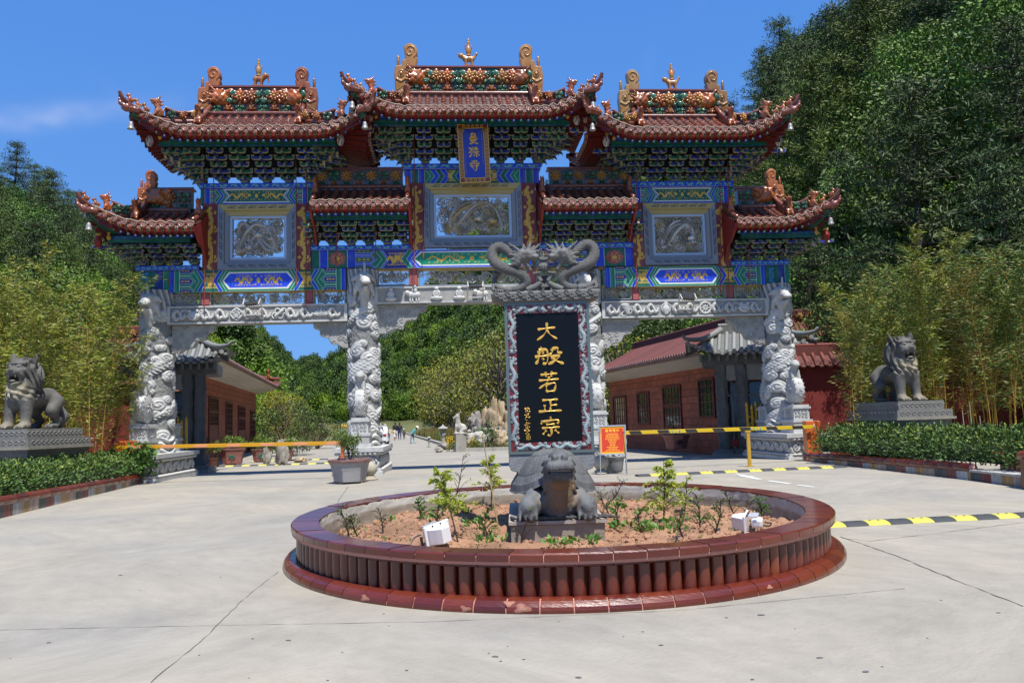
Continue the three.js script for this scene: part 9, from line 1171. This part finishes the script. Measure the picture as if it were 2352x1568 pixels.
rock('rough grey standing stone block beside the speed bump, right one',647,1055,35,30,56,21,grey); rock('rough grey standing stone behind the rightmost reddish pot',612,1053,36.5,20,38,22,grey); rock('pale heap of straw-coloured rubble beside the standing stone',690,1048,37,30,12,23,ochre);
// lamp posts
for (const [px,py,D,h,lab] of [[775,1003,70,48,'nearest slim green lamp post with yellow lanterns on the left kerb'],[782,1000,82,40,'middle slim green lamp post with yellow lanterns on the left kerb'],[787,998,96,33,'farthest slim green lamp post with yellow lanterns on the left kerb']]) { const t = thing('lamp_post',lab,'lamp post',standing(px,py,D),0,'lamp posts along the left kerb'),H = h * pxm(D); const a = new MB(); a.tube([V3(0,0,0),V3(0,H,0)],0.05,rgb(0.02,0.07,0.05),7); a.tube([V3(-0.4,H,0),V3(0.4,H,0)],0.03,rgb(0.02,0.07,0.05),5); a.add(lathe([[0.14,0],[0.12,0.15],[0.06,0.3],[0.0001,0.3]],10),rgb(0.2,0.2,0.2)); a.build('post',M.vcol,t); for (const s of [-1,1]) { const l = new MB(); l.add(lathe([[0.0001,0.0],[0.1,0.05],[0.16,0.3],[0.0001,0.4]],8),rgb(0.5,0.33,0.05),M4(s * 0.4,H - 0.45,0)); l.build('lantern',M.vcol,t); } const sp = new MB(); sp.box(-0.4,0.4,H + 0.2,H + 0.23,-0.25,0.25,rgb(0.02,0.04,0.1)); sp.build('solar_panel',M.vcol,t); }
}
// people: one continuous body each, clothes as colour regions of the surface and as garments
{
const skin = rgb(0.42,0.24,0.16),stdPose = { lean: 0,stride: 0.12,arms: 0.15 };
function person(label,px,py,h,o) {
const D = -onGround(px,py).z,p = standing(px,py,D),t = thing('person',label,'person',p,o.turn ?? 0),s = h * pxm(D) / 1.68,b = o.bend ?? 0,cb = Math.cos(b),sb = Math.sin(b),hip = o.sit ? 0.3 : 0.88;
const up = (x,y,z) => [x,hip + (y - 0.88) * cb - z * sb * 0,z + (y - 0.88) * sb];
const st = o.stride ?? 0.1,L = [[up(0,0.95,0),up(0,1.2,0),0.145,0.155],[up(0,1.2,0),up(0,1.4,0),0.16,0.09],[up(0,1.42,0.01),up(0,1.52,0.02),0.055,0.055],[up(0,1.6,0.02),[0.085,0.115,0.1]],[up(-0.19,1.36,0),up(-0.25,1.1,0.02 + (o.armF ?? 0)),0.055,0.045],[up(-0.25,1.1,0.02 + (o.armF ?? 0)),up(-0.24,0.86,0.1 + (o.armF ?? 0) * 2),0.043,0.032],[up(0.19,1.36,0),up(0.25,1.1,0),0.055,0.045],[up(0.25,1.1,0),up(0.25,0.85,0.08),0.043,0.032]];
if (o.sit) L.push([[-0.1,0.3,0],[-0.14,0.38,0.35],0.09,0.07],[[-0.14,0.38,0.35],[-0.14,0.04,0.35],0.065,0.05],[[0.1,0.3,0],[0.14,0.38,0.35],0.09,0.07],[[0.14,0.38,0.35],[0.14,0.04,0.35],0.065,0.05]); else for (const k of [-1,1]) L.push([[k * 0.09,0.9,0],[k * 0.1,0.48,k * st * 0.5],0.1,0.065],[[k * 0.1,0.48,k * st * 0.5],[k * 0.1,0.07,k * st],0.06,0.042],[[k * 0.1,0.05,k * st],[k * 0.1,0.03,k * st + 0.15],0.045,0.035]);
const hd = up(0,1.6,0.02),g = body(L,0.045,[-0.45,-0.05,-0.6],[0.45,1.8,1.0],0.028); paint(g,(c,x,y,z) => { const dh = Math.hypot(x - hd[0],y - hd[1],z - hd[2]); if (dh < 0.17) c.copy(z < hd[2] + 0.03 || y > hd[1] + 0.07 ? o.hair : skin); else if (y < 0.08 * 1) c.copy(rgb(0.3,0.3,0.3)); else if ((b > 0.4 ? z < 0.06 && y < 0.92 : y < hip + 0.05) && !(Math.abs(x) > 0.2)) c.copy(o.legs); else if (Math.abs(x) > 0.2 && y < hip && b < 0.4) c.copy(skin); else c.copy(o.top); });
const bm = mesh('body',g,M.vcol,t); t.scale.setScalar(s); const m4 = (y,z) => up(0,y,z);
if (o.hat) { const m = new MB(),q = up(0,1.7,0.02); m.add(lathe([[0.0001,0.1],[0.08,0.08],[0.1,0.0],[0.19,-0.02],[0.19,-0.035],[0.0001,-0.03]],14),o.hat,M4(q[0],q[1],q[2],b,0,0)); m.build('hat',M.vcol,t); }
if (o.skirt) { const m = new MB(); m.add(lathe([[0.14,0.98],[0.17,0.8],[0.24,0.48],[0.23,0.48],[0.0001,0.9]],16),o.skirt); m.build('skirt',M.vcol,t); }
if (o.bag) { const m = new MB(); m.add(new RoundedBoxGeometry(0.24,0.28,0.12,2,0.04),o.bag,M4(...(b > 0.4 ? [-0.3,0.75,0.2] : [0.3,0.72,0.08]))); m.tube([V3(0.25,0.86,0.08),V3(0.1,1.4,0.0)],0.012,o.bag,4); m.build('bag',M.vcol,t); }
}
const dark = rgb(0.012,0.012,0.016),hairB = rgb(0.012,0.01,0.009);
person('child in a white dress walking beside the adults in black on the road',906,1011,27,{ top: rgb(0.6,0.5,0.45),legs: skin,hair: hairB,skirt: rgb(0.62,0.56,0.55),turn: 2.6 });
person('adult in a black top walking up the road, left of the pair',908,1008,38,{ top: dark,legs: rgb(0.04,0.05,0.09),hair: hairB,turn: 3.0,bag: rgb(0.5,0.35,0.03) });
person('adult in black top and dark blue trousers walking up the road, right of the pair',918,1010,39,{ top: rgb(0.015,0.016,0.03),legs: rgb(0.03,0.05,0.13),hair: hairB,turn: 3.3,stride: 0.16,bag: rgb(0.5,0.5,0.52) });
person('small child with white hat standing on the road right of the pair',928,1009,23,{ top: rgb(0.1,0.06,0.06),legs: rgb(0.03,0.03,0.04),hair: hairB,hat: rgb(0.6,0.6,0.6),turn: 3.1 });
person('person in turquoise jacket and pale hat bending forward at the roadside',947,1018,42,{ top: rgb(0.12,0.42,0.48),legs: rgb(0.25,0.33,0.42),hair: hairB,hat: rgb(0.6,0.55,0.42),bend: 0.75,turn: 1.2,stride: 0.14,armF: 0.1,bag: dark });
person('person in dark clothes and pale hat sitting on the kerb far up the road',885,998,34,{ top: rgb(0.06,0.035,0.03),legs: dark,hair: hairB,hat: rgb(0.55,0.5,0.42),sit: true,turn: -1.2 });
}
// white car half hidden by the left middle column
{ const D = 57,p = standing(861,1026,D),t = thing('parked_car','white car seen from behind, mostly hidden by the left middle column','car',p,0.12),w = 0.88,paintW = PH({ color: rgb(0.72,0.73,0.74),roughness: 0.25,clearcoat: 1 });
const prof = [[0,0.32],[0.02,0.75],[0.08,0.98],[0.45,1.05],[0.85,1.42],[1.2,1.5],[2.2,1.5],[2.9,1.08],[3.9,0.95],[4.2,0.75],[4.25,0.32]]; const g = prism(prof.map(([x,y]) => [x,y]).reverse(),2 * w,0.09,-w); mesh('car_body',g,paintW,t).rotation.y = Math.PI / 2;
const rw = new MB(); rw.quad(V3(-0.62,1.08,-0.42),V3(0.62,1.08,-0.42),V3(0.52,1.42,-0.82),V3(-0.52,1.42,-0.82),rgb(0.02,0.025,0.03)); const q = rw.build('rear_window',paneMat,t); q.position.set(0,0.03,0.03);
for (const s of [-1,1]) { const l = new MB(); l.add(new RoundedBoxGeometry(0.26,0.16,0.1,2,0.03),rgb(0.4,0.01,0.01),M4(s * 0.68,0.86,-0.03)); l.build('tail_light',M.glaze,t); }
const bp = new MB(); bp.box(-0.8,0.8,0.3,0.45,-0.1,0.02,rgb(0.03,0.03,0.03)); bp.box(-0.24,0.24,0.6,0.73,0.0,0.015,rgb(0.02,0.05,0.25)); bp.build('bumper',M.vcol,t);
for (const s of [-1,1]) for (const z of [-0.8,-3.3]) { const wg = group('wheel',t); wg.position.set(s * (w - 0.1),0.32,z); const ty = new MB(); ty.add(new THREE.TorusGeometry(0.23,0.09,8,20),rgb(0.015,0.015,0.015),M4(0,0,0,0,Math.PI / 2,0)); ty.build('tyre',M.vcol,wg); const rm = new MB(); rm.add(new THREE.CylinderGeometry(0.19,0.19,0.1,14),rgb(0.35,0.35,0.36),M4(0,0,0,0,0,Math.PI / 2)); rm.build('rim',M.vcol,wg); } }
// ---------- young plants in the round planter ----------
{
const LG = rgb(0.4,0.48,0.03);
const toward = (b,px,py) => { const d = -b.z; return at(px,py,d).sub(b); };
function sapling(label,base,tip,o) {
const b = onSoil(...base),t = thing(o.name ?? 'sapling',label,o.cat ?? 'sapling',[b.x,b.y - 0.03,b.z]),r = rngOf(o.seed),e = toward(b,...tip),st = new MB(),fo = new MB(),mid = e.clone().multiplyScalar(0.5).add(V3((r() - 0.5) * 0.08,0,(r() - 0.5) * 0.08)),sp = spline([V3(0,0,0),mid,e],20),bark = o.bark ?? rgb(0.1,0.065,0.045),H = e.length(); st.tube(sp,(u) => lerp(0.011,0.003,u) * (o.thick ?? 1),bark,5);
for (let k = 0; k < o.br; k++) { const u = lerp(o.from ?? 0.25,0.98,(k + r()) / o.br),p = sp[Math.floor(u * 20)],a = r() * 6.283,l = H * (o.spread ?? 0.28) * (1.15 - u) * (0.6 + 0.7 * r()) + 0.04,q = V3(p.x + Math.cos(a) * l,p.y + l * ((o.lift ?? 0.35) - (o.droop ?? 0)) ,p.z + Math.sin(a) * l),bp = spline([p,p.clone().lerp(q,0.5).add(V3(0,l * 0.22,0)),q],8); st.tube(bp,(w) => 0.0045 * (1 - 0.7 * w) * (o.thick ?? 1),bark,4);
for (let n = 0; n < o.leaves; n++) { const w = 0.12 + 0.88 * r(),c = bp[Math.floor(w * 8)],dd = rdir(r).multiplyScalar(0.9).add(V3(Math.cos(a),o.feather ? -0.1 : 0.3,Math.sin(a))).normalize(),sd = V3().crossVectors(dd,rdir(r)).normalize(),kk = 0.65 + 0.7 * r(); leafAt(fo,c.clone().add(rdir(r).multiplyScalar(0.008)),dd,sd,(o.len ?? 0.04) * (0.6 + 0.8 * r()),(o.wid ?? 0.012) * (0.7 + 0.6 * r()),tint(o.col ?? LG,kk,(r() - 0.5) * 0.2)); } }
st.build('stem',M.bark,t); if (o.leaves) fo.build('leaves',M.leafThin,t);
}
const F1 = { br: 26,leaves: 64,feather: true,len: 0.045,wid: 0.012,droop: 0.1 };
sapling('tall feathery light green sapling left of the stele, leaning left',[1053,1246],[1004,1068],{ ...F1,seed: 1,spread: 0.34,from: 0.4 }); sapling('feathery light green sapling close to the left side of the tortoise',[1128,1165],[1122,1040],{ ...F1,seed: 2,spread: 0.36,from: 0.35 }); sapling('cone-shaped bright green feathery sapling right of the tortoise',[1524,1196],[1524,1052],{ ...F1,seed: 3,br: 38,leaves: 54,spread: 0.42,from: 0.2,droop: 0.2 }); sapling('short feathery green sapling just left of the middle of the bed',[1012,1185],[1018,1120],{ ...F1,seed: 4,spread: 0.5,br: 16 }); sapling('thin feathery green sapling at the right, behind the cone-shaped one',[1570,1180],[1576,1086],{ ...F1,seed: 5,br: 12,leaves: 26 });
const T = { name: 'twiggy_shrub',cat: 'shrub',br: 16,leaves: 12,len: 0.03,wid: 0.016,col: rgb(0.1,0.17,0.02),lift: 0.6,spread: 0.34,from: 0.15,bark: rgb(0.07,0.045,0.035) };
[[[802,1232],[776,1152],'dark twiggy shrub at the far left of the planter'],[[822,1236],[800,1178],'small dark twiggy shrub next to the leftmost one'],[[922,1175],[920,1148],'little dark evergreen shrub by the left inner wall'],[[966,1190],[960,1140],'leafy twig with green leaves left of the feathery saplings'],[[1000,1220],[1006,1150],'slim leafy twig in front of the left inner wall'],[[1125,1235],[1118,1165],'leafy green shoot in front of the left feathery sapling'],[[1385,1170],[1432,1095],'bare branching shrub right behind the tortoise'],[[1400,1178],[1370,1120],'thorny dark shrub touching the right flank of the tortoise'],[[1348,1240],[1400,1130],'curved bare grey branch in front of the plinth, right side'],[[1195,1248],[1226,1165],'thin bare twig in front of the plinth, left side'],[[1608,1215],[1598,1128],'slender shrub right of the cone-shaped sapling'],[[1640,1222],[1655,1140],'slender leafy shrub at the right of the bed'],[[1690,1190],[1662,1118],'leaning bare shrub near the right inner wall'],[[1708,1188],[1720,1130],'pale dead shrub near the right inner wall'],[[1748,1200],[1742,1138],'single leafy shoot beside the right floodlight'],[[1570,1235],[1565,1160],'thin upright twig in the right front of the bed'],[[1420,1205],[1426,1140],'upright leafy twig between the tortoise and the cone-shaped sapling'],[[880,1230],[868,1160],'dark leaning dead stem left of the front floodlight'],[[1036,1172],[1064,1040],'tall thin budding twig behind the left feathery sapling'],[[1470,1222],[1468,1165],'short twig in the right front of the planter']].forEach(([a,b,lab],i) => sapling(lab,a,b,{ ...T,seed: 30 + i,leaves: [9,8,26,22,20,26,3,6,1,1,10,14,4,1,20,8,18,1,4,6][i],col: i === 3 || i === 4 || i === 5 || i === 14 || i === 16 ? rgb(0.09,0.2,0.02) : T.col,bark: i === 8 || i === 13 ? rgb(0.25,0.2,0.15) : T.bark,br: i === 2 ? 22 : i === 8 || i === 9 ? 7 : 14 }));
const b = onSoil(1150,1235),cane = thing('bamboo_cane','thin dry bamboo cane leaning upright left of the stele','cane',[b.x,b.y - 0.05,b.z]),cm = new MB(),e = toward(b,1107,985); cm.tube([V3(0,0,0),e.clone().multiplyScalar(0.5),e],(u) => lerp(0.011,0.006,u),rgb(0.42,0.3,0.13),5); cm.build('cane',M.vcol,cane);
const rw = rngOf(66); [[1100,1210,10,'weed clump below the left feathery sapling'],[1450,1215,12,'broad green weed clump right of the plinth'],[1515,1222,14,'largest green weed clump in front of the cone-shaped sapling'],[1490,1190,8,'small weed clump behind the largest one'],[1555,1205,8,'weed clump right of the cone-shaped sapling'],[1280,1256,7,'weed at the foot of the plinth, front left'],[1345,1252,7,'weed at the foot of the plinth, front right'],[1055,1180,8,'weed clump in the left middle of the soil'],[985,1195,6,'small weed left of the middle'],[1130,1252,8,'weed clump beside the front floodlight'],[895,1205,4,'tiny weed in the left of the bed'],[1620,1200,6,'small weed in the right of the bed'],[1420,1170,7,'weed clump close behind the tortoise']].forEach(([px,py,n,lab]) => { const p = onSoil(px,py),t = thing('weed',lab,'weed',[p.x,p.y,p.z]),mb = new MB(); for (let k = 0; k < n * 4; k++) { const a = rw() * 6.283,q = Math.sqrt(rw()) * 0.02 * n,c = V3(Math.cos(a) * q,0.01 + rw() * 0.05,Math.sin(a) * q * 0.8),d = V3(Math.cos(a) * 0.8 + (rw() - 0.5),0.4 + rw() * 0.8,Math.sin(a) * 0.8 + (rw() - 0.5)).normalize(),kk = 0.6 + 0.8 * rw(); leafAt(mb,c,d,V3().crossVectors(d,rdir(rw)).normalize(),0.05 + 0.06 * rw(),0.025 + 0.02 * rw(),tint(rgb(0.1,0.24,0.02),kk)); } mb.build('leaves',M.leafThin,t); });
const sp = new MB(),rs = rngOf(67); for (let k = 0; k < 520; k++) { const a = rs() * 6.283,q = 2.75 * Math.sqrt(rs()),x = Math.sin(a) * q,z = Math.cos(a) * q; if (Math.abs(x - 0.02) < 0.7 && z < 1.4) continue; for (let j = 0; j < 4; j++) { const d = rdir(rs); d.y = Math.abs(d.y) + 0.4; d.normalize(); leafAt(sp,V3(x + (rs() - 0.5) * 0.05,soilH(x,z),z + (rs() - 0.5) * 0.05),d,V3().crossVectors(d,rdir(rs)).normalize(),0.02 + 0.035 * rs(),0.012,tint(rgb(0.12,0.2,0.03),0.6 + 0.8 * rs())); } } sp.build('seedlings',M.leaf,planter,'stuff');
}
scene.traverse((o) => { if (o.isMesh) { o.castShadow = true; o.receiveShadow = true; } });
renderer.render(scene,camera);
